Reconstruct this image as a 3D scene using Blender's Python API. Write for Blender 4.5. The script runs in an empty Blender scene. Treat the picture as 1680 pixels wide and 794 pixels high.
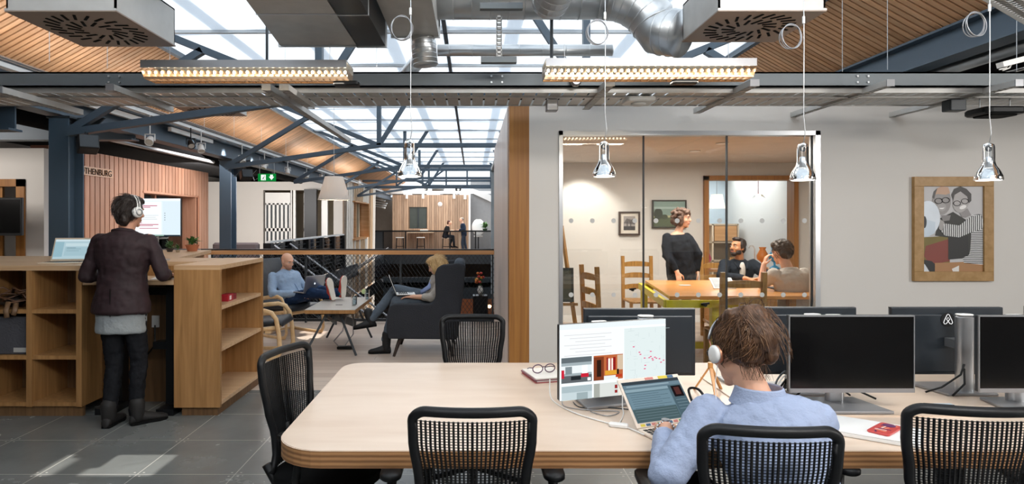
import bpy, math, random
from mathutils import Vector, Matrix
random.seed(7)
SC = bpy.context.scene
COL = SC.collection
PI = math.pi
V = Vector
# ---------------------------------------------------------------- camera, world, sun, exposure
F, CX, CY, EYE = 1030.0, 775.0, 363.0, 1.55      # focal length in pixels of the 1680 px frame, vanishing point
cam = bpy.data.cameras.new('camera'); cam_o = bpy.data.objects.new('camera', cam); COL.objects.link(cam_o)
cam.sensor_width = 36; cam.sensor_fit = 'HORIZONTAL'; cam.lens = F / 1680 * 36
cam.shift_x = (840 - CX) / 1680; cam.shift_y = -(397 - CY) / 1680
cam_o.location = (0, 0, EYE); cam_o.rotation_euler = (PI / 2, 0, 0); cam.clip_start = .05; cam.clip_end = 300
SC.camera = cam_o
vs = SC.view_settings; vs.view_transform = 'Standard'; vs.look = 'None'; vs.gamma = 1; vs.use_curve_mapping = False
vs.exposure = 0.35
SC.cycles.max_bounces = 8; SC.cycles.diffuse_bounces = 4; SC.cycles.glossy_bounces = 3; SC.cycles.transmission_bounces = 4
SC.cycles.transparent_max_bounces = 12; SC.cycles.caustics_reflective = False; SC.cycles.caustics_refractive = False
SC.cycles.use_denoising = True; SC.cycles.sample_clamp_indirect = 4
w = bpy.data.worlds.new('world'); SC.world = w; w.use_nodes = True
bg = w.node_tree.nodes['Background']; bg.inputs[0].default_value = (.84, .92, 1, 1); bg.inputs[1].default_value = 1.35
SUN_DIR = V((-.42, -.20, -1)).normalized()
sl = bpy.data.lights.new('sun', 'SUN'); sl.energy = 4.4; sl.angle = math.radians(.6); sl.color = (1, .95, .88)
so = bpy.data.objects.new('sun', sl); COL.objects.link(so); so.rotation_euler = SUN_DIR.to_track_quat('-Z', 'Y').to_euler(); so.location = (4, 5, 9)

def lamp(kind, loc, power, color=(1, .9, .78), size=.1, aim=None, spot=1.2, name='lamp_light', parent=None, blend=.6, sy=None):
    l = bpy.data.lights.new(name, kind); l.energy = power; l.color = color
    if kind == 'AREA':
        l.size = size
        if sy: l.shape = 'RECTANGLE'; l.size_y = sy
    else: l.shadow_soft_size = size
    if kind == 'SPOT': l.spot_size = spot; l.spot_blend = blend
    o = bpy.data.objects.new(name, l); COL.objects.link(o); o.location = loc
    if aim is not None: o.rotation_euler = (V(aim) - V(loc)).to_track_quat('-Z', 'Y').to_euler()
    return o
# unseen fill lights added behind the viewer to brighten the front wall
lamp('AREA', (7.8, -.5, 2.6), 190, (1, .97, .93), 1.6, (4.0, 5.8, 1.1), name='rear_fill_light')
lamp('AREA', (2.6, -.3, 3.5), 130, (1, .97, .93), 2.6, (3.2, 5.8, .9), sy=.5, name='rear_fill_light')
lamp('AREA', (-.9, -.1, 3.5), 22, (1, .97, .93), 1.5, (-.9, 5.0, .4), sy=.5, name='rear_fill_light')
# ceiling light inside the glazed room; side bay lamps are added wall fill
lamp('AREA', (2.9, 7.7, 2.40), 92, (1, .92, .83), 2.4, (2.9, 7.7, 0), sy=1.4, name='meeting_room_light')
lamp('AREA', (4.6, 12.0, 2.5), 60, (.9, .96, 1), 2.0, (4.6, 12, 0), name='next_room_light')
lamp('AREA', (-4.75, 11.6, 2.62), 62, (1, .93, .92), 2.6, (-5.9, 11.2, 1.0), name='side_bay_fill')
lamp('AREA', (-6.9, 6.6, 2.6), 34, (1, .93, .86), 1.2, (-6.9, 8.5, 1.4), name='side_bay_fill')
lamp('AREA', (-6.2, 16.0, 2.6), 260, (1, .95, .9), 2.5, (-6.2, 20.8, 1.2), name='walkway_fill')  # added fill without a fixture, brightens the far white wall
lamp('AREA', (-2, 30.5, 3.3), 140, (1, .97, .94), 5, (-2, 31.5, 0), name='far_floor_light')

# ---------------------------------------------------------------- materials
MATS = {}
def newmat(name):
    m = bpy.data.materials.new(name); m.use_nodes = True; nt = m.node_tree
    for n in list(nt.nodes): nt.nodes.remove(n)
    out = nt.nodes.new('ShaderNodeOutputMaterial'); MATS[name] = m
    return m, nt, out
def prin(nt, color, rough, metal=0, spec=.5):
    b = nt.nodes.new('ShaderNodeBsdfPrincipled')
    b.inputs['Base Color'].default_value = (*color, 1); b.inputs['Roughness'].default_value = rough
    b.inputs['Metallic'].default_value = metal; b.inputs['Specular IOR Level'].default_value = spec
    return b
def N(nt, t, **k):
    n = nt.nodes.new(t)
    for a, b in k.items(): setattr(n, a, b)
    return n
def coords(nt, scale=(1, 1, 1)):
    tc = N(nt, 'ShaderNodeTexCoord'); mp = N(nt, 'ShaderNodeMapping'); mp.inputs['Scale'].default_value = scale
    nt.links.new(tc.outputs['Object'], mp.inputs['Vector']); return mp.outputs['Vector']
def mixc(nt, fac, a, b, mode='MIX'):
    m = N(nt, 'ShaderNodeMix'); m.data_type = 'RGBA'; m.blend_type = mode
    for s, v in ((0, fac), (6, a), (7, b)):
        if hasattr(v, 'default_value') or hasattr(v, 'links'): nt.links.new(v, m.inputs[s])
        else: m.inputs[s].default_value = (*v, 1) if isinstance(v, (tuple, list)) else v
    return m.outputs[2]
def mathn(nt, op, a, b=None, c=None):
    m = N(nt, 'ShaderNodeMath'); m.operation = op
    for i, v in enumerate((a, b, c)):
        if v is None: continue
        if hasattr(v, 'links'): nt.links.new(v, m.inputs[i])
        else: m.inputs[i].default_value = v
    return m.outputs[0]
def plain(name, color, rough=.6, metal=0, var=.12, scale=6, bump=0, bscale=60, spec=.5, stretch=(1, 1, 1), sheen=0):
    if rough >= .75 and spec == .5: spec = .15
    m, nt, out = newmat(name); b = prin(nt, color, rough, metal, spec)
    v = coords(nt, stretch)
    nz = N(nt, 'ShaderNodeTexNoise'); nz.inputs['Scale'].default_value = scale; nz.inputs['Detail'].default_value = 4
    nt.links.new(v, nz.inputs['Vector'])
    lo = tuple(c * (1 - var) for c in color); hi = tuple(min(1, c * (1 + var)) for c in color)
    nt.links.new(mixc(nt, nz.outputs['Fac'], lo, hi), b.inputs['Base Color'])
    if bump:
        n2 = N(nt, 'ShaderNodeTexNoise'); n2.inputs['Scale'].default_value = bscale; nt.links.new(v, n2.inputs['Vector'])
        bp = N(nt, 'ShaderNodeBump'); bp.inputs['Strength'].default_value = bump; bp.inputs['Distance'].default_value = .01
        nt.links.new(n2.outputs['Fac'], bp.inputs['Height']); nt.links.new(bp.outputs[0], b.inputs['Normal'])
    if sheen: b.inputs['Sheen Weight'].default_value = sheen
    nt.links.new(b.outputs[0], out.inputs[0]); return m
def wood(name, c1, c2, grain=(1, 1, 12), rough=.45, island=0, scale=3, spec=.4, c3=None):
    """grain: stretch of the noise per axis, small number = along the grain"""
    m, nt, out = newmat(name); b = prin(nt, c1, rough, 0, spec)
    v = coords(nt, grain)
    nz = N(nt, 'ShaderNodeTexNoise'); nz.inputs['Scale'].default_value = scale; nz.inputs['Detail'].default_value = 6; nz.inputs['Distortion'].default_value = .6
    nt.links.new(v, nz.inputs['Vector'])
    r = N(nt, 'ShaderNodeMapRange'); r.inputs[1].default_value = .3; r.inputs[2].default_value = .7
    nt.links.new(nz.outputs['Fac'], r.inputs[0])
    c = mixc(nt, r.outputs[0], c1, c2)
    if island:
        g = N(nt, 'ShaderNodeNewGeometry')
        k = mathn(nt, 'MULTIPLY_ADD', g.outputs['Random Per Island'], 2 * island, 1 - island)
        hsv = N(nt, 'ShaderNodeHueSaturation'); nt.links.new(c, hsv.inputs['Color']); nt.links.new(k, hsv.inputs['Value'])
        hsv.inputs['Hue'].default_value = .5; c = hsv.outputs[0]
        if c3:
            gt = mathn(nt, 'GREATER_THAN', g.outputs['Random Per Island'], .5)
            c = mixc(nt, gt, c, c3)
    nt.links.new(c, b.inputs['Base Color'])
    nt.links.new(b.outputs[0], out.inputs[0]); return m
def emit(name, color, s=1.0):
    m, nt, out = newmat(name); e = N(nt, 'ShaderNodeEmission'); e.inputs[0].default_value = (*color, 1); e.inputs[1].default_value = s
    nt.links.new(e.outputs[0], out.inputs[0]); return m
def glass(name, tint=(.95, .97, .97), refl=1.0, ior=1.45, rough=0.0, trans=1.0, body=None):
    m, nt, out = newmat(name); t = N(nt, 'ShaderNodeBsdfTransparent'); t.inputs[0].default_value = (*tint, 1)
    g = N(nt, 'ShaderNodeBsdfGlossy'); g.inputs['Roughness'].default_value = rough; g.inputs[0].default_value = (1, 1, 1, 1)
    fr = N(nt, 'ShaderNodeFresnel'); fr.inputs[0].default_value = ior
    k = mathn(nt, 'MULTIPLY', fr.outputs[0], refl); k = mathn(nt, 'MINIMUM', k, 1.0)
    mx = N(nt, 'ShaderNodeMixShader'); nt.links.new(k, mx.inputs[0]); nt.links.new(t.outputs[0], mx.inputs[1]); nt.links.new(g.outputs[0], mx.inputs[2])
    nt.links.new(mx.outputs[0], out.inputs[0]); return m

def C(h):   # sRGB hex -> linear
    h = h.lstrip('#'); r = []
    for i in (0, 2, 4):
        c = int(h[i:i + 2], 16) / 255; r.append(c / 12.92 if c <= .04045 else ((c + .055) / 1.055) ** 2.4)
    return tuple(r)
plain('white_paint', C('cfcbc6'), .7, var=.02, scale=2)
plain('white_gloss', C('e8e8e6'), .35, var=.02)
plain('grey_paint', C('9a9b9c'), .7, var=.04, scale=2)
plain('dark_ceiling', C('2a2a2c'), .9, var=.2)
plain('steel_blue', C('475867'), .45, 0, var=.12, scale=3)
plain('steel_dark', C('2b3238'), .45, 0, var=.15, scale=3)
plain('beam_grey', C('6e7477'), .45, .3, var=.15, scale=2, stretch=(.3, 1, 1))
plain('galvanised', C('cfd2d4'), .34, .92, var=.12, scale=5)
plain('galvanised_matt', C('c4c2be'), .45, .35, var=.14, scale=9)
plain('duct_board', C('a08f82'), .5, .2, var=.05)
plain('black_plastic', C('101113'), .45, spec=.3, var=.15)
plain('black_matt', C('0b0c0d'), .8, var=.2)
plain('black_metal', C('1a1c1f'), .4, .4, var=.1)
plain('silver_plastic', C('9c9da0'), .35, .6, var=.05)
plain('white_plastic', C('e6e5e2'), .4, var=.02)
plain('dark_screen', C('060607'), .18, var=.1)
plain('monitor_back', C('22282e'), .38, var=.1)
plain('chrome', C('d8d8d8'), .12, 1, var=.02)
plain('aluminium', C('c3c5c8'), .3, .9, var=.03)
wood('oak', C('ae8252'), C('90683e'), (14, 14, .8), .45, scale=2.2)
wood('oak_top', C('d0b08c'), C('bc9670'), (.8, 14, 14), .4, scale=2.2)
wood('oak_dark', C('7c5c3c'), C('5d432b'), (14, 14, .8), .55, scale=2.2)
wood('oak_end', C('a8743a'), C('87582a'), (16, 16, .5), .45, scale=1.8)
wood('birch', C('d8c5b3'), C('ccb6a2'), (1.2, 5, 1), .3, scale=1.6, spec=.5)
wood('birch_bent', C('e2c49a'), C('d0ac7c'), (6, 6, 6), .4, scale=2)
wood('pine', C('b98a4a'), C('8f6330'), (10, 10, 1.5), .45, scale=3)
wood('bench_top', C('d59a5c'), C('c08346'), (1, 10, 10), .3, scale=2)
wood('roof_slat', C('e2b48b'), C('cf9b70'), (.8, 5, .8), .55, .14, scale=2)
wood('cedar_slat', C('dba98c'), C('c89272'), (14, 14, .8), .55, .16, scale=2)
wood('pale_slat', C('e0c9ae'), C('cdb294'), (14, 14, .8), .55, .3, scale=2)
wood('far_slat', C('b79b82'), C('9c7f68'), (14, 14, .8), .55, .22, scale=2)
wood('striped_slat', C('d5b796'), C('c9a57e'), (14, 14, .8), .55, .08, scale=2, c3=C('efe6da'))
wood('wall_slat', C('ebdfd6'), C('dccbc2'), (14, 14, .5), .35, .06, scale=2)
wood('rail_timber', C('d2a071'), C('bb8654'), (.8, 14, 14), .4, scale=2)
# birch ply edge: thin dark and pale layers
m, nt, out = newmat('ply_edge'); b = prin(nt, (1, 1, 1), .5)
v = coords(nt, (1, 1, 1)); wv = N(nt, 'ShaderNodeTexWave'); wv.bands_direction = 'Z'; wv.inputs['Scale'].default_value = 17; wv.inputs['Distortion'].default_value = .4; wv.inputs['Detail'].default_value = 2
nt.links.new(v, wv.inputs['Vector']); nt.links.new(mixc(nt, wv.outputs['Fac'], C('7b5535'), C('b08256')), b.inputs['Base Color']); nt.links.new(b.outputs[0], out.inputs[0])
# slate floor panels, 0.6 m, pale joints and four screws round each corner
m, nt, out = newmat('slate_tile'); b = prin(nt, (1, 1, 1), .32)
v = coords(nt, (1, 1, 1)); nz = N(nt, 'ShaderNodeTexNoise'); nz.inputs['Scale'].default_value = 1.8; nz.inputs['Detail'].default_value = 8; nz.inputs['Roughness'].default_value = .6
nt.links.new(v, nz.inputs['Vector']); c = mixc(nt, nz.outputs['Fac'], C('555756'), C('7e8180'))
sp = N(nt, 'ShaderNodeSeparateXYZ'); nt.links.new(v, sp.inputs[0])
def cell(o, off):
    f = mathn(nt, 'FRACT', mathn(nt, 'DIVIDE', mathn(nt, 'ADD', o, off), .6)); return mathn(nt, 'MULTIPLY', mathn(nt, 'MINIMUM', f, mathn(nt, 'SUBTRACT', 1.0, f)), .6)
dx = cell(sp.outputs[0], 2.054 + 60); dy = cell(sp.outputs[1], -4.445 + 60)
ln = mathn(nt, 'LESS_THAN', mathn(nt, 'MINIMUM', dx, dy), .0028)
sx_ = mathn(nt, 'ABSOLUTE', mathn(nt, 'SUBTRACT', dx, .028)); sy_ = mathn(nt, 'ABSOLUTE', mathn(nt, 'SUBTRACT', dy, .028))
sc_ = mathn(nt, 'LESS_THAN', mathn(nt, 'MAXIMUM', sx_, sy_), .006)
c = mixc(nt, mathn(nt, 'MAXIMUM', ln, sc_), c, C('a9a8a2'))
nt.links.new(c, b.inputs['Base Color'])
rr = N(nt, 'ShaderNodeMapRange'); nt.links.new(nz.outputs['Fac'], rr.inputs[0]); rr.inputs[3].default_value = .15; rr.inputs[4].default_value = .36; nt.links.new(rr.outputs[0], b.inputs['Roughness'])
nt.links.new(b.outputs[0], out.inputs[0])
# pale wide boards of the lounge
m, nt, out = newmat('floor_boards'); b = prin(nt, (1, 1, 1), .4)
v = coords(nt, (1, 1, 1)); br = N(nt, 'ShaderNodeTexBrick'); br.inputs['Scale'].default_value = 1; br.inputs['Brick Width'].default_value = 2.2; br.inputs['Row Height'].default_value = .16
br.inputs['Mortar Size'].default_value = .003; br.inputs['Color1'].default_value = (*C('b5a192'), 1); br.inputs['Color2'].default_value = (*C('cfbfb0'), 1); br.inputs['Mortar'].default_value = (*C('8a7868'), 1)
nt.links.new(v, br.inputs['Vector']); nt.links.new(br.outputs['Color'], b.inputs['Base Color']); nt.links.new(b.outputs[0], out.inputs[0])
# translucent roof panel
m, nt, out = newmat('translucent_panel'); d = N(nt, 'ShaderNodeBsdfTranslucent'); d.inputs[0].default_value = (.92, .96, 1, 1)
d2 = N(nt, 'ShaderNodeBsdfDiffuse'); d2.inputs[0].default_value = (.8, .84, .88, 1); t = N(nt, 'ShaderNodeBsdfTransparent'); t.inputs[0].default_value = (.95, .98, 1, 1)
m1 = N(nt, 'ShaderNodeMixShader'); m1.inputs[0].default_value = .3; nt.links.new(d.outputs[0], m1.inputs[1]); nt.links.new(d2.outputs[0], m1.inputs[2])
m2 = N(nt, 'ShaderNodeMixShader'); m2.inputs[0].default_value = .10; nt.links.new(m1.outputs[0], m2.inputs[1]); nt.links.new(t.outputs[0], m2.inputs[2]); nt.links.new(m2.outputs[0], out.inputs[0])
# striped jersey of the portrait
m, nt, out = newmat('stripe_cloth'); b = prin(nt, (1, 1, 1), .5)
v = coords(nt, (1, 1, 1)); wv = N(nt, 'ShaderNodeTexWave'); wv.bands_direction = 'Z'; wv.inputs['Scale'].default_value = 19; wv.inputs['Distortion'].default_value = 1.0; wv.inputs['Detail Scale'].default_value = .6
nt.links.new(v, wv.inputs['Vector']); g_ = mathn(nt, 'GREATER_THAN', wv.outputs['Fac'], .5); nt.links.new(mixc(nt, g_, C('26272a'), C('d8d8d8')), b.inputs['Base Color']); nt.links.new(b.outputs[0], out.inputs[0])
m, nt, out = newmat('stripe_sleeve'); b = prin(nt, (1, 1, 1), .5)
v = coords(nt, (1, 1, 1)); wv = N(nt, 'ShaderNodeTexWave'); wv.bands_direction = 'X'; wv.inputs['Scale'].default_value = 17; wv.inputs['Distortion'].default_value = 1.5; wv.inputs['Detail Scale'].default_value = .8
nt.links.new(v, wv.inputs['Vector']); g_ = mathn(nt, 'GREATER_THAN', wv.outputs['Fac'], .5); nt.links.new(mixc(nt, g_, C('26272a'), C('dcdcdc')), b.inputs['Base Color']); nt.links.new(b.outputs[0], out.inputs[0])
glass('pane_glass', (.93, .95, .95), 1.5)
glass('lamp_glass', (.92, .95, .97), 1.5, 1.5, .03)
glass('drink_glass', (.85, .9, .92), 2.0, 1.5, .02)
M = MATS
def col(hexs, rough=.55, **k):
    n = 'c_' + hexs + ('_%d' % int(rough * 100)) + ('m' if k.get('metal') else '') + ('b' if k.get('bump') else '')
    if n not in MATS: plain(n, C(hexs), rough, **k)
    return MATS[n]
def glow(hexs, s=1.0):
    n = 'e_' + hexs + '_%g' % s
    if n not in MATS: emit(n, C(hexs), s)
    return MATS[n]

# ---------------------------------------------------------------- mesh collector
def basis(d, up=V((0, 0, 1))):
    d = V(d).normalized()
    if abs(d.dot(up)) > .99: up = V((0, 1, 0))
    s = d.cross(up).normalized(); return s, s.cross(d).normalized(), d
class MB:
    def __init__(s): s.v = []; s.f = []; s.m = []
    def add(s, vs_, fs, mi=0):
        o = len(s.v); s.v += [tuple(p) for p in vs_]
        for f in fs: s.f.append([i + o for i in f]); s.m.append(mi)
        return s
    BF = [(0, 3, 2, 1), (4, 5, 6, 7), (0, 1, 5, 4), (1, 2, 6, 5), (2, 3, 7, 6), (3, 0, 4, 7)]
    def box(s, x0, x1, y0, y1, z0, z1, mi=0):
        return s.add([(x0, y0, z0), (x1, y0, z0), (x1, y1, z0), (x0, y1, z0), (x0, y0, z1), (x1, y0, z1), (x1, y1, z1), (x0, y1, z1)], s.BF, mi)
    def obox(s, c, size, rot=None, mi=0):
        a, b, d = [q / 2 for q in size]; R = rot.to_3x3() if rot is not None else Matrix.Identity(3)
        return s.add([V(c) + R @ V(p) for p in [(-a, -b, -d), (a, -b, -d), (a, b, -d), (-a, b, -d), (-a, -b, d), (a, -b, d), (a, b, d), (-a, b, d)]], s.BF, mi)
    def rbox(s, c, size, r=.02, rot=None, mi=0, n=4):
        """box with rounded vertical edges and slightly pulled-in top and bottom"""
        a, b, d = [q / 2 for q in size]; r = min(r, a * .99, b * .99); R = rot.to_3x3() if rot is not None else Matrix.Identity(3)
        def ring(z, k):
            o = []
            for cx, cy, t0 in ((a - r, b - r, 0), (-a + r, b - r, 1), (-a + r, -b + r, 2), (a - r, -b + r, 3)):
                for i in range(n + 1):
                    t = (t0 + i / n) * PI / 2; o.append(V(c) + R @ V(((cx + r * math.cos(t)) * k[0], (cy + r * math.sin(t)) * k[1], z)))
            return o
        e = min(r * .5, d * .45); ka = (1 - e / a, 1 - e / b)
        return s.loft([ring(-d, ka), ring(-d + e, (1, 1)), ring(d - e, (1, 1)), ring(d, ka)], mi=mi)
    def bar(s, p, q, w_, h_, up=(0, 0, 1), mi=0):
        p, q = V(p), V(q); sx, sy, _ = basis(q - p, V(up)); o = []
        for c in (p, q):
            for i, j in ((-1, -1), (1, -1), (1, 1), (-1, 1)): o.append(c + sx * i * w_ / 2 + sy * j * h_ / 2)
        return s.add(o, [(0, 1, 2, 3), (7, 6, 5, 4), (0, 4, 5, 1), (1, 5, 6, 2), (2, 6, 7, 3), (3, 7, 4, 0)], mi)
    def loft(s, rings, closed=False, caps=True, mi=0):
        n = len(rings[0]); o = len(s.v)
        for r in rings: s.v += [tuple(p) for p in r]
        k = len(rings)
        for i in range(k if closed else k - 1):
            a = o + i * n; b = o + ((i + 1) % k) * n
            for j in range(n):
                j2 = (j + 1) % n; s.f.append([a + j, a + j2, b + j2, b + j]); s.m.append(mi)
        if caps and not closed:
            s.f.append([o + j for j in range(n)][::-1]); s.m.append(mi); s.f.append([o + (k - 1) * n + j for j in range(n)]); s.m.append(mi)
        return s
    def tube(s, pts, r, n=8, closed=False, mi=0, flat=(1, 1), up=None):
        pts = [V(p) for p in pts]; k = len(pts); rs = r if isinstance(r, (list, tuple)) else [r] * k
        rings = []; pu = V(up) if up else None
        for i, p in enumerate(pts):
            a = pts[(i - 1) % k] if (i or closed) else p; b = pts[(i + 1) % k] if (i < k - 1 or closed) else p
            d = (b - a).normalized()
            if pu is None: sx, sy, _ = basis(d)
            else:
                sx = d.cross(pu); sx = sx.normalized() if sx.length > 1e-5 else basis(d)[0]; sy = sx.cross(d).normalized()
            if up is None: pu = sy
            rings.append([p + (sx * math.cos(2 * PI * j / n) * flat[0] + sy * math.sin(2 * PI * j / n) * flat[1]) * rs[i] for j in range(n)])
        return s.loft(rings, closed, mi=mi)
    def cyl(s, p, q, r, r2=None, n=16, mi=0): return s.tube([p, q], [r, r if r2 is None else r2], n, mi=mi)
    def lathe(s, prof, c=(0, 0, 0), n=20, axis=(0, 0, 1), mi=0, caps=True):
        sx, sy, d = basis(axis, V((0, 1, 0)) if abs(V(axis).z) > .9 else V((0, 0, 1)))
        return s.loft([[V(c) + d * z + (sx * math.cos(2 * PI * j / n) + sy * math.sin(2 * PI * j / n)) * r for j in range(n)] for r, z in prof], mi=mi, caps=caps)
    def ext(s, poly, vec, mi=0, side=None):
        poly = [V(p) for p in poly]; n = len(poly); o = len(s.v); s.v += [tuple(p) for p in poly] + [tuple(p + V(vec)) for p in poly]
        s.f.append([o + i for i in range(n)][::-1]); s.m.append(mi); s.f.append([o + n + i for i in range(n)]); s.m.append(mi)
        for i in range(n):
            j = (i + 1) % n; s.f.append([o + i, o + j, o + n + j, o + n + i]); s.m.append(mi if side is None else side)
        return s
    def quad(s, a, b, c, d, mi=0): return s.add([a, b, c, d], [(0, 1, 2, 3)], mi)
    def ell(s, c, r, R=None, n=14, mi=0):
        R = R or Matrix.Identity(3); rings = []
        for i in range(1, n // 2 + 2):
            t = PI * i / (n // 2 + 2); rings.append([V(c) + R @ V((r[0] * math.sin(t) * math.cos(2 * PI * j / n), r[1] * math.sin(t) * math.sin(2 * PI * j / n), -r[2] * math.cos(t))) for j in range(n)])
        return s.loft(rings, mi=mi)
    def caps(s, pts, rs, n=12):
        """overlapping capsules, to be fused into one skin"""
        pts = [V(p) for p in pts]
        for i in range(len(pts) - 1):
            p, q, a, b = pts[i], pts[i + 1], rs[i], rs[i + 1]; d = q - p
            if d.length < 1e-5: continue
            sx, sy, d = basis(d); L = (q - p).length; rings = []
            for c, rad, ts in ((p, a, (-80, -50, -25, 0)), (q, b, (0, 25, 50, 80))):
                for t in ts:
                    t = math.radians(t); rr = rad * math.cos(t); cc = c + d * rad * math.sin(t)
                    rings.append([cc + (sx * math.cos(2 * PI * j / n) + sy * math.sin(2 * PI * j / n)) * rr for j in range(n)])
            s.loft(rings)
        return s
    def build(s, name, mats, parent=None, smooth=False, world=False, recentre=False, bevel=0, angle=None):
        me = bpy.data.meshes.new(name); vs_ = s.v; loc = V((0, 0, 0))
        if parent is not None and world: vs_ = [tuple(V(p) - parent.location) for p in vs_]
        if recentre and vs_:
            xs = [p[0] for p in vs_]; ys = [p[1] for p in vs_]; zs = [p[2] for p in vs_]
            loc = V(((min(xs) + max(xs)) / 2, (min(ys) + max(ys)) / 2, min(zs))); vs_ = [tuple(V(p) - loc) for p in vs_]
        me.from_pydata(vs_, [], s.f)
        ml = mats if isinstance(mats, (list, tuple)) else [mats]
        for q in ml: me.materials.append(M[q] if isinstance(q, str) else q)
        me.polygons.foreach_set('material_index', s.m)
        if smooth: me.polygons.foreach_set('use_smooth', [True] * len(s.f))
        me.update()
        if smooth and angle: 
            try: me.set_sharp_from_angle(angle=math.radians(angle))
            except Exception: pass
        o = bpy.data.objects.new(name, me); COL.objects.link(o); o.location = loc
        if parent is not None: o.parent = parent
        if bevel:
            bm = o.modifiers.new('bevel', 'BEVEL'); bm.width = bevel; bm.segments = 2; bm.limit_method = 'ANGLE'
        return o
def tag(o, label, cat, group=None, kind=None):
    if label: o['label'] = label
    if cat: o['category'] = cat
    if group: o['group'] = group
    if kind: o['kind'] = kind
    return o
def thing(name, label, cat, loc=(0, 0, 0), rz=0, group=None):
    o = bpy.data.objects.new(name, None); COL.objects.link(o); o.location = loc; o.rotation_euler = (0, 0, rz); o.empty_display_size = .1
    return tag(o, label, cat, group)
def one(mb, name, label, cat, mats, group=None, smooth=False, bevel=0, angle=None, kind=None):
    return tag(mb.build(name, mats, smooth=smooth, recentre=True, bevel=bevel, angle=angle), label, cat, group, kind)
def struct(mb, name, mats, smooth=False):
    o = mb.build(name, mats, smooth=smooth); o['kind'] = 'structure'; return o
def dup(root, loc, rz=0, label=None, group=None):
    r = root.copy(); COL.objects.link(r); r.location = loc; r.rotation_euler = (0, 0, rz)
    if label: r['label'] = label
    if group: r['group'] = group
    for ch in list(root.children):
        c = ch.copy(); COL.objects.link(c); c.parent = r
        for g in list(ch.children):
            d = g.copy(); COL.objects.link(d); d.parent = c
    return r
def W(px, py, Y): return V(((px - CX) * Y / F, Y, EYE - (py - CY) * Y / F))
def Rz(a): return Matrix.Rotation(a, 3, 'Z')
def arc(c, r, a0, a1, n, ax=V((1, 0, 0)), ay=V((0, 0, 1))):
    return [V(c) + ax * r * math.cos(a0 + (a1 - a0) * i / n) + ay * r * math.sin(a0 + (a1 - a0) * i / n) for i in range(n + 1)]
def text(body, name, size, mat, loc, rot, parent=None, depth=.002, align='LEFT'):
    cu = bpy.data.curves.new(name, 'FONT'); cu.body = body; cu.size = size; cu.extrude = depth; cu.align_x = align
    cu.materials.append(M[mat] if isinstance(mat, str) else mat)
    tmp = bpy.data.objects.new('tmp_text', cu); COL.objects.link(tmp); me = bpy.data.meshes.new_from_object(tmp.evaluated_get(bpy.context.evaluated_depsgraph_get())); bpy.data.objects.remove(tmp)
    o = bpy.data.objects.new(name, me); COL.objects.link(o); o.location = loc; o.rotation_euler = rot
    if parent is not None: o.parent = parent; o.location = V(loc) - parent.location
    return o
# ================================================================ the setting
def wallbox(name, mat, *b, kind='structure'):
    mb = MB()
    for q in b: mb.box(*q)
    return struct(mb, name, mat)
wallbox('floor', 'slate_tile', (-9, 9, -2.5, 5.76, -.35, 0))
wallbox('floor', 'floor_boards', (-4.2, .45, 5.76, 9.72, -.35, 0), (-9, -4.2, 5.76, 35, -.35, 0))
wallbox('floor', 'floor_boards', (.45, 9, 5.76, 14, -.35, 0))
wallbox('floor', 'floor_boards', (-4.2, 9, 29.5, 35, -.35, 0))
wallbox('floor', col('57504a', .5), (-9, 9, 5.5, 35, -3.5, -3.3))
wallbox('wall_lower', col('4a4038', .8), (-9, -8.8, 5.5, 35, -3.3, -.35), (8.8, 9, 5.5, 35, -3.3, -.35), (-9, 9, 5.3, 5.5, -3.3, -.35), (-9, 9, 34.8, 35, -3.3, -.35))
wallbox('trim_floor_edge', 'steel_dark', (-4.2, 9, 29.42, 29.5, -.45, .03), (-4.2, -4.14, 9.8, 29.5, -.4, .03), (-4.2, .4, 9.72, 9.78, -.36, .02))
# meeting room
YW = 5.80
wallbox('wall_front', 'white_paint', (.525, .80, YW, YW + .15, 0, 2.64), (3.21, 9, YW, YW + .15, 0, 2.64), (.80, 3.21, YW, YW + .15, 2.385, 2.64))
wallbox('wall_back', 'white_paint', (.52, 3.59, 9.66, 9.8, 0, 2.6), (4.95, 5.5, 9.66, 9.8, 0, 2.6), (3.59, 4.95, 9.66, 9.8, 2.2, 2.6))
wallbox('wall_right', 'white_paint', (5.4, 5.5, YW + .15, 14, 0, 2.6))
wallbox('wall_left', 'white_paint', (.46, .54, YW + .15, 9.8, 0, 2.6))
wallbox('ceiling', col('c8beb4', .7), (.54, 5.4, YW + .15, 9.66, 2.45, 2.55))
wallbox('wall_next_room', col('c3cdd3', .6), (.4, 9, 13.4, 13.5, 0, 2.7), (2.6, 2.7, 9.8, 13.4, 0, 2.7))
wallbox('ceiling', col('d9d9d9', .7), (.4, 9, 9.8, 13.5, 2.62, 2.7))
mb = MB(); mb.box(.34, .525, YW, YW + .19, 0, 2.64); struct(mb, 'trim_wall_end', 'oak_end')
mb = MB(); y = YW + .195
while y < 9.7: mb.box(.335, .36, y, y + .052, 0, 2.64); y += .058
mb.box(.36, .46, YW + .19, 9.72, 0, 2.64); struct(mb, 'wall_slatted', 'wall_slat')
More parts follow.
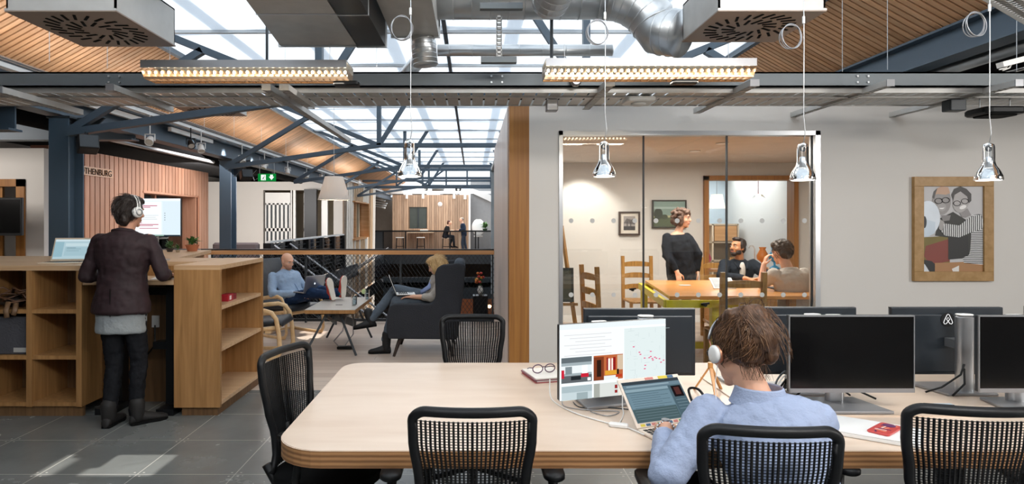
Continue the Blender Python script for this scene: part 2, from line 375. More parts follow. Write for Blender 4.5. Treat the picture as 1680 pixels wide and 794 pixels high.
# glazed front: steel frame and three panes, each with dots
wf = MB(); wf.box(.80, .835, YW - .012, YW + .10, 0, 2.385); wf.box(3.165, 3.21, YW - .012, YW + .10, 0, 2.385); wf.box(.80, 3.21, YW - .012, YW + .10, 2.345, 2.385)
fr = struct(wf, 'window_1', 'aluminium')
xs = (.835, 1.595, 2.37, 3.165)
for i in range(3):
    g = MB().box(xs[i] + .004, xs[i + 1] - .004, YW + .05, YW + .06, .02, 2.345).build('glass_pane', 'pane_glass', fr)
    e = MB(); e.box(xs[i] + .002, xs[i] + .007, YW + .045, YW + .066, .02, 2.345); e.box(xs[i + 1] - .007, xs[i + 1] - .002, YW + .045, YW + .066, .02, 2.345); e.build('pane_edge', 'steel_dark', g)
dm = MB()
for zz in (1.555, .865):
    px = 937.0
    while px < 1335:
        x = (px - CX) * (YW + .048) / F
        if all(abs(x - q) > .03 for q in xs): dm.lathe([(.0001, 0), (.0225, 0), (.0225, .001), (.0001, .001)], (x, YW + .048, zz), 16, (0, -1, 0))
        px += 34.8
dm.build('window_dot', col('c4c4c2', .6), fr)
# door frame in the room's back wall
df = MB(); df.box(3.55, 3.62, 9.60, 9.82, 0, 2.24); df.box(4.92, 4.99, 9.60, 9.82, 0, 2.24); df.box(3.55, 4.99, 9.60, 9.82, 2.18, 2.25); struct(df, 'door_1', 'oak_end')
wallbox('baseboard_back', 'white_gloss', (.54, 3.55, 9.64, 9.66, 0, .1))

# left side: plain wall with a timber window, slatted room, far white wall, striped slatted room
LW = 8.5
wl = wallbox('wall_far_left', 'white_paint', (-9, -7.4, LW, LW + .15, 0, 2.54), (-6.05, -5.80, LW, LW + .15, 0, 2.54), (-7.4, -6.05, LW, LW + .15, 2.12, 2.54), (-7.4, -6.05, LW, LW + .15, 0, .85))
f = MB(); f.box(-7.4, -6.05, LW - .03, LW + .1, 2.02, 2.12); f.box(-6.16, -6.05, LW - .03, LW + .1, .85, 2.12); f.box(-7.4, -6.05, LW - .03, LW + .1, .85, .93); f.box(-6.42, -6.38, LW + .02, LW + .06, .93, 2.02)
wo = struct(f, 'window_2', 'oak_end'); MB().box(-7.35, -6.1, LW + .04, LW + .05, .93, 2.02).build('glass_pane', 'pane_glass', wo)
wallbox('wall_outer', col('8f8a84', .8), (-9, -8.9, -2.5, 35, 0, 3.1), (8.9, 9, -2.5, 14, 0, 3.1))
def slats(p, q, z0, z1, w_, gap, th, hole=None, lean=0, thick=.25, side=1):
    """vertical boards from p to q (x, y) with an optional hole (t0, t1, z0, z1) in metres along the wall"""
    p, q = V((*p, 0)), V((*q, 0)); L = (q - p).length; d = (q - p) / L; nrm = V((d.y, -d.x, 0)) * side
    mb = MB(); bk = MB(); t = 0
    def board(a, b, za, zb, m_, n0, n1, ln=0):
        m_.add([p + d * a + nrm * n0 + V((0, 0, za)), p + d * b + nrm * n0 + V((0, 0, za)), p + d * b + nrm * n1 + V((0, 0, za)), p + d * a + nrm * n1 + V((0, 0, za)),
                p + d * (a + ln) + nrm * n0 + V((0, 0, zb)), p + d * (b + ln) + nrm * n0 + V((0, 0, zb)), p + d * (b + ln) + nrm * n1 + V((0, 0, zb)), p + d * (a + ln) + nrm * n1 + V((0, 0, zb))], MB.BF)
    while t < L:
        b = min(t + w_, L); mid = (t + b) / 2
        if hole and hole[0] < mid < hole[1]:
            board(t, b, z0, hole[2], mb, 0, th, lean * .3); board(t, b, hole[3], z1, mb, 0, th, lean * .3)
        else: board(t, b, z0, z1, mb, 0, th, lean)
        t += w_ + gap
    rng = [(0, L, z0, z1)] if not hole else [(0, hole[0], z0, z1), (hole[1], L, z0, z1), (hole[0], hole[1], z0, hole[2]), (hole[0], hole[1], hole[3], z1)]
    for a, b, za, zb in rng: board(a, b, za, zb, bk, -thick, -.002)
    return mb, bk, p, d, nrm
mb, bk, p_, d_, n_ = slats((-5.85, 8.66), (-5.75, 13.6), 0, 2.6, .105, .02, .03, (2.35, 4.5, .97, 2.08))
struct(mb, 'wall_cedar', 'cedar_slat'); bo = struct(bk, 'wall_cedar_core', col('54362a', .8)); 
rv = MB(); rv.box(-6.12, -5.78, 13.10, 13.18, .97, 2.08); rv.box(-6.12, -5.76, 11.0, 13.18, .93, .975); rv.box(-6.12, -5.76, 11.0, 13.18, 2.05, 2.09); rv.box(-6.12, -5.78, 11.0, 11.05, .97, 2.08)
rv.box(-6.08, -6.02, 11.9, 11.96, .97, 2.08)
struct(rv, 'window_3', 'cedar_slat')
MB().box(-6.06, -6.05, 11.0, 13.1, .97, 2.05).build('glass_pane', 'pane_glass', bpy.data.objects['window_3'])
wallbox('wall_cedar_room', col('a99b90', .7), (-8.6, -8.5, 8.7, 13.6, 0, 2.6), (-8.6, -5.9, 13.6, 13.7, 0, 2.6))
YB = 20.8
wallbox('wall_white_far', 'white_paint', (-8.9, -6.93, YB, YB + .2, 0, 2.86), (-4.6, -4.3, YB, YB + .2, 0, 2.86), (-6.93, -4.6, YB, YB + .2, 2.58, 2.86))
wallbox('wall_white_far_back', col('b8ab93', .7), (-8.9, -4.4, 24.3, 24.5, 0, 2.86))
wallbox('ceiling', col('b5a48e', .7), (-8.9, -4.4, YB + .2, 24.3, 2.62, 2.7))
mb, bk, *_ = slats((-4.25, YB), (-4.05, 25.7), -3.3, 2.9, .16, .10, .03, (1.1, 3.9, .93, 2.25), .35)
struct(mb, 'wall_striped', 'striped_slat'); struct(bk, 'wall_striped_core', col('8b7a6b', .8))
rv = MB(); rv.box(-4.5, -4.05, 24.66, 24.72, .93, 2.25); rv.box(-4.5, -4.08, 21.9, 24.7, .88, .94); rv.box(-4.5, -4.08, 21.9, 24.7, 2.22, 2.27); rv.box(-4.4, -4.3, 23.2, 23.3, .93, 2.25); struct(rv, 'window_4', 'rail_timber')
wallbox('wall_far_end', col('9d958c', .8), (-9, 9, 35, 35.2, 0, 2.9))
wallbox('wall_far_gable', col('9ea0a2', .8), (-.1, 6, 34, 34.2, 0, 3.9))
g = MB(); g.ext([(-.1, 33.8, 3.35), (.9, 33.8, 3.0), (2.5, 33.8, 2.1), (2.5, 33.8, 1.9), (-.1, 33.8, 3.1)], (0, .1, 0)); struct(g, 'trim_far_gable', 'white_gloss')
wallbox('wall_rear', 'white_paint', (-9, 9, -2.65, -2.5, 0, 3.7))
# cedar clad pod at the far end
mb, bk, *_ = slats((-4.2, 33), (-.16, 33), 0, 2.94, .11, .012, .03, (.9, 1.8, 1.17, 2.3), 0, 1.5)
struct(mb, 'wall_pod', 'far_slat'); struct(bk, 'wall_pod_core', col('6b5848', .8))
pf = MB(); pf.box(-3.3, -2.87, 33.05, 33.07, 1.17, 2.3); pf.box(-2.82, -2.4, 33.05, 33.07, 1.17, 2.3); pw = struct(pf, 'window_5', col('4c524f', .15))
MB().box(-2.87, -2.82, 33.0, 33.08, 1.17, 2.3).build('mullion', 'steel_dark', pw)
MB().box(-.2, -.1, 32.95, 33.05, 0, 2.96).build('corner_trim', 'white_gloss', pw)

# roof: boarded slopes and the translucent panels between them
def slope(x0, z0, x1, z1, name):
    mb = MB(); y = -2.4; d = V((x1 - x0, 0, z1 - z0)); n = V((-d.z, 0, d.x)).normalized(); n = n if n.z > 0 else -n
    a, b = V((x0, 0, z0)), V((x1, 0, z1))
    while y < 34:
        mb.add([a + V((0, y, 0)), b + V((0, y, 0)), b + V((0, y + .058, 0)), a + V((0, y + .058, 0)), a + n * .018 + V((0, y, 0)), b + n * .018 + V((0, y, 0)), b + n * .018 + V((0, y + .058, 0)), a + n * .018 + V((0, y + .058, 0))], MB.BF)
        y += .080
    struct(mb, name, 'roof_slat')
    bk = MB(); bk.add([a + n * .02 + V((0, -2.4, 0)), b + n * .02 + V((0, -2.4, 0)), b + n * .02 + V((0, 34, 0)), a + n * .02 + V((0, 34, 0)), a + n * .12 + V((0, -2.4, 0)), b + n * .12 + V((0, -2.4, 0)), b + n * .12 + V((0, 34, 0)), a + n * .12 + V((0, 34, 0))], MB.BF)
    struct(bk, name + '_backing', col('3a2415', .9))
slope(-4.62, 3.09, -3.62, 3.645, 'ceiling_slope_left'); slope(4.22, 3.09, 3.22, 3.645, 'ceiling_slope_right')
wallbox('ceiling', 'dark_ceiling', (-9, -4.62, -2.5, 35, 3.06, 3.14), (4.22, 9, -2.5, 35, 3.06, 3.14))
holes = {2: [(-1.15, -.42, 4.55, 5.0)], 5: [(-1.0, -.5, 8.85, 9.6)]}  # openings added in the panels so sun patches fall on the floor
XL, XR, XM, ZP = -3.62, 3.22, -.3, 3.645
k = 0; y = -2.1
while y < 24:
    for xa, xb in ((XL, XM - .02), (XM + .02, XR)):
        mb = MB(); hs = [h for h in holes.get(k, []) if xa < h[0] < xb] if False else [h for hl in holes.values() for h in hl if xa < h[0] < xb and y < (h[2] + h[3]) / 2 < y + 1.5]
        if hs:
            h = hs[0]; mb.box(xa, h[0], y + .02, y + 1.48, ZP, ZP + .012); mb.box(h[1], xb, y + .02, y + 1.48, ZP, ZP + .012)
            if h[2] > y + .02: mb.box(h[0], h[1], y + .02, h[2], ZP, ZP + .012)
            if h[3] < y + 1.48: mb.box(h[0], h[1], h[3], y + 1.48, ZP, ZP + .012)
        else: mb.box(xa, xb, y + .02, y + 1.48, ZP, ZP + .012)
        struct(mb, 'ceiling_panel', 'translucent_panel')
    jb = MB(); jb.box(XL, XR, y - .022, y + .022, ZP - .03, ZP + .03); struct(jb, 'trim_panel_joint', col('c6cdd3', .5))
    y += 1.5; k += 1
jb = MB(); jb.box(XM - .022, XM + .022, -2.1, 23.4, ZP - .03, ZP + .03); jb.box(XL - .06, XL, -2.4, 24, ZP - .06, ZP + .05); jb.box(XR, XR + .06, -2.4, 24, ZP - .06, ZP + .05); struct(jb, 'trim_panel_edge', 'steel_blue')
# glazing bars of the pitched roof above the panels: they throw the stripes
rb = MB()
for i in range(18):
    y = -2.5 + i * 1.6
    rb.bar((XL, y, 3.75), (-.2, y, 5.45), .10, .12); rb.bar((-.2, y, 5.45), (XR, y, 3.75), .10, .12)
for t in (.33, .66, 1): rb.bar((XL + 3.42 * t, -2.5, 3.75 + 1.7 * t), (XL + 3.42 * t, 24.5, 3.75 + 1.7 * t), .12, .12); rb.bar((XR - 3.42 * t, -2.5, 3.75 + 1.7 * t), (XR - 3.42 * t, 24.5, 3.75 + 1.7 * t), .12, .12)
struct(rb, 'trim_roof_bar', 'steel_blue')

# ================================================================ steel frame of the hall
TY = [2.4, 6.4, 10.5, 14.5, 18.5, 22.5]
def D(x, dz, y): return V((x, y, EYE + dz))
ordn = ['out of sight above the desks', 'nearest, meeting the column by the standing desk', 'second from the desks, over the railing', 'third one, over the open stairwell', 'fourth one, over the stairwell', 'farthest, above the distant pod']
def truss(y, label):
    t = thing('roof_truss', label, 'roof truss', (XM, y, EYE + 1.2), group='steel roof trusses')
    def part(n, bars, r=.09):
        mb = MB()
        for a, b in bars: mb.bar(a, b, .07, r, up=(0, 1, 0))
        mb.build(n, 'steel_blue', t, world=True)
    part('bottom_chord', [(D(-4.12, .9, y), D(-1.56, 1.27, y)), (D(-1.56, 1.27, y), D(1.16, 1.27, y)), (D(1.16, 1.27, y), D(3.75, .9, y))])
    part('strut', [(D(-3.62, 2.1, y), D(-1.56, 1.27, y))], .07); part('strut', [(D(3.22, 2.1, y), D(1.16, 1.27, y))], .07)
    part('post', [(D(-1.56, 1.27, y), D(-1.56, 3.0, y))]); part('post', [(D(1.16, 1.27, y), D(1.16, 3.0, y))])
    part('diagonal', [(D(-1.56, 1.27, y), D(-.4, 3.1, y))], .06); part('diagonal', [(D(1.16, 1.27, y), D(0, 3.1, y))], .06)
    part('brace', [(D(-4.1, .92, y), D(-2.75, 1.74, y))], .07); part('brace', [(D(3.73, .92, y), D(2.38, 1.74, y))], .07)
for y, s_ in list(zip(TY, ordn))[1:]:
    truss(y, 'blue-grey steel roof truss, ' + s_)
def hcol(x, y, z0, z1, label):
    mb = MB(); mb.box(x - .1, x + .1, y - .13, y - .11, z0, z1); mb.box(x - .1, x + .1, y + .11, y + .13, z0, z1); mb.box(x - .01, x + .01, y - .11, y + .11, z0, z1)
    t = thing('steel_column', label, 'column', (x, y, z0), group='steel columns'); t['kind'] = 'thing'
    mb.build('shaft', 'steel_blue', t, world=True)
    MB().box(x - .12, x + .12, y - .14, y + .14, z0, z0 + .02).build('base_plate', 'steel_dark', t, world=True); g = MB(); g.box(x - .12, x + .12, y - .14, y + .14, z1 - .02, z1)
    g.ext([(x + .1, y - .01, z1), (x + .4, y - .01, z1), (x + .1, y - .01, z1 - .3)], (0, .02, 0)); g.build('cap_plate', 'steel_dark', t, world=True)
hcol(-4.2, 6.5, 0, 2.62, 'nearer blue-grey steel column behind the standing desk')
hcol(-4.28, 11.0, 0, 2.62, 'slimmer-looking steel column beyond the cedar slatted wall')
for y, s_ in ((20.4, 'dark steel column in front of the white shuttered doors'),): 
    mb = MB(); mb.box(-5.5, -5.1, y + .1, y + .3, 0, 2.6); one(mb, 'steel_column', s_, 'column', 'black_metal')
# edge beams on both sides, with flanges
for x, l in ((-4.3, 'long dark steel edge beam above the left columns'), (4.05, 'long dark steel edge beam under the right roof slope')):
    mb = MB(); z = 2.64 if x < 0 else 2.92
    h = .26; mb.box(x - .1, x + .1, 1.5, 33, z, z + .02); mb.box(x - .1, x + .1, 1.5, 33, z + h - .02, z + h); mb.box(x - .012, x + .012, 1.5, 33, z + .02, z + h - .02)
    one(mb, 'edge_beam', l, 'steel beam', 'steel_blue', 'edge beams')
mb = MB().box(-4.72, -4.55, 1.5, 34, 2.98, 3.12); one(mb, 'gutter_beam', 'dark timber-edge purlin under the left roof boards', 'steel beam', 'steel_dark')
mb = MB().box(4.15, 4.35, 1.5, 34, 3.0, 3.12); one(mb, 'gutter_beam', 'dark purlin under the right roof boards', 'steel beam', 'steel_dark')
mb = MB().tube([(4.32, 2, 2.93), (4.32, 30, 2.93)], .055, 12); one(mb, 'silver_pipe', 'shiny silver pipe under the right roof edge', 'pipe', 'galvanised', smooth=True)
for i, (y, l) in enumerate(((5.9, 'dark steel cross beam over the wall at far left'), (8.0, 'dark cross beam over the left side bay'))):
    mb = MB(); z = 2.42 if i == 0 else 2.6; mb.box(-9, -4.3, y, y + .02, z, z + .22); mb.box(-9, -4.3, y - .08, y + .1, z - .02, z); mb.box(-9, -4.3, y - .08, y + .1, z + .22, z + .24)
    one(mb, 'cross_beam', l, 'steel beam', 'steel_blue', 'cross beams in the left bay')
mb = MB()
for i in range(7): mb.tube([(-8.8, 9 + i * .65, 2.8), (-4.8, 9.3 + i * .65, 2.78)], .07, 10)
mb = MB(); mb.tube([(-5.3, 7, 2.78), (-5.2, 19, 2.78)], .10, 12); one(mb, 'service_duct', 'dark insulated duct above the cedar slatted wall', 'duct', 'black_matt', smooth=True)
mb = MB(); mb.tube([(-5.0, 8.5, 2.68), (-4.95, 12, 2.68)], .03, 8); one(mb, 'service_pipe', 'thin pale pipe above the cedar slatted wall', 'pipe', 'galvanised', smooth=True)
mb = MB(); mb.box(-5.7, -4.9, 9.2, 13.5, 2.99, 3.03); one(mb, 'timber_panel', 'orange timber ceiling panel above the cedar wall', 'ceiling panel', 'roof_slat')

# transverse channel and cable tray across the frame
mb = MB(); mb.box(-5.2, 6.5, 4.70, 4.715, 2.555, 2.668); mb.box(-5.2, 6.5, 4.70, 4.76, 2.656, 2.668); mb.box(-5.2, 6.5, 4.70, 4.76, 2.555, 2.567)
t = thing('steel_channel', 'wide grey steel channel running across above the desks', 'steel beam', (0, 4.7, 2.555)); mb.build('channel', 'beam_grey', t, world=True)
for px in (188, 815, 1415):
    x = (px - CX) * 4.7 / F; 
    for i in (-.04, .04):
        for j in (2.59, 2.635): MB().cyl((x + i, 4.70, j), (x + i, 4.69, j), .008, n=6).build('bolt', 'galvanised', t, world=True)
t = thing('cable_tray', 'perforated galvanised cable tray beneath the grey channel', 'cable tray', (0, 5, 2.53))
mb = MB(); mb.box(-5.2, 6.5, 4.74, 4.75, 2.52, 2.57); mb.box(-5.2, 6.5, 5.28, 5.29, 2.52, 2.57); mb.box(-5.2, 6.5, 4.9, 4.94, 2.515, 2.535)
x = -5.2
while x < 6.5: mb.box(x, x + .085, 4.75, 5.28, 2.527, 2.531); x += .10
mb.build('tray', 'galvanised_matt', t, world=True)
mb = MB(); mb.tube([(-5, 5.05, 2.55), (0, 5.1, 2.55), (6, 5.0, 2.55)], .018, 6); mb.tube([(-5, 5.15, 2.55), (1, 5.12, 2.55), (6, 5.17, 2.55)], .012, 6); mb.build('cable', 'black_plastic', t, world=True)
# perforated strut rails running away from the viewer below the tray
def strut(px, py, y0, y1, z, w_, label):
    x = (px - CX) * y0 / F
    t = thing('strut_rail', label, 'strut rail', (x, y0, z), group='strut rails below the tray')
    mb = MB(); mb.box(-w_ / 2, w_ / 2, 0, y1 - y0, .02, .024); mb.box(-w_ / 2, -w_ / 2 + .004, 0, y1 - y0, -.02, .02); mb.box(w_ / 2 - .004, w_ / 2, 0, y1 - y0, -.02, .02)
    q = .03
    while q < y1 - y0: mb.box(-w_ / 2, w_ / 2, q, q + .025, -.02, -.017); q += .05
    mb.build('rail', 'galvanised_matt', t)
    MB().box(-w_ / 2 - .003, w_ / 2 + .003, -.004, .004, -.023, .026).build('end_cap', 'silver_plastic', t)
for a in ((180, 140, 4.45, 5.35, 2.50, .05, 'short strut rail below the left end of the tray'), (437, 140, 4.45, 7.4, 2.50, .06, 'longest strut rail, running back to the lamp shade'), (466, 140, 4.45, 5.2, 2.5, .06, 'short strut rail just right of the longest one'),
          (1001, 133, 4.45, 5.4, 2.53, .06, 'strut rail over the middle window pane'), (1238, 132, 4.45, 5.6, 2.53, .06, 'strut rail over the right window edge'), (1461, 133, 4.45, 6.0, 2.53, .05, 'strut rail over the framed portrait'), (1672, 133, 4.45, 6.2, 2.53, .05, 'strut rail at the far right above the black projector'),
          (-5, 150, 4.3, 5.2, 2.45, .07, 'strut rail at the left end of the tray')): strut(*a)
for px, w_, l in ((905, .07, 'small grey junction box on the tray above the oak wall end'), (1565, .10, 'dark grey junction box under the right end of the tray')):
    x = (px - CX) * 5.0 / F; t = thing('junction_box', l, 'junction box', (x, 5.0, 2.42)); MB().rbox((0, 0, .05), (w_ * 1.3, .1, .09), .01).build('box', 'silver_plastic' if px < 1000 else 'steel_dark', t)
    m_ = MB(); m_.cyl((-.03, 0, .09), (-.03, 0, .14), .006); m_.cyl((.03, 0, .09), (.03, 0, .14), .006); m_.build('rod', 'galvanised', t)
x = (1050 - CX) * 4.9 / F; t = thing('emergency_light', 'white flat emergency light fixed under the tray', 'light', (x, 4.85, 2.47)); MB().rbox((0, .1, .03), (.22, .22, .04), .02).build('housing', 'white_plastic', t); MB().ell((0, .1, .005), (.06, .06, .02)).build('lens', 'white_gloss', t, smooth=True)
for px, Y, l in ((445, 4.68, 'round grey smoke sensor on the channel left'), (944, 4.68, 'round grey sensor on the channel right of centre')):
    x = (px - CX) * Y / F; one(MB().lathe([(.001, 0), (.04, 0), (.04, .03), (.03, .05), (.001, .05)], (x, Y, 2.59), 18, (0, -1, 0)), 'ceiling_sensor', l, 'sensor', 'silver_plastic', 'round sensors on the channel', smooth=True, angle=40)

# ---------------------------------------------------------------- air handling
def swirl(px0, px1, Y0, dep, z, h_, label, scale_=1):
    x0 = (px0 - CX) * Y0 / F; x1 = (px1 - CX) * Y0 / F; w_ = x1 - x0; cx = (x0 + x1) / 2
    t = thing('diffuser_box', label, 'air diffuser', (cx, Y0 + dep / 2, z), group='swirl air diffusers')
    mb = MB(); a, b = w_ / 2, dep / 2
    mb.box(-a, a, -b, -b + .01, 0, h_); mb.box(-a, a, b - .01, b, 0, h_); mb.box(-a, -a + .01, -b, b, 0, h_); mb.box(a - .01, a, -b, b, 0, h_); mb.box(-a, a, -b, b, h_ - .01, h_)
    mb.box(-a - .006, a + .006, -b - .006, -b, 0, .012); mb.build('housing', 'galvanised_matt', t)
    MB().box(-a - .005, a + .005, -b - .005, b + .005, -.006, .002).build('face_plate', 'duct_board', t)
    sl_ = MB()
    for n, r0, r1, wd in ((24, .62, .86, .05), (14, .28, .52, .05)):
        for i in range(n):
            th = 2 * PI * i / n; th2 = th + (.35 if r0 > .5 else .5)
            p = V((math.cos(th) * r0 * a, math.sin(th) * r0 * b, -.0075)); q = V((math.cos(th2 - .2) * r1 * a, math.sin(th2 - .2) * r1 * b, -.0075))
            sl_.bar(p, q, wd * a, .004)
    sl_.build('vane_slot', 'black_matt', t)
    return t
swirl(10, 190, 3.43, .68, 2.70, .24, 'large square swirl diffuser box at upper left, under the duct')
swirl(1179, 1354, 3.53, .60, 2.735, .24, 'large square swirl diffuser box at upper right by the duct elbow')
swirl(284, 372, 7.0, .62, 2.83, .16, 'small distant swirl diffuser box above the track spotlights')
def duct(name, pts, r, label, seg=.13, mat='galvanised', n=24):
    t = thing(name, label, 'duct', V(pts[0])); MB().tube(pts, r, n).build('pipe', mat, t, smooth=True, world=True)
    acc = MB(); pts = [V(p) for p in pts]; dist = 0
    for i in range(len(pts) - 1):
        L = (pts[i + 1] - pts[i]).length; d = (pts[i + 1] - pts[i]) / L; q = seg * .5
        while q < L: acc.tube([pts[i] + d * (q - .004), pts[i] + d * q, pts[i] + d * (q + .004)], [r * 1.001, r * 1.025, r * 1.001], n); q += seg
    acc.build('seam', mat, t, smooth=True, world=True)['kind'] = 'stuff'; return t
# horizontal round duct at the top right with its elbow down to the right diffuser
pts = [V((-.33, 4.45, 3.14)), V((.30, 4.45, 3.14)), V((.95, 4.45, 3.14))] + [V((.95 + .36 * math.sin(a), 4.45 - .10 * (1 - math.cos(a)), 3.14 - .36 * (1 - math.cos(a)))) for a in (.26, .52, .79, 1.05, 1.31, 1.5)] + [V((1.5, 4.2, 2.78))]
duct('round_duct', pts[:3], .155, 'big horizontal round duct along the top, right of centre')
duct('duct_elbow', pts[2:8] + [V((1.42, 4.25, 2.82))], .16, 'segmented duct elbow turning down to the right diffuser', .07)
duct('round_duct', [(.55, 3.5, 3.05), (.52, 4.2, 3.02)], .125, 'short round duct end pointing at the viewer, top centre', .1)
duct('round_duct', [(-2.05, 3.95, 3.02), (-1.25, 3.85, 3.02)], .075, 'slim horizontal round duct beside the left diffuser', .12)
duct('round_duct', [(-.385, 4.62, 3.0), (-.36, 4.62, 2.86), (-.345, 4.62, 2.70)], .092, 'short vertical round duct dropping from the square duct', .035)
duct('duct_branch', [(-.42, 5.0, 2.84), (-.58, 5.4, 2.8), (-.78, 5.9, 2.74)], .06, 'small round branch duct behind the vertical duct', .05)
duct('round_duct', [(-.3, 5.4, 3.02), (1.2, 5.4, 3.02)], .05, 'thin round pipe behind the big horizontal duct', .2)
def boxduct(label, a0, a1, b0, b1, z0, z1, mat='galvanised_matt'):
    """rectangular duct along y from a0..a1 in x at y0 to b0..b1 at y1"""
    (xa, xb, ya), (xc, xd, yb) = a0, b0
    t = thing('rectangular_duct', label, 'duct', ((xa + xb) / 2, ya, z0)); mb = MB()
    mb.add([(xa, ya, z0), (xb, ya, z0), (xd, yb, z0), (xc, yb, z0), (xa, ya, z1), (xb, ya, z1), (xd, yb, z1), (xc, yb, z1)], MB.BF); mb.build('duct_body', mat, t, world=True)
    MB().box(xc - .01, xd + .01, yb - .02, yb, z0 - .01, z1 + .01).build('flange', 'galvanised', t, world=True); f = MB(); f.box(xa + (xc - xa) * .5 - .004, xb + (xd - xb) * .5 + .004, (ya + yb) / 2, (ya + yb) / 2 + .012, z0 - .004, z1 + .004); f.build('flange', 'galvanised', t, world=True)
    return t
boxduct('wide galvanised box duct above the left linear light', (-1.20, -.80, 3.0), None, (-1.33, -.80, 4.35), None, 2.765, 3.05)
boxduct('black box duct beside the wide galvanised one', (-.79, -.62, 3.0), None, (-.79, -.60, 4.35), None, 2.76, 3.02, 'black_metal')
boxduct('square galvanised duct above the hanging glass lamp wires', (-.585, -.25, 3.0), None, (-.585, -.245, 4.6), None, 2.90, 3.15)
# more service run above the glazed room
duct('round_duct', [(.9, 7.6, 2.85), (5.2, 7.2, 2.85)], .10, 'silver duct lying over the meeting room roof', .16)
mb = MB(); mb.lathe([(.11, 0), (.13, .02), (.13, .04), (.04, .05), (.04, .02)], (3.22, 6.3, 2.73), 20, (-.3, -1, 0)); one(mb, 'duct_mouth', 'round white duct mouth above the meeting room roof', 'duct', 'white_gloss', smooth=True)
duct('flexible_duct', [(3.3, 6.4, 2.73), (4.1, 6.45, 2.72)], .085, 'silver flexible duct behind the white duct mouth', .05)
mb = MB(); mb.tube([(3.7, 6.2, 2.68), (4.2, 5.7, 2.72), (4.7, 5.1, 2.86), (6, 4.6, 3.0)], .02, 8); one(mb, 'service_pipe', 'bright curved conduit rising at the right above the wall', 'pipe', 'chrome', smooth=True)
# near tray at the top right corner
t = thing('cable_tray', 'perforated tray corner at the top right edge', 'cable tray', (2.9, 3.2, 2.72))
dv, nv, o0 = V((.816, .578, 0)), V((.578, -.816, 0)), V((2.3, 3.045, 2.75)); mb = MB()
for i in range(9): mb.bar(o0 + nv * (.03 + i * .055), o0 + nv * (.03 + i * .055) + dv * 1.7, .030, .003)
for i in range(38): mb.bar(o0 + dv * (.02 + i * .045), o0 + dv * (.02 + i * .045) + nv * .5, .018, .003)
mb.bar(o0, o0 + dv * 1.7, .004, .05); mb.bar(o0 + nv * .5, o0 + nv * .5 + dv * 1.7, .004, .05); mb.build('tray', 'galvanised_matt', t, world=True)
# vertical slotted hanger in the middle
t = thing('slotted_hanger', 'slotted vertical strut hanging in the middle with a cross piece', 'hanger', (.19, 4.4, 2.7))
mb = MB()
for i in range(22): mb.box(.17, .205, 4.4, 4.42, 2.70 + i * .028, 2.716 + i * .028)
mb.box(.168, .175, 4.4, 4.43, 2.7, 3.3); mb.box(.2, .207, 4.4, 4.43, 2.7, 3.3); mb.build('strut', 'galvanised_matt', t, world=True)
mb = MB(); mb.box(.06, .31, 4.38, 4.44, 2.66, 2.70); mb.build('cross_piece', 'beam_grey', t, world=True)
mb = MB(); mb.box(.05, .33, 4.1, 4.15, 2.94, 2.98); mb.build('cross_piece', 'beam_grey', t, world=True)
for px, y, z0, l in ((438, 5.2, 2.7, 'dark hanging rod left of the box duct'), (905, 4.5, 2.55, 'thin hanger rod above the oak wall end')):
    x = (px - CX) * y / F; one(MB().cyl((x, y, z0), (x, y, 3.64), .012, n=8), 'hanger_rod', l, 'hanger', 'steel_dark')
# thin suspension wires
WL = {81: 'at far left, under the left diffuser box', 176: 'left of the left linear light', 1456: 'above the portrait', 1382: 'right of the right diffuser box', 1668: 'at the extreme right edge', 468: 'through the left linear light', 618: 'between the box duct and the vertical duct', 1063: 'through the right linear light'}
for px, y, z0 in ((81, 4.4, 2.67), (176, 4.6, 2.67), (1456, 4.6, 2.66), (1382, 4.8, 2.66), (1668, 4.4, 2.6), (468, 4.9, 2.6), (618, 4.7, 2.67), (1063, 4.9, 2.6)):
    x = (px - CX) * y / F; one(MB().cyl((x, y, z0), (x, y, 3.6), .0022, n=5), 'suspension_wire', 'thin steel wire down to the channel ' + WL[px], 'wire', 'galvanised', 'suspension wires at the channel')
for i, y in enumerate((8.5, 9.6, 10.8, 12.2, 13.8, 15.6, 17.5)):
    nn = ('nearest', 'second', 'third', 'fourth', 'fifth', 'sixth', 'farthest')[i]
    one(MB().cyl((-4.1, y, 2.95), (-4.1, y, 3.4), .003, n=5), 'suspension_wire', nn + ' thin wire holding up the white lighting track', 'wire', 'galvanised', 'suspension wires of the lighting track')
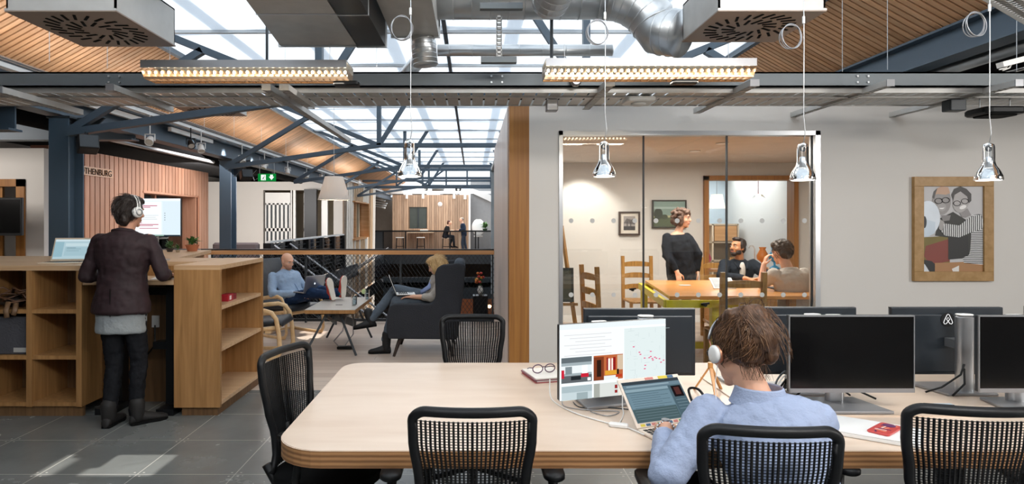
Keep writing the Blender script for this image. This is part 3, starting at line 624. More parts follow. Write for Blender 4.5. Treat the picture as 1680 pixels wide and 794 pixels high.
# ---------------------------------------------------------------- linear lights
def linear(px0, px1, Y, ytop, label):
    x0, x1 = (px0 - CX) * Y / F, (px1 - CX) * Y / F; z1 = EYE + (CY - ytop) * Y / F; L = x1 - x0
    t = thing('linear_light', label, 'ceiling light', ((x0 + x1) / 2, Y + .12, z1 - .11), group='linear louvre lights')
    a = L / 2; mb = MB()
    mb.ext([(-a, -.12, .06), (-a, -.12, .11), (-a, .12, .11), (-a, .12, .06), (-a, .11, .06), (-a, .11, .10), (-a, -.11, .10), (-a, -.11, .06)], (L, 0, 0)); mb.build('housing', 'silver_plastic', t)
    mb = MB(); mb.add([(-a, -.12, .06), (a, -.12, .06), (a, -.07, .0), (-a, -.07, .0)], [(0, 1, 2, 3)]); mb.add([(-a, .12, .06), (a, .12, .06), (a, .07, .0), (-a, .07, .0)], [(3, 2, 1, 0)])
    for s_ in (-1, 1): mb.add([(s_ * a, -.12, .06), (s_ * a, .12, .06), (s_ * a, .07, 0), (s_ * a, -.07, 0)], [(0, 1, 2, 3)])
    mb = MB(); n = 31
    for i in range(n + 1):
        x = -a + L * i / n; mb.add([(x, -.115, .055), (x, .115, .055), (x, .07, .0), (x, -.07, .0)], [(0, 1, 2, 3)])
    mb.box(-a, a, -.074, -.070, -.002, .012); mb.box(-a, a, .070, .074, -.002, .012); mb.box(-a, a, -.003, .003, .0, .03)
    mb.build('louvre', col('c7a98a', .3, metal=.8), t)
    bl = MB()
    for i in range(n):
        for yy in (-.05, .05): bl.ell((-a + L * (i + .5) / n, yy, .045), (.009, .008, .012), n=6)
    bl.build('lamp_bulb', glow('fff0d0', 14), t)['kind'] = 'stuff'
    lamp('AREA', t.location + V((0, 0, -.02)), 10, (1, .9, .75), L * .95, t.location + V((0, 0, -2)), name='downlight', sy=.14)
    e = MB(); e.rbox((a - .02 if px0 < 500 else .25, .0, -.02), (.17, .08, .03), .02); e.build('sensor', 'black_plastic', t)
    w_ = MB(); w_.cyl((-a * .8, 0, .11), (-a * .8, 0, .25), .002, n=5); w_.cyl((a * .8, 0, .11), (a * .8, 0, .25), .002, n=5); w_.build('wire', 'galvanised', t)
linear(230, 568, 4.05, 98, 'left linear louvre light with glowing lamps, over the lounge side')
linear(896, 1242, 4.05, 95, 'right linear louvre light with glowing lamps, above the window')
# ---------------------------------------------------------------- glass pendants over the table
def pendant(px, py_top, py_bot, Y, coil, label):
    x = (px - CX) * Y / F; zt = EYE - (py_top - CY) * Y / F; zb = EYE - (py_bot - CY) * Y / F; h = zt - zb
    t = thing('glass_pendant', label, 'pendant lamp', (x, Y, zb), group='glass pendant lamps over the desks')
    k = h / .17; pr = [(.054, 0), (.056, .004), (.052, .022), (.042, .045), (.029, .066), (.024, .085), (.0235, .15), (.020, .163), (.010, .170)]
    MB().lathe([(r * k, z * k) for r, z in pr], n=28, caps=False).build('glass_shade', 'lamp_glass', t, smooth=True)
    MB().lathe([(r * k, z * k) for r, z in [(.050, .004), (.046, .022), (.033, .045), (.02, .055)]], n=24, caps=False).build('reflector', 'chrome', t, smooth=True)
    MB().lathe([(.001, .0), (.049 * k, .0), (.049 * k, .004), (.001, .004)], n=24).build('lens', glow('fffaf0', 6), t)
    mb = MB(); mb.lathe([(.014 * k, .055 * k), (.017 * k, .06 * k), (.017 * k, .10 * k), (.012 * k, .108 * k), (.001, .108 * k)], n=16); mb.build('lamp_holder', 'aluminium', t, smooth=True, angle=40)
    tor = MB(); tor.tube(arc((0, 0, .145 * k), .010 * k, 0, 2 * PI, 14)[:-1], .0045, 8, True); tor.build('ring', 'black_plastic', t, smooth=True)
    cb = MB(); zc = coil[1]; cxx = coil[0]
    zl = EYE - (zc - CY) * Y / F - zb; r = 17 * Y / F
    cb.tube([(0, 0, .155 * k), (.012, 0, .22), (.004, .0, .3), (.006, 0, zl - r), (.0, 0, zl + 1.0)], .0022, 6); cb.build('cord', 'galvanised', t, smooth=True)
    cl = MB(); ox = (cxx - px) * Y / F
    for j in range(4):
        cl.tube([V((ox + math.cos(a_) * r * (.93 + .05 * j), .006 * (j - 1.5) + .01 * math.sin(a_ + j), zl + math.sin(a_) * r * (1.25 - .05 * j))) for a_ in [2 * PI * q / 26 for q in range(26)]], .0022, 5, True)
    cl.build('cord_coil', 'silver_plastic', t, smooth=True)
    MB().rbox((.004, 0, zl + r * 1.6), (.012, .01, .035), .004).build('cord_clip', 'white_plastic', t)
    lamp('SPOT', (x, Y, zb - .012), 5, (1, .93, .84), .03, (x, Y, 0), spot=2.0, blend=.8)
pendant(672, 229, 290, 2.92, (659, 46), 'glass pendant lamp over the empty end of the desk')
pendant(991, 232, 290, 2.92, (980, 53), 'glass pendant lamp in front of the left window pane')
pendant(1317, 235, 296, 2.92, (1298, 60), 'glass pendant lamp in front of the right window edge')
pendant(1622, 235, 296, 2.92, (1600, 40), 'glass pendant lamp in front of the framed portrait')
# ---------------------------------------------------------------- lighting track with spotlights
t = thing('lighting_track', 'long white lighting track running back above the left walkway', 'lighting track', (-4.1, 4.3, 2.9))
mb = MB(); mb.box(-4.14, -4.06, 4.3, 30, 2.89, 2.93); mb.build('rail', 'white_gloss', t, world=True)
mb = MB(); mb.box(-4.22, -4.17, 4.6, 6.3, 2.80, 2.86); mb.box(-4.22, -4.17, 6.7, 8.0, 2.80, 2.86); mb.box(-4.22, -4.17, 8.7, 10.1, 2.80, 2.86); mb.build('gear_box', 'white_plastic', t, world=True)
mb = MB(); mb.tube([(-4.05, 4.4, 2.96), (-4.03, 12, 2.96), (-4.04, 28, 2.96)], .016, 6); mb.build('cable', 'galvanised', t, world=True)
def spot(px, py, Y, mat, label, aim=(.3, -.5, -1), s_=1.0, group='track spotlights'):
    p = W(px, py, Y); t = thing('spotlight', label, 'spotlight', p, group=group); d = V(aim).normalized()
    MB().lathe([(.028 * s_, -.055 * s_), (.035 * s_, -.05 * s_), (.045 * s_, .0), (.052 * s_, .06 * s_), (.046 * s_, .06 * s_), (.03 * s_, .02 * s_), (.001, .02 * s_)], n=18, axis=d).build('lamp_head', mat, t, smooth=True, angle=45)
    MB().lathe([(.001, .05 * s_), (.042 * s_, .05 * s_), (.042 * s_, .052 * s_), (.001, .052 * s_)], n=16, axis=d).build('lens', col('dcd8cf', .2), t)
    b = MB(); zt = 2.89 - p.z
    b.box(-.065 * s_, -.058 * s_, -.01, .01, -.01, .075); b.box(.058 * s_, .065 * s_, -.01, .01, -.01, .075); b.box(-.065 * s_, .065 * s_, -.01, .01, .07, .08)
    b.cyl((0, 0, .08), (0, 0, max(.1, zt)), .008, n=8); b.build('bracket', mat, t)
for a in ((246, 230, 7.9, 'white_gloss', 'nearest pair-style white spotlight on the track', (.2, -.9, -.7)), (330, 243, 9.3, 'white_gloss', 'white spotlight left of the second column'), (313, 236, 9.0, 'black_plastic', 'small black spotlight beside a white one on the track', (.4, -.5, -.6)),
          (397, 262, 10.9, 'white_gloss', 'white spotlight right of the second column', (.5, -.3, -.9)), (434, 272, 12.2, 'white_gloss', 'white spotlight above the green exit sign', (-.2, -.5, -1)), (472, 280, 13.8, 'white_gloss', 'white spotlight right of the exit sign', (0, -.2, -1)),
          (503, 288, 15.5, 'white_gloss', 'white spotlight left of the white lamp shade', (.3, -.3, -1)), (528, 290, 17.2, 'white_gloss', 'white spotlight just beside the lamp shade', (.2, -.3, -1)), (590, 300, 20.0, 'white_gloss', 'small far white spotlight over the striped slats')): spot(*a)
def speaker(px, py, Y, s_, label, rz):
    t = thing('loudspeaker', label, 'loudspeaker', W(px, py, Y), rz, group='black loudspeakers'); R = Matrix.Rotation(-.35, 3, 'X')
    MB().obox((0, 0, 0), (.18 * s_, .16 * s_, .15 * s_), R, 0).build('cabinet', 'black_plastic', t, bevel=.012); MB().obox(R @ V((0, -.083 * s_, 0)), (.16 * s_, .006, .13 * s_), R).build('grille', 'steel_dark', t)
    MB().bar((0, .03, .05), (0, .12, .16 * s_), .03, .03).build('bracket', 'black_metal', t)
speaker(144, 237, 6.3, 1.0, 'black loudspeaker tilted down beside the nearer column', .7)
speaker(404, 287, 11.4, 1.1, 'black loudspeaker beside the second column', .6)
for y_, l_ in ((5.6, 7), (9.0, 7), (12.5, 8), (16.5, 10), (21, 10)): lamp('AREA', (-4.1, y_, 2.945), l_, (1, .95, .88), 3.2, (-4.0, y_, 5), name='roof_fill', sy=.06).rotation_euler = (PI, 0, PI / 2)  # upward fill added above the track to brighten the roof boards
for y_ in (9.6, 10.8, 12.2): lamp('SPOT', (-4.2, y_, 2.75), 12, (1, .9, .82), .05, (-5.8, y_ + .3, 1.7), spot=1.5)
# exit sign
t = thing('exit_sign', 'green running man exit sign with white down arrow', 'sign', W(438, 291, 12.0)); 
MB().box(-.17, .17, -.01, .01, -.075, .07).build('sign_plate', glow('0f8a3a', .7), t)
mb = MB(); mb.ext([(.04, -.012, .012), (.065, -.012, .012), (.065, -.012, .05), (.115, -.012, .05), (.115, -.012, .012), (.14, -.012, .012), (.09, -.012, -.05)], (0, .001, 0)); mb.build('arrow', glow('f2fff4', 1.0), t)
MB().box(-.11, -.02, -.0125, -.0115, -.055, .05).build('white_field', glow('f2fff4', 1.0), t)
mb = MB(); mb.bar((-.05, -.0135, .01), (-.075, -.0135, -.02), .004, .014); mb.ell((-.045, -.0135, .032), (.009, .002, .009), n=8); mb.bar((-.07, -.0135, -.02), (-.09, -.0135, -.045), .004, .01); mb.bar((-.07, -.0135, -.02), (-.05, -.0135, -.03), .004, .01); mb.bar((-.05, -.0135, -.03), (-.045, -.0135, -.048), .004, .01); mb.bar((-.05, -.0135, .012), (-.03, -.0135, .0), .004, .008); mb.build('running_figure', col('0b6b2c', .5), t)
mb = MB(); mb.cyl((-.14, 0, .07), (-.14, 0, .4), .003, n=5); mb.cyl((.14, 0, .07), (.14, 0, .4), .003, n=5); mb.tube([(-.2, 0, .14), (-.28, 0, .05), (-.24, 0, -.06), (-.18, 0, -.02)], .006, 6); mb.build('wire', 'galvanised', t)
# tapered white shade pendant over the lounge
t = thing('shade_pendant', 'tapered white fabric shade hanging over the lounge', 'pendant lamp', (W(548, 328, 8.9)))
MB().lathe([(.225, 0), (.128, .33), (.122, .33), (.219, .0)], n=36, caps=False).build('lamp_shade', 'shade_white' if 'shade_white' in M else 'white_gloss', t, smooth=True, angle=60)
MB().ell((0, 0, .14), (.04, .04, .05)).build('bulb', glow('ffd9b0', 5), t, smooth=True)
MB().cyl((0, 0, .2), (0, 0, 1.75), .004, n=6).build('cord', 'galvanised', t)
lamp('POINT', t.location + V((0, 0, .14)), 34, (1, .86, .72), .05)
sh = bpy.data.materials.new('fabric_shade'); sh.use_nodes = True; nt = sh.node_tree; nt.nodes.clear(); out = nt.nodes.new('ShaderNodeOutputMaterial')
a_ = nt.nodes.new('ShaderNodeBsdfTranslucent'); a_.inputs[0].default_value = (.9, .82, .74, 1); b_ = nt.nodes.new('ShaderNodeBsdfDiffuse'); b_.inputs[0].default_value = (.85, .83, .8, 1); mx = nt.nodes.new('ShaderNodeMixShader')
nt.links.new(a_.outputs[0], mx.inputs[1]); nt.links.new(b_.outputs[0], mx.inputs[2]); nt.links.new(mx.outputs[0], out.inputs[0])
[c for c in t.children if c.name.startswith('lamp_shade')][0].data.materials[0] = sh
# black projector at the right
t = thing('projector', 'flat black device hanging from rods at the far right', 'projector', W(1632, 184, 5.0)); MB().rbox((0, 0, 0), (.33, .26, .055), .05).build('case', 'black_plastic', t, smooth=False)
MB().rbox((0, 0, -.032), (.24, .19, .012), .04).build('underside', 'black_matt', t); mb = MB(); mb.cyl((-.12, 0, .02), (-.12, 0, .3), .005); mb.cyl((.12, 0, .02), (.12, 0, .3), .005); mb.build('rod', 'galvanised', t)
# white bracket fitting near the upper right edge
t = thing('ceiling_fitting', 'white batten fitting with cables near the right edge', 'light', W(1665, 97, 3.6)); MB().obox((.05, 0, 0), (.28, .05, .03), Matrix.Rotation(-.25, 3, 'Y')).build('batten', 'white_plastic', t)
mb = MB(); mb.tube([(-.03, 0, -.01), (-.05, 0, -.05), (-.09, 0, -.06)], .004, 6); mb.tube([(-.01, 0, -.01), (-.03, 0, -.05), (-.07, 0, -.065)], .004, 6); mb.build('cable', 'white_plastic', t)

for i, (x0, x1, y0, l) in enumerate(((-6.88, -6.05, YB + .05, 'left white shuttered door leaf with dark slots, behind the side railing'), (-5.62, -5.28, YB + .12, 'narrow right white shuttered door leaf beside the dark column'))):
    t = thing('shutter_door', l, 'door', ((x0 + x1) / 2, y0, 0), group='white shuttered doors'); w_ = x1 - x0; a = w_ / 2
    mb = MB(); mb.box(-a, a, 0, .05, 0, .25); mb.box(-a, a, 0, .05, 2.1, 2.5); mb.box(-a, a, 0, .05, 1.22, 1.32); n = 6 if i == 0 else 3
    for k in range(n + 1): x = -a + w_ * k / n; mb.box(max(-a, x - .035), min(a, x + .035), 0, .05, .2, 2.15)
    mb.build('frame', 'white_gloss', t); MB().box(-a + .01, a - .01, .03, .035, .2, 2.15).build('dark_slats', 'steel_dark', t)
mb = MB(); mb.box(-6.02, -5.98, YB, YB + .06, 0, 2.58); mb.box(-5.94, -5.86, YB, YB + .1, 0, 2.58); mb.box(-5.0, -4.8, YB, YB + .1, 0, 2.58); struct(mb, 'trim_door_post', 'white_gloss')
# ================================================================ railings
def mesh_panel(x0, x1, y, z0, z1, dx=.062, dz=.088, w_=.0045, clipx=None):
    """expanded metal: two sets of slanted strands in the plane of constant y"""
    mb = MB(); H = z1 - z0; k = dx / dz; run = H * k; n = int((x1 - x0 + run) / dx) + 2
    for s_ in (1, -1):
        for i in range(-1, n):
            a = x0 - run + i * dx if s_ > 0 else x0 + i * dx
            p = [a, z0]; q = [a + s_ * run, z1]
            if s_ < 0: p[0] = x0 + i * dx; q[0] = p[0] - run
            # clip in x
            def cl(p, q):
                for lo, sg in ((x0, 1), (x1, -1)):
                    fp = (p[0] - lo) * sg; fq = (q[0] - lo) * sg
                    if fp < 0 and fq < 0: return None
                    if fp < 0: t = fp / (fp - fq); p = [p[0] + (q[0] - p[0]) * t, p[1] + (q[1] - p[1]) * t]
                    elif fq < 0: t = fq / (fq - fp); q = [q[0] + (p[0] - q[0]) * t, q[1] + (p[1] - q[1]) * t]
                return p, q
            r = cl(p, q)
            if r and abs(r[0][1] - r[1][1]) > .01: mb.bar((r[0][0], y, r[0][1]), (r[1][0], y, r[1][1]), .006, w_ * 1.6, up=(0, 1, 0))
    return mb
RY = 9.62
t = thing('mesh_railing', 'railing with timber handrail and expanded metal mesh along the stairwell edge', 'railing', (-1.8, RY, 0))
mesh_panel(-3.98, .33, RY, .06, 1.04).build('mesh_panel', 'black_metal', t, world=True)
for x in (-3.98, -2.55, -1.1, .31):
    MB().box(x - .012, x + .012, RY - .03, RY + .03, 0, 1.07).build('post', 'steel_dark', t, world=True)
MB().box(-4.0, .33, RY - .09, RY - .03, 1.045, 1.105).build('handrail', 'rail_timber', t, world=True)
MB().box(-4.15, .33, RY - .02, RY + .05, 1.10, 1.125).build('top_plate', 'black_metal', t, world=True)
MB().box(-4.0, .33, RY - .02, RY + .02, .03, .06).build('bottom_rail', 'steel_dark', t, world=True)
t = thing('side_railing', 'mesh railing with white top running back along the left walkway', 'railing', (-4.2, 13, 0))
mb = MB(); mb.box(-4.24, -4.16, 12.9, 20.4, 1.10, 1.14); mb.build('handrail', 'white_gloss', t, world=True)
for i in range(6):
    y = 13 + i * 1.48; MB().box(-4.28, -4.12, y - .16, y + .02, .0, 1.1).build('post', 'black_metal', t, world=True)
mb = MB().box(-4.2, -4.195, 13, 20.4, .05, 1.08); mb.build('glass_panel', 'pane_glass', t, world=True)
mb = MB()
for i in range(9): mb.box(-4.21, -4.19, 13, 20.4, .1 + i * .11, .112 + i * .11)
mb.build('rail_bar', 'steel_dark', t, world=True)['kind'] = 'stuff'
# far railing
t = thing('far_railing', 'black railing in front of the distant timber pod', 'railing', (-1, 29.6, 0))
MB().box(-4.9, 4, 29.57, 29.63, 1.05, 1.12).build('handrail', 'black_metal', t, world=True)
for x in (-4.9, -4.2, -3.15, -1.05, .15, 1.2): MB().box(x - .03, x + .03, 29.58, 29.62, 0, 1.08).build('post', 'black_metal', t, world=True)
MB().box(-4.9, -4.2, 29.59, 29.61, .1, 1.05).build('infill_panel', 'steel_dark', t, world=True)
m, nt, out = newmat('screen_mesh'); d = N(nt, 'ShaderNodeBsdfDiffuse'); d.inputs[0].default_value = (.02, .02, .025, 1); tt = N(nt, 'ShaderNodeBsdfTransparent'); mx = N(nt, 'ShaderNodeMixShader'); mx.inputs[0].default_value = .3
nt.links.new(tt.outputs[0], mx.inputs[1]); nt.links.new(d.outputs[0], mx.inputs[2]); nt.links.new(mx.outputs[0], out.inputs[0])
MB().box(-4.2, 4, 29.6, 29.605, .05, 1.05).build('mesh_infill', 'screen_mesh', t, world=True)
# stairwell: two stair flights and the lower floor
def stair(p, q, wdt, n, label):
    p, q = V(p), V(q); t = thing('steel_stair', label, 'staircase', (p.x, p.y, p.z))
    for s_ in (0, 1):
        o = V((0, wdt * s_, 0)); MB().bar(p + o, q + o, .04, .28).build('stringer', 'black_metal', t, world=True)
        MB().tube([p + o + V((0, 0, 1.0)), q + o + V((0, 0, 1.0))], .022, 8).build('handrail', 'silver_plastic', t, world=True)
        MB().bar(p + o + V((0, 0, .55)), q + o + V((0, 0, .55)), .01, .5).build('infill_panel', 'screen_mesh', t, world=True)
    mb = MB()
    for i in range(n):
        c = p.lerp(q, (i + .5) / n); mb.box(c.x - .14, c.x + .14, p.y + .03, p.y + wdt - .03, c.z + .05, c.z + .085)
    mb.build('treads', 'steel_dark', t, world=True)
stair((-4.1, 13.0, .05), (.0, 13.0, -3.0), 1.1, 17, 'black steel stair going down from the left walkway')
stair((-6.0, 19.0, -2.6), (-2.7, 19.0, -.3), 1.2, 14, 'black steel stair rising towards the far floor')
mb = MB(); mb.box(-2.7, 4.5, 19.0, 20.2, -.45, -.3); mb.box(-2.7, 4.5, 19.0, 19.05, -.8, -.15); one(mb, 'stair_landing', 'dark steel landing bridging the stairwell', 'landing', 'steel_dark')
for x, y, s_ in ((-3.4, 22, 'left'), (-1.6, 24, 'middle'), (.2, 23, 'right')):
    t = thing('dining_table', 'long table on the lower floor, %s one seen through the mesh' % s_, 'table', (x, y, -3.3), group='lower floor tables')
    MB().rbox((0, 0, .74), (1.5, .8, .04), .03).build('tabletop', 'oak_top', t)
    for i, j in ((-1, -1), (1, -1), (1, 1), (-1, 1)): MB().cyl((i * .65, j * .33, 0), (i * .6, j * .3, .73), .025, n=8).build('leg', 'oak', t)
mb = MB(); mb.box(-2.6, 3.6, 27, 27.6, -3.3, -1.2); one(mb, 'brick_counter', 'warm brown counter wall on the lower floor', 'counter', col('7a4b33', .8))
for i, (x, z) in enumerate(((-1.8, -1.5), (-.6, -1.45), (.6, -1.5), (1.6, -1.45))):
    t = thing('low_pendant', ('first', 'second', 'third', 'fourth')[i] + ' small warm lamp from the left glowing on the lower floor', 'pendant lamp', (x, 20.5 + i, z), group='warm lamps below'); MB().ell((0, 0, 0), (.09, .09, .06)).build('bulb', glow('ffcf9a', 6), t, smooth=True); MB().cyl((0, 0, .05), (0, 0, 1.1), .008).build('cord', 'black_metal', t)
lamp('AREA', (-1.5, 20, -.6), 60, (1, .85, .7), 4, (-1.5, 21, -3.3), name='lower_floor_light')
t = thing('flower_vase', 'vase of red and yellow flowers beyond the mesh, by the oak wall', 'flowers', (.13, 10.2, .35))
MB().lathe([(.03, 0), (.05, .08), (.03, .15)], n=14).build('vase', 'white_plastic', t, smooth=True)
for i in range(12):
    p = V((random.uniform(-.07, .07), random.uniform(-.06, .06), .2 + random.uniform(0, .16))); MB().ell(p, (.028, .028, .022), n=8).build('blossom', col(('c83a2a', 'e0b02c', 'd8701e')[i % 3], .6), t, smooth=True)
mb = MB(); [mb.cyl((0, 0, .12), (random.uniform(-.06, .06), random.uniform(-.05, .05), .3), .003, n=5) for _ in range(8)]; mb.build('stems', col('3c6a2c'), t)
t = thing('pedestal', 'dark pedestal carrying the flower vase beyond the mesh', 'pedestal', (.13, 10.2, -3.3)); MB().box(-.12, .12, -.12, .12, 0, 3.65).build('column_body', 'black_metal', t)

# ================================================================ standing desk block on the left
def leaf(mb, p, d, L, wd, mi=0):
    d = V(d).normalized(); s, u, _ = basis(d); p = V(p)
    a = [p, p + d * L * .45 + s * wd, p + d * L - V((0, 0, L * .25)), p + d * L * .45 - s * wd, p + d * L * .45 + u * wd * .3]
    mb.add(a, [(0, 1, 4), (1, 2, 4), (2, 3, 4), (3, 0, 4)], mi)
SY = 4.97
t = thing('cubby_bookcase', 'long oak cubby bookcase at the left edge, nine openings', 'bookcase', (-3.9, SY, 0))
xs = [-4.68, -4.29, -3.90, -3.51, -3.115]; zs = [.10, .47, .835, 1.16]
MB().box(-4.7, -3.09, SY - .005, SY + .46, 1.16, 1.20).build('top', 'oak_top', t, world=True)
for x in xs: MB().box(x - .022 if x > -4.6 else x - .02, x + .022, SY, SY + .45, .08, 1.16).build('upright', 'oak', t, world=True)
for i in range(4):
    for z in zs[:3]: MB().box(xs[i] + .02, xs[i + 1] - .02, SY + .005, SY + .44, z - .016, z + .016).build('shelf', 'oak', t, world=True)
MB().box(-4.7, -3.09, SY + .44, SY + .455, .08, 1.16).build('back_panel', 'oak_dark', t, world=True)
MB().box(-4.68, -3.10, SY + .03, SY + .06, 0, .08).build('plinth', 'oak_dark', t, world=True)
t = thing('end_bookcase', 'oak bookcase with open shelves facing the lounge, end of the standing desk', 'bookcase', (-2.2, 5.5, 0))
x0, x1, y0, y1 = -2.37, -2.005, 4.985, 6.02
MB().box(x0, x1, y0, y1, 1.165, 1.20).build('top', 'oak_top', t, world=True)
MB().box(x0, x1, y0, y0 + .035, .07, 1.165).build('side_panel', 'oak', t, world=True)
MB().box(x0, x1, y1 - .035, y1, .07, 1.165).build('side_panel', 'oak', t, world=True)
MB().box(x0, x0 + .02, y0 + .035, y1 - .035, .07, 1.165).build('back_panel', 'oak', t, world=True)
for z in (.10, .52, .855): MB().box(x0 + .02, x1 - (.01 if z > .2 else 0), y0 + .035, y1 - .035, z - .015, z + .015).build('shelf', 'oak_top', t, world=True)
MB().box(x0 + .05, x1 - .03, y0 + .03, y1 - .03, 0, .085).build('plinth', 'oak_dark', t, world=True)
mb = MB()
for yy in (y0 + .16, y1 - .14):
    for i in range(24): mb.cyl((x0 + .021, yy, .2 + i * .04), (x0 + .022, yy, .2 + i * .04), .004, n=6)
# desk in the recess and the counter behind it
t = thing('standing_desk', 'oak standing desk board between the two bookcases', 'desk', (-2.75, 5.2, 0))
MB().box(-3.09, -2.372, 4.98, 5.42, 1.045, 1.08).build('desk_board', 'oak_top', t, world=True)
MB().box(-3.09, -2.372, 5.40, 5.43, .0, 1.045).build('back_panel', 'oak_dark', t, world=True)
mb = MB(); mb.box(-2.50, -2.40, 5.12, 5.28, .06, 1.04); mb.box(-2.52, -2.38, 5.0, 5.39, .0, .05); mb.box(-3.0, -2.9, 5.2, 5.3, .06, 1.04); mb.box(-3.02, -2.88, 5.02, 5.39, 0, .05); mb.box(-2.9, -2.5, 5.2, 5.26, .94, 1.0); mb.box(-2.62, -2.5, 5.15, 5.25, .5, .56)
mb.build('frame', 'black_metal', t, world=True)
mb = MB(); mb.tube([(-2.72, 5.38, .66), (-2.7, 5.34, .5), (-2.76, 5.3, .4), (-2.85, 5.36, .36)], .006, 6); mb.build('cable', 'black_plastic', t, world=True); MB().box(-2.75, -2.69, 5.385, 5.4, .64, .74).build('socket_plate', 'white_plastic', t, world=True)
t = thing('oak_counter', 'oak counter top behind the standing desk carrying the monitor', 'counter', (-3.3, 6.4, 0))
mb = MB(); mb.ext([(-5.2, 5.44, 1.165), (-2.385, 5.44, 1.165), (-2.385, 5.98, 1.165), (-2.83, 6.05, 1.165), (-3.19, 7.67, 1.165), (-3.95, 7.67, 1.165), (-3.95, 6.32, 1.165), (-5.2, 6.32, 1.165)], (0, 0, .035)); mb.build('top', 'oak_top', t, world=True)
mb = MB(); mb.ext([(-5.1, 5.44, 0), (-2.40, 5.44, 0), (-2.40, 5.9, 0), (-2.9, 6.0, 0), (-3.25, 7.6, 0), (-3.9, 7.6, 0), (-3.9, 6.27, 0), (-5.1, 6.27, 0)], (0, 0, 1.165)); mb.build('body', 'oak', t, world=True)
# things in the shelves
t = thing('storage_crate', 'dark grey felt crate with a pale label in the middle cubby', 'crate', (-3.70, 5.16, .486), group=None)
MB().rbox((0, 0, .15), (.335, .30, .30), .015).build('body', col('4b4b50', .8, bump=.3), t); MB().box(.04, .15, -.153, -.150, .02, .055).build('paper_label', col('aaa9a6'), t)
t = thing('leather_harness', 'bundle of brown leather straps spilling out of the upper cubby', 'straps', (-3.70, 5.10, .851))
random.seed(3)
mb = MB()
for i in range(6):
    pts = [V((-.14 + j * .06, -.06 + .05 * math.sin(j * 1.7 + i), .02 + .02 * i + .05 * abs(math.sin(j * 1.3 + i * 2)))) for j in range(6)]
    mb.tube(pts, .014, 6, flat=(1, .4))
mb.build('strap', col('5c3f2c', .5), t, smooth=True)
mb = MB(); mb.tube([(.02, -.12, .06), (.03, -.16, .0), (.04, -.165, -.06)], .02, 6, flat=(1, .35)); mb.tube([(.08, -.12, .05), (.10, -.16, .0), (.09, -.165, -.04)], .02, 6, flat=(1, .35)); mb.build('hanging_strap', col('6a5038', .5), t, smooth=True)
MB().ell((-.05, .02, .05), (.10, .08, .05)).build('pouch', col('241c18', .6), t, smooth=True)
t = thing('red_box', 'small red carton on the upper shelf of the end bookcase', 'box', (-2.10, 5.42, .8705)); MB().box(-.03, .03, -.10, .02, 0, .058).build('carton', col('a3202f', .5), t); MB().box(.031, .032, -.07, -.03, .01, .045).build('print', col('e8d8d8'), t)
MB().box(-.03, .025, .03, .10, 0, .05).build('second_carton', col('7c1b26', .5), t)

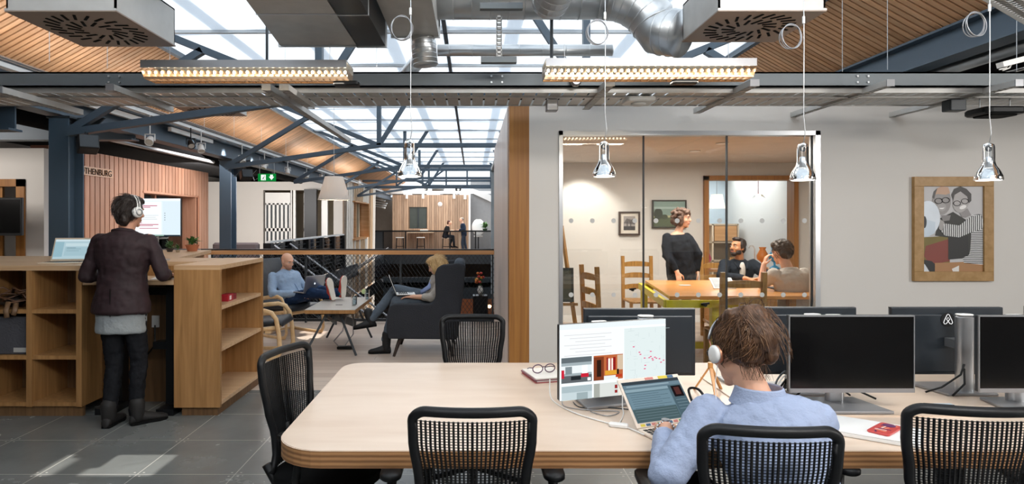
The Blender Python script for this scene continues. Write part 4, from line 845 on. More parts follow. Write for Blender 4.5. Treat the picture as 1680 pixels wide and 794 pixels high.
# ---------------------------------------------------------------- screens and laptops
def layer(parent, name, items, org, ux, uz, mats_prefix=1.0):
    """flat page elements (x0, x1, z0, z1, colour) on a lit screen; all in one mesh"""
    nrm = V(ux).cross(V(uz)).normalized(); mb = MB(); ms = []; 
    for i, (a, b, c, d, h) in enumerate(items):
        m_ = glow(h, mats_prefix)
        if m_ not in ms: ms.append(m_)
        o = V(org) + nrm * (.0006 + .00012 * i); mb.quad(o + V(ux) * a + V(uz) * c, o + V(ux) * b + V(uz) * c, o + V(ux) * b + V(uz) * d, o + V(ux) * a + V(uz) * d, ms.index(m_))
    return mb.build(name, ms, parent)
def monitor(name, label, loc, rz, w_=.53, h_=.32, zc=.30, lit=None, group=None, tilt=0, logo=False, stand='z', items=None, glowk=1.0, shape='wedge', foot=True, side=0):
    """local: screen faces -y. loc = point on the table under the stand"""
    t = thing(name, label, 'monitor', loc, rz, group); X = V((1, 0, 0)); R = Matrix.Rotation(tilt, 3, 'X')
    def P(x, y, z): return R @ V((x, y, z)) + V((0, 0, zc))
    MB().obox(P(0, .0, 0), (w_, .022, h_), R).build('casing', 'monitor_back', t, bevel=.004)
    MB().obox(P(0, .016, -.01), (w_ * .94, .012, h_ * .86), R).build('rear_bulge', 'monitor_back', t, bevel=.012)
    MB().obox(P(0, -.0125, 0), (w_ - .012, .003, h_ - .012), R).build('screen', lit or 'dark_screen', t)
    b = MB(); b.obox(P(0, -.0115, -h_ / 2 + .008), (w_, .006, .018), R); b.obox(P(0, -.0115, h_ / 2 - .003), (w_, .006, .006), R); b.obox(P(-w_ / 2 + .002, -.0115, 0), (.004, .006, h_), R); b.obox(P(w_ / 2 - .002, -.0115, 0), (.004, .006, h_), R); b.build('bezel', 'silver_plastic' if not lit else 'black_plastic', t)
    if items: layer(t, 'screen_picture', items, P(0, -.0142, 0), R @ V((w_ / 2, 0, 0)), R @ V((0, 0, h_ / 2)), glowk)
    if logo:
        MB().lathe([(.001, 0), (.034, 0), (.034, .002), (.001, .002)], P(side, .0225, .105), 24, R @ V((0, 1, 0))).build('badge', 'black_plastic', t)
        pts = [(0, -.006), (.006, .002), (.0, .008), (-.006, .002), (0, -.006), (.007, -.015), (.013, -.016), (.0165, -.011), (.014, -.003), (.004, .018), (0, .0205), (-.004, .018), (-.014, -.003), (-.0165, -.011), (-.013, -.016), (-.007, -.015), (0, -.006)]
        MB().tube([P(side - a * 1.3, .0255, .105 + c * 1.3) for a, c in pts], .0016, 6).build('emblem', glow('ffffff', .8), t)
    if foot:
        if shape == 'wedge':
            s_ = MB(); s_.rbox((0, .115, (zc + .14) / 2), (.075, .045, zc + .14), .018); s_.build('stand_column', 'aluminium', t, smooth=True, angle=40)
            MB().rbox((0, .115, zc + .143), (.073, .043, .006), .018).build('column_cap', 'white_plastic', t)
            MB().box(-.03, .03, .03, .10, zc - .02, zc + .02).build('mount_arm', 'aluminium', t)
            MB().ext([(-.155, -.05, .002), (.155, -.05, .002), (.115, .17, .002), (-.115, .17, .002)], (0, 0, .012)).build('stand_foot', 'silver_plastic', t, bevel=.003)
            c_ = MB(); c_.tube([(.02, .14, .14), (.06, .17, .10), (.14, .16, .04), (.20, .14, .012)], .0045, 6); c_.tube([(.02, .14, .12), (.05, .18, .06), (.12, .2, .012)], .0045, 6); c_.build('cable', 'black_plastic', t, smooth=True)
        else:
            s_ = MB(); s_.lathe([(.022, .01), (.022, .1), (.026, .1), (.026, .12), (.018, .12), (.018, zc)], (0, .045, 0), 18); s_.build('stand_column', 'chrome', t, smooth=True, angle=40)
            MB().lathe([(.001, 0), (.11, 0), (.11, .006), (.02, .012), (.001, .012)], (0, .045, 0), 28).build('stand_foot', 'aluminium', t, smooth=True, angle=40)
    return t
def laptop(label, loc, rz, open_deg=110, w_=.305, d_=.21, dark=False, items=None, mark=False, name='laptop', shell='aluminium', lit=None, gk=1.0):
    """local: user sits at -y, screen faces -y"""
    t = thing(name, label, 'laptop', loc, rz)
    MB().rbox((0, 0, .006), (w_, d_, .012), .012).build('base', shell, t)
    k = MB()
    for r in range(5):
        for c in range(13): x = -w_ * .43 + c * w_ * .0717; k.box(x - .008, x + .008, .075 - r * .022 - .008, .075 - r * .022 + .008, .0121, .0135)
    k.build('keyboard', 'black_plastic', t)
    MB().box(-.045, .045, -.09, -.035, .0121, .0126).build('trackpad', 'silver_plastic', t)
    a = math.radians(open_deg - 90); R = Matrix.Rotation(-a, 3, 'X'); h = V((0, d_ / 2, .012))
    def P(x, y, z): return h + R @ V((x, y, z))
    lid = MB().obox(P(0, 0, d_ / 2), (w_, .006, d_), R).build('lid', shell, t, bevel=.002)
    MB().obox(P(0, -.0035, d_ / 2 + .002), (w_ - .022, .001, d_ - .034), R).build('screen', lit or 'dark_screen', t)
    if items: layer(t, 'screen_picture', items, P(0, -.0046, d_ / 2 + .002), R @ V(((w_ - .024) / 2, 0, 0)), R @ V((0, 0, (d_ - .036) / 2)), gk)
    if mark:
        mk = MB(); mk.ell(P(0, .0035, d_ / 2), (.012, .001, .012), R, 12); mk.ell(P(.004, .0035, d_ / 2 + .016), (.003, .001, .005), R, 8); mk.build('emblem', glow('f4f8ff', .9), t)
    return t
TZ = .74
def pageitems():
    L = [(-1, 1, -1, 1, 'e9f0f3'), (-1, 1, .86, 1, 'dfe7ea'), (-1, 1, .80, .855, 'f4f7f8'), (.19, 1, -1, .80, 'd5e0e0')]
    for i in range(7): L.append((-.92 + .1 * (i % 3), -.05 - .12 * (i % 2), .70 - .09 * i, .715 - .09 * i, 'c9c4c6'))
    # two photographs and the tops of two more
    L += [(-.97, -.42, -.55, .12, '9aa7ac'), (-.97, -.42, -.02, .12, '5d676c'), (-.97, -.42, -.30, -.10, 'dfe6e8'), (-.9, -.78, -.32, -.12, '7b878c'), (-.6, -.5, -.32, -.1, 'f4f8f8'), (-.97, -.42, -.55, -.36, '5b6064'), (-.97, -.92, -.42, -.2, 'c02236'), (-.62, -.48, -.42, -.32, 'c02236'), (-.80, -.62, -.48, -.38, '22282c'), (-.5, -.44, -.52, -.44, 'f0f4f4')]
    L += [(-.39, .16, -.55, .12, 'b5623a'), (-.39, -.2, -.55, .08, '7a3a22'), (-.33, -.25, -.45, .0, '2e1b14'), (-.15, .0, -.30, .02, 'f3e3da'), (-.15, -.12, -.35, .05, '8a1f1c'), (-.03, .02, -.35, .05, '8a1f1c'), (-.08, -.06, -.3, .02, 'a32c24'), (-.18, .06, -.42, -.3, 'd69a34'), (.05, .16, -.3, .1, 'c9b49c'), (-.2, .06, -.55, -.44, 'dfe4e4'), (.02, .14, -.5, -.42, 'b33d22'), (.04, .08, -.42, -.28, '2a1a16')]
    L += [(-.97, -.42, -1, -.63, 'bccace'), (-.97, -.42, -.80, -.63, 'a3b3b8'), (-.7, -.5, -1, -.82, '95a5a9'), (-.39, .16, -1, -.63, 'cfd3cf'), (-.39, -.28, -1, -.63, '9fa39c'), (.0, .05, -.8, -.7, '8e2a2a'), (.0, .05, -.92, -.84, '8e2a2a'), (.07, .16, -1, -.63, 'e2dcd0')]
    random.seed(11)
    for i in range(26):
        x, z = random.uniform(.22, .96), random.uniform(-.9, .75); L.append((x, x + .10 * random.random() + .02, z, z + .008, 'bccacb'))
    for i in range(18):
        x, z = random.uniform(.22, .96), random.uniform(-.9, .75); L.append((x, x + .006, z, z + .12, 'c3cfd0'))
    for x, z in ((.33, .28), (.44, .12), (.46, .06), (.66, .12), (.54, -.05), (.63, -.05), (.66, -.02), (.69, -.08), (.74, -.05), (.77, -.08), (.70, -.12), (.83, -.1), (.86, -.2), (.91, -.15), (.55, -.25), (.54, -.34)): L.append((x, x + .035, z, z + .028, 'd9517c'))
    return L
# lit monitor in front of the woman, slightly turned
lit = monitor('desktop_monitor', 'lit monitor showing a web page with a map and two room photos', V((.62, 2.78, TZ)), .33, .535, .325, .205, glow('e9f0f3', 1.0), None, 0, items=pageitems(), glowk=.95)
dark = monitor('desktop_monitor', 'switched-off black monitor just right of the woman', V((1.60, 2.66, TZ + .006)), 0, .53, .325, .245, None, 'desk monitors facing the viewer')
dup(dark, V((2.40, 2.66, TZ + .006)), 0, 'switched-off black monitor cut off by the right edge')
backm = monitor('desktop_monitor', 'monitor seen from behind, left, over the lit screen', V((.81, 3.05, TZ)), PI, .54, .325, .225, None, 'desk monitors seen from behind')
dup(backm, V((1.59, 3.05, TZ + .006)), PI, 'monitor seen from behind, partly hidden by the woman\'s hair')
monitor('desktop_monitor', 'monitor seen from behind with white looped emblem and silver stand', V((2.30, 3.05, TZ + .006)), PI, .54, .325, .225, None, 'desk monitors seen from behind', logo=True, side=.008)
dup(backm, V((2.98, 3.05, TZ + .006)), PI - .1, 'rearmost monitor edge peeping out at the far right')
lines = [(-1, 1, -1, 1, '5d7580'), (-1, 1, .84, 1, '39434a'), (-1, 1, .66, .84, '6d8390'), (-.9, .6, .73, .79, '93a9b3'), (-1, .5, .48, .62, '8aa2ad'), (-1, .5, -.35, .42, '6f8996'), (.52, 1, -1, .62, '4d626c'), (.6, .95, .02, .58, '1b1518'), (.68, .87, .12, .5, '542f2c'), (-1, .5, -1, -.38, '4a5e62')]
for i in range(7): lines.append((-.9, .1 + .3 * (i % 2), .32 - .11 * i, .335 - .11 * i, '41545e'))
for i in range(4): lines.append((.58, .95, -.15 - .15 * i, -.13 - .15 * i, '7b929c'))
for i in range(4): lines.append((-.95, .45, -.5 - .13 * i, -.48 - .13 * i, '6c8088'))
lp = laptop('open laptop the woman types on, with stickers round its screen', V((.809, 2.37, TZ)), .37, 131, .30, .205, items=lines, lit=glow('5d7580', .8), gk=.85, shell=col('d9cabb', .4))
st = MB(); a = math.radians(41); R = Matrix.Rotation(-a, 3, 'X'); h = V((0, .1025, .012))
for x, w_, hh, z, mi in ((.07, .05, .012, .197, 0), (.105, .03, .012, .197, 1), (.0, .04, .01, .197, 2)): st.obox(h + R @ V((x, -.0037, z)), (w_, .0006, hh), R, mi)
for i in range(10): st.obox(h + R @ V((-.12 + i * .026, -.0037, .009)), (.02, .0006, .010), R, i % 4)
st.build('sticker', [col('c9b53a'), col('3b5d7c'), col('c0776e'), col('4a8a4c')], lp)['kind'] = 'stuff'
laptop('open laptop on the oak counter left of the standing man', V((-3.40, 5.22, 1.20)), .12, 112, .31, .21, items=[(-1, 1, -1, 1, 'a9c3cc'), (-1, 1, .8, 1, 'c4d6dc'), (-1, -.5, -.8, .75, '8fb1bd'), (-.4, .9, .3, .6, 'bdd2d8'), (-.4, .9, -.7, .2, '9dbac4'), (-.3, .2, .1, .14, '5c7681'), (-.3, .5, 0, .03, '6b8692'), (-.3, .4, -.2, -.17, '6b8692')], lit=glow('a9c3cc', .9), gk=.85, shell=col('d6c6b0', .4))
t = monitor('desktop_monitor', 'lit monitor on a round chrome stand facing the standing man', V((-2.85, 5.62, 1.20)), -.05, .50, .335, .385, glow('dbe6ea', 1.0), None, 0, shape='round', glowk=.95,
        items=[(-1, 1, -1, 1, 'dbe8ee'), (-1, 1, .9, 1, 'f3f6f8'), (-1, .3, -.9, .84, 'eef3f6'), (.35, 1, -.9, .84, 'd3e2ea'), (-.55, .15, .60, .64, 'b5415f'), (-.55, -.1, .52, .56, 'b5415f'), (-.5, -.4, .35, .38, 'b5415f'), (-.9, .2, .1, .12, 'a5b3bb'), (-.9, .1, .0, .02, 'a5b3bb'), (-.9, .15, -.1, -.08, 'a5b3bb'), (-.9, -.4, -.30, -.27, 'b5415f'), (-.5, .2, -.40, -.36, 'b5415f'), (-.5, .0, -.46, -.43, 'b5415f'), (-.5, .2, -.60, -.57, 'b5415f'),
               (.42, .45, .2, .24, '55626a'), (.42, .45, .08, .12, '55626a'), (.42, .45, -.04, 0, '55626a'), (.42, .45, -.16, -.12, '55626a'), (-1, 1, -1, -.93, '2a3a44'), (-.5, .4, -.99, -.94, '8fb0a0')])
laptop('closed laptop', V((0, 0, 0)), 0) if False else None
# television on the far left wall
t = thing('wall_screen', 'black screen hanging in front of the timber window at far left', 'screen', (-6.25, 8.1, 1.37)); MB().rbox((0, 0, .24), (.9, .05, .49), .01).build('casing', 'black_plastic', t); MB().box(-.43, .43, -.028, -.025, .03, .46).build('screen_glass', 'dark_screen', t)
mb = MB(); mb.box(-.03, .03, .02, .08, -1.3, .24); mb.box(-.3, .3, -.15, .25, -1.37, -1.34); mb.build('stand', 'black_metal', t)

# signs
t = thing('room_sign', 'oak room name sign on the cedar slatted wall', 'sign', (-5.79, 9.1, 2.24)); 
MB().box(-.0, .012, 0, 1.0, 0, .135).build('sign_plate', 'bench_top', t); 
text('ROTHENBURG', 'lettering', .135, 'black_matt', V((-5.775, 9.16, 2.26)), (PI / 2, 0, PI / 2), t)
text('RALEIGH', 'window_lettering', .17, 'black_matt', V((-5.765, 12.05, 1.98)), (PI / 2, PI / 2, PI / 2), None)
tag(bpy.data.objects['window_lettering'], 'vertical black room name lettering on the window glass', 'lettering')

# potted plants on the sill
def plant(loc, r, pot, label, n, hgt, seed):
    random.seed(seed); t = thing('potted_plant', label, 'potted plant', loc, group='plants on the counter')
    MB().lathe([(r * .7, 0), (r, r * .9), (r * 1.05, r * .9), (r * 1.05, r * 1.0), (r * .85, r * 1.0), (r * .8, r * .8)], n=20).build('pot', pot, t, smooth=True, angle=40)
    mb = MB()
    for i in range(n):
        a = random.uniform(0, 2 * PI); e = random.uniform(.3, 1.3); leaf(mb, (random.uniform(-.3, .3) * r, random.uniform(-.3, .3) * r, r * .9 + random.uniform(0, hgt * .4)), (math.cos(a) * math.cos(e), math.sin(a) * math.cos(e), math.sin(e)), hgt * random.uniform(.6, 1.1), hgt * .16)
    mb.build('leaves', col('4a7038', .5), t)['kind'] = 'stuff'
plant(V((-3.28, 7.35, 1.20)), .075, col('b06a48', .7), 'bushy succulent in a wide terracotta bowl on the counter', 46, .12, 1)
plant(V((-3.47, 7.2, 1.20)), .04, col('3d3430', .7), 'small green plant in a dark pot behind the monitor stand', 30, .10, 2)
plant(V((-3.33, 7.1, 1.20)), .025, col('9b8a70', .7), 'tiny trailing plant between the two potted ones', 18, .08, 3)
# papers, glasses on the standing desk
t = thing('paper_sheet', 'white papers with wire glasses on the standing desk', 'papers', (-2.52, 5.2, 1.081)); MB().obox((0, 0, .002), (.22, .28, .004), Matrix.Rotation(.3, 3, 'Z')).build('sheet', 'white_plastic', t)
mb = MB(); mb.tube(arc((-.03, 0, .03), .025, 0, 2 * PI, 16)[:-1], .002, 6, True); mb.tube(arc((.035, .01, .03), .025, 0, 2 * PI, 16)[:-1], .002, 6, True); mb.build('wire_glasses', 'black_metal', t)
t = thing('tufted_armchair', 'grey tufted armchair beyond the counter by the second column', 'armchair', (-4.85, 12.6, 0))
MB().rbox((0, .3, .80), (.95, .16, .62), .07).build('backrest', col('6e6667', .9), t, smooth=False); MB().rbox((0, -.05, .36), (.8, .7, .2), .06).build('seat', col('6e6667', .9), t)
for s_ in (-1, 1): MB().rbox((s_ * .44, 0, .5), (.12, .75, .4), .05).build('armrest', col('6e6667', .9), t); MB().cyl((s_ * .35, .25, 0), (s_ * .33, .22, .28), .025).build('leg', 'oak_dark', t); MB().cyl((s_ * .35, -.3, 0), (s_ * .33, -.28, .28), .025).build('leg', 'oak_dark', t)
mb = MB()
for i in range(5):
    for j in range(3): mb.ell((-.34 + i * .17 + (.08 if j % 2 else 0), .218, .68 + j * .14), (.012, .008, .012), n=8)
mb.build('button', col('4c4547', .9), t)
t = thing('side_table', 'small flat table top just past the timber handrail at left', 'table', (-5.0, 10.9, 0)); MB().rbox((0, 0, 1.05), (.9, .5, .03), .03).build('table_top', 'steel_dark', t); MB().cyl((0, 0, 0), (0, 0, 1.04), .03).build('leg', 'black_metal', t); MB().lathe([(.001, 0), (.22, 0), (.22, .015), (.001, .02)]).build('foot', 'black_metal', t)
mb = MB(); mb.box(-4.02, -3.96, 7.7, 9.58, 1.045, 1.105); t = thing('return_handrail', 'short timber handrail running from the counter to the stairwell railing', 'handrail', (-3.99, 7.7, 0)); mb.build('rail', 'rail_timber', t, world=True)
MB().box(-4.0, -3.98, 8.0, 8.04, 0, 1.05).build('post', 'steel_dark', t, world=True); MB().box(-4.0, -3.98, 9.2, 9.24, 0, 1.05).build('post', 'steel_dark', t, world=True)

# ================================================================ main table
tx0, ty0, ty1, tx1 = -.725, 2.215, 3.60, 3.6
def rrect(x0, x1, y0, y1, r, n=8):
    o = []
    for cx, cy, a in ((x1 - .01, y1 - .01, 0), (x0 + r * .6, y1 - r * .6, 1), (x0 + r, y0 + r, 2), (x1 - .01, y0 + .01, 3)):
        rr = {0: .01, 1: r * .6, 2: r, 3: .01}[a]
        for i in range(n + 1): t = (a + i / n) * PI / 2; o.append((cx + rr * math.cos(t), cy + rr * math.sin(t)))
    return o
t = thing('shared_desk', 'long pale birch plywood desk with rounded corners in the foreground', 'desk', (1.4, 2.9, 0))
ol = rrect(tx0, tx1, ty0, ty1, .19)
mb = MB(); mb.ext([(x, y, TZ - .062) for x, y in ol], (0, 0, .060), side=1); mb.build('desk_top', ['birch', 'ply_edge'], t, world=True)
ol2 = rrect(tx0 + .004, tx1, ty0 + .004, ty1 - .004, .186); mb = MB(); mb.ext([(x, y, TZ - .002) for x, y in ol2], (0, 0, .002)); mb.build('laminate', 'birch', t, world=True)
for x, y in ((1.80, 2.36), (-.25, 3.45), (2.6, 3.45), (3.4, 2.4)):
    MB().box(x - .03, x + .03, y - .03, y + .03, 0, TZ - .062).build('leg', 'black_metal', t, world=True)
MB().box(-.25, 3.4, 2.88, 2.94, TZ - .15, TZ - .062).build('cross_rail', 'black_metal', t, world=True)
# raised cable cover board along the middle of the desk at the right
t = thing('cable_board', 'pale plywood board raised along the desk middle, monitors standing on it', 'board', (2.4, 2.9, TZ))
MB().box(1.18, 3.58, 2.60, 3.25, TZ, TZ + .006).build('board', 'birch', t, world=True)
# ================================================================ black mesh-back task chairs
def task_chair(label):
    """local: sitter faces +y, origin on the floor"""
    t = thing('task_chair', label, 'chair', (0, 0, 0), 0, 'mesh back task chairs')
    H0, H = .46, .49
    def hw(v):   # half width along the height
        pts = [(0, .22), (.12, .165), (.3, .158), (.55, .185), (.8, .203), (.95, .205), (1, .20)]
        for (a, x), (b, y) in zip(pts, pts[1:]):
            if v <= b: k = (v - a) / (b - a); k = k * k * (3 - 2 * k); return x + (y - x) * k
        return pts[-1][1]
    def S(u, v):  # u -1..1
        x = u * hw(v); y = -.21 - .055 * math.sin(v * 1.6) - .03 * (v - .35) ** 2 + .035 * (u * u); z = H0 + v * H
        return V((x, y, z))
    mb = MB(); nr = 25
    for i in range(nr):
        u = -.87 + 1.74 * i / (nr - 1); mb.tube([S(u, .02 + .92 * j / 22) for j in range(23)], .0042, 4)
    mb.build('back_rib', 'black_plastic', t)['kind'] = 'stuff'
    mb = MB(); n = 50
    for j in range(n):
        v = .03 + .905 * j / (n - 1); mb.tube([S(-.9 + 1.8 * i / 10, v) for i in range(11)], .0013, 4)
    mb.build('back_web', 'black_matt', t)['kind'] = 'stuff'
    out_ = []
    def corner(u, v): return S(u, v)
    left = [S(-.93, v / 14) for v in range(0, 14)]; top = []
    for i in range(0, 9): a = PI - i * PI / 16; top.append(S(-.73 + .20 * math.cos(a), .93 + .07 * math.sin(a)))
    top += [S(-.73 + 1.46 * i / 12, 1.0) for i in range(1, 12)]
    for i in range(0, 9): a = PI / 2 - i * PI / 16; top.append(S(.73 + .20 * math.cos(a), .93 + .07 * math.sin(a)))
    right = [S(.93, v / 14) for v in range(13, -1, -1)]
    path = left + top + right
    MB().tube(path, .0165, 10, flat=(1.0, 1.0)).build('back_frame', 'black_plastic', t, smooth=True)
    MB().rbox((0, .02, .445), (.50, .46, .05), .14, n=8).build('seat', 'black_matt', t, smooth=True, angle=50)
    MB().rbox((0, .02, .41), (.40, .36, .03), .1).build('seat_pan', 'black_plastic', t)
    mb = MB(); mb.tube([(-.2, -.21, .50), (-.19, -.17, .42), (-.1, -.05, .40)], .02, 8); mb.tube([(.2, -.21, .50), (.19, -.17, .42), (.1, -.05, .40)], .02, 8); mb.tube([(0, -.25, .62), (0, -.24, .48), (0, -.1, .39)], .022, 8); mb.build('back_bracket', 'black_plastic', t, smooth=True)
    for s_ in (-1, 1):
        a = MB().rbox((s_ * .285, .03, .665), (.075, .24, .025), .035).build('armrest', 'black_plastic', t, smooth=True, angle=50)
        MB().tube([(s_ * .15, .0, .40), (s_ * .28, 0, .42), (s_ * .30, .0, .50), (s_ * .285, .02, .655)], .018, 8).build('arm_support', 'black_plastic', a, smooth=True)
    MB().lathe([(.03, .1), (.03, .22), (.022, .22), (.022, .40)], n=14).build('gas_column', 'black_metal', t, smooth=True, angle=40)
    for i in range(5):
        a = i * 2 * PI / 5 + .3; d = V((math.cos(a), math.sin(a), 0))
        l = MB().bar(V((0, 0, .12)), d * .30 + V((0, 0, .075)), .045, .03).build('base_leg', 'black_plastic', t)
        c = MB(); s_ = V((-d.y, d.x, 0)) * .018; c.cyl(d * .30 + V((0, 0, .03)) + s_ * 1.5, d * .30 + V((0, 0, .03)) + s_ * .4, .03, n=14); c.cyl(d * .30 + V((0, 0, .03)) - s_ * 1.5, d * .30 + V((0, 0, .03)) - s_ * .4, .03, n=14); c.build('caster', 'black_matt', l)
    return t
ch = task_chair('empty black mesh chair at the desk front, centre'); ch.location = (0, 2.24, 0)
dup(ch, (.88, 2.06, 0), -.08, 'black mesh chair the woman in the blue shirt sits on')
dup(ch, (1.63, 2.25, 0), -.14, 'empty black mesh chair at the desk front, far right')
dup(ch, (0, 3.68, 0), PI, 'empty black mesh chair on the far side of the desk')
dup(ch, (-.63, 2.84, 0), -1.87, 'black mesh chair at the rounded end of the desk, side view')
dup(ch, (2.0, 3.95, 0), PI + .3, 'black chair behind the rear monitors, only an edge showing') if False else None

# ================================================================ lounge
def easy_chair(label, loc, rz):
    """bent birch frame with a dark cushion; sitter faces +y"""
    t = thing('lounge_chair', label, 'armchair', loc, rz, 'bent birch lounge chairs')
    for s_ in (-1, 1):
        x = s_ * .31
        pts = [V((x, -.36, .02)), V((x, -.1, .012)), V((x, .22, .012)), V((x, .31, .03)), V((x, .345, .09)), V((x, .33, .30)), V((x, .30, .46)), V((x, .25, .53)), V((x, .17, .555)), V((x, 0, .54)), V((x, -.22, .50)), V((x, -.38, .47))]
        MB().tube(pts, .026, 8, flat=(1.0, .42), up=(1, 0, 0)).build('arm_frame', 'birch_bent', t, smooth=True)
        pts = [V((x * .86, .30, .36)), V((x * .86, .1, .33)), V((x * .86, -.2, .29)), V((x * .86, -.30, .33)), V((x * .86, -.36, .45)), V((x * .86, -.46, .75)), V((x * .86, -.54, .97))]
        MB().tube(pts, .024, 8, flat=(1.0, .45), up=(1, 0, 0)).build('seat_frame', 'birch_bent', t, smooth=True)
    mb = MB(); mb.box(-.31, .31, .18, .24, .30, .325); mb.box(-.31, .31, -.30, -.25, .02, .045); mb.box(-.29, .29, -.53, -.50, .88, .96); mb.box(-.27, .27, .26, .30, .335, .36); mb.build('cross_bar', 'birch_bent', t)
    cu = []
    prof = [(.36, .37), (.33, .41), (.2, .40), (0, .38), (-.18, .36), (-.27, .40), (-.33, .50), (-.40, .66), (-.46, .82), (-.52, .98), (-.53, 1.02)]
    rings = []
    for i, (y, z) in enumerate(prof):
        a = prof[max(0, i - 1)]; b = prof[min(len(prof) - 1, i + 1)]; d = V((0, b[0] - a[0], b[1] - a[1])).normalized(); nn = V((0, -d.z, d.y)) * -1
        th = .045 * (.35 if i in (0, len(prof) - 1) else 1 + .12 * math.cos(i * 1.9)); wdt = .265
        rings.append([V((math.copysign(abs(math.cos(q)) ** .5, math.cos(q)) * wdt, y, z)) + nn * math.copysign(abs(math.sin(q)) ** .8, math.sin(q)) * th for q in [2 * PI * k / 20 for k in range(20)]])
    MB().loft(rings).build('cushion', col('23282f', .5, bump=.25, bscale=18), t, smooth=True)
    return t
ec = easy_chair('birch lounge chair with dark cushion the bald man reclines in', V((-2.52, 8.62, 0)), -PI / 2 - .62)
dup(ec, V((-2.50, 7.28, 0)), -PI / 2 + .05, 'empty birch lounge chair beside the end bookcase')
# coffee table on steel trestle legs
t = thing('coffee_table', 'low grey-topped coffee table on black A-shaped steel legs', 'coffee table', (-1.64, 7.82, 0))
MB().box(-1.93, -1.35, 7.22, 8.42, .485, .527).build('table_top', 'oak', t, world=True, bevel=.003)
MB().box(-1.93, -1.35, 7.22, 8.42, .527, .533).build('top_surface', col('b4afa8', .35), t, world=True)
for yy in (7.30, 8.30):
    for s_ in (-1, 1): MB().tube([(-1.64 + s_ * .07, yy + .10, .48), (-1.64 + s_ * .30, yy - (.06 if yy < 8 else -.06), .0)], .014, 8).build('leg', 'steel_dark', t, world=True)
    MB().box(-1.86, -1.42, yy + .07, yy + .13, .455, .485).build('bracket', 'black_metal', t, world=True)
MB().bar((-1.64, 7.4, .44), (-1.55, 8.3, .2), .03, .09).build('stretcher', 'steel_dark', t, world=True)
MB().bar((-1.72, 7.4, .43), (-1.80, 8.3, .2), .02, .04).build('stretcher', 'steel_dark', t, world=True)
mb = MB(); mb.tube([(-1.55, 7.8, .45), (-1.6, 7.75, .2), (-1.7, 7.7, .08), (-1.62, 7.62, .03), (-1.52, 7.65, .03)], .008, 6); mb.tube([(-1.5, 7.9, .4), (-1.48, 7.8, .15), (-1.55, 7.66, .04)], .006, 6); one(mb, 'power_cable', 'loops of grey cable hanging under the coffee table', 'cable', 'silver_plastic', smooth=True)
one(MB().rbox((-1.54, 7.62, .018), (.20, .09, .035), .02), 'power_strip', 'black power block on the floor under the coffee table', 'power block', 'black_plastic')
def tumbler(loc, label, lime=False):
    t = thing('drinking_glass', label, 'glass', loc, group='glasses on the coffee table')
    MB().lathe([(.032, 0), (.037, .12), (.035, .12), (.030, .008), (.001, .008)], n=20).build('tumbler', 'drink_glass', t, smooth=True, angle=50)
    MB().lathe([(.001, .01), (.029, .01), (.033, .075), (.001, .075)], n=18).build('water', 'drink_glass', t, smooth=True, angle=50)
    if lime: MB().cyl((-.045, 0, .10), (-.04, -.008, .10), .032, n=18).build('lime_slice', col('c9dba0', .5), t)
tumbler(V((-1.43, 7.60, .533)), 'water glass nearer the front corner of the coffee table'); tumbler(V((-1.375, 8.2, .533)), 'water glass with a pale lime slice at the back of the coffee table', True)
one(MB().box(-1.66, -1.58, 7.62, 7.64, .5335, .537), 'pen', 'small dark pen lying on the coffee table', 'pen', 'black_plastic')
# wing chair
t = thing('wing_chair', 'charcoal felt high wing chair turned to the left', 'armchair', (-.50, 7.55, 0), PI / 2)
fel = col('34363b', .95, bump=.3, bscale=90); felt2 = col('4c535c', .95, bump=.3, bscale=90)
def fused(parent, name, mat, mb, voxel=.012, smooth=6, disp=None):
    o = mb.build(name, mat, parent, smooth=True); r = o.modifiers.new('fuse', 'REMESH'); r.mode = 'VOXEL'; r.voxel_size = voxel; r.use_smooth_shade = True
    s_ = o.modifiers.new('soften', 'SMOOTH'); s_.factor = .5; s_.iterations = smooth
    if disp:
        tx = bpy.data.textures.new(name + '_folds', 'CLOUDS'); tx.noise_scale = disp[1]; tx.noise_depth = 2
        d = o.modifiers.new('folds', 'DISPLACE'); d.texture = tx; d.strength = disp[0]; d.mid_level = .5; d.texture_coords = 'LOCAL'
    return o
# local: sitter faces +y (towards -x in the room after the quarter turn); width along x
mb = MB(); mb.rbox((0, .06, .33), (.60, .62, .20), .08); fused(t, 'seat', fel, mb, .015)
mb = MB(); mb.rbox((0, .10, .45), (.52, .58, .10), .07); fused(t, 'seat_cushion', felt2, mb, .015)
Rb = Matrix.Rotation(-.16, 3, 'X') 
mb = MB(); mb.rbox((0, -.30, .68), (.60, .13, .84), .06, Matrix.Rotation(.13, 3, 'X')); fused(t, 'backrest', felt2, mb, .015)
for s_ in (-1, 1):
    mb = MB(); x = s_ * .36
    prof = [(.46, .21), (.48, .30), (.47, .52), (.43, .595), (.36, .61), (-.02, .61), (-.06, .64), (-.08, .70), (-.07, .95), (-.10, 1.02), (-.16, 1.055), (-.36, 1.07), (-.42, 1.04), (-.40, .80), (-.33, .20)]
    mb.ext([(x - .05, yy, zz) for yy, zz in prof], (.10, 0, 0)); fused(t, 'wing_side', fel, mb, .014, 10)
for i, j in ((-1, 1), (1, 1), (-1, -1), (1, -1)): MB().cyl((i * .30, j * .26 + .06, .24), (i * .36, j * .34 + .06, 0), .026, .016, n=12).build('leg', col('2c1d17', .4), t)

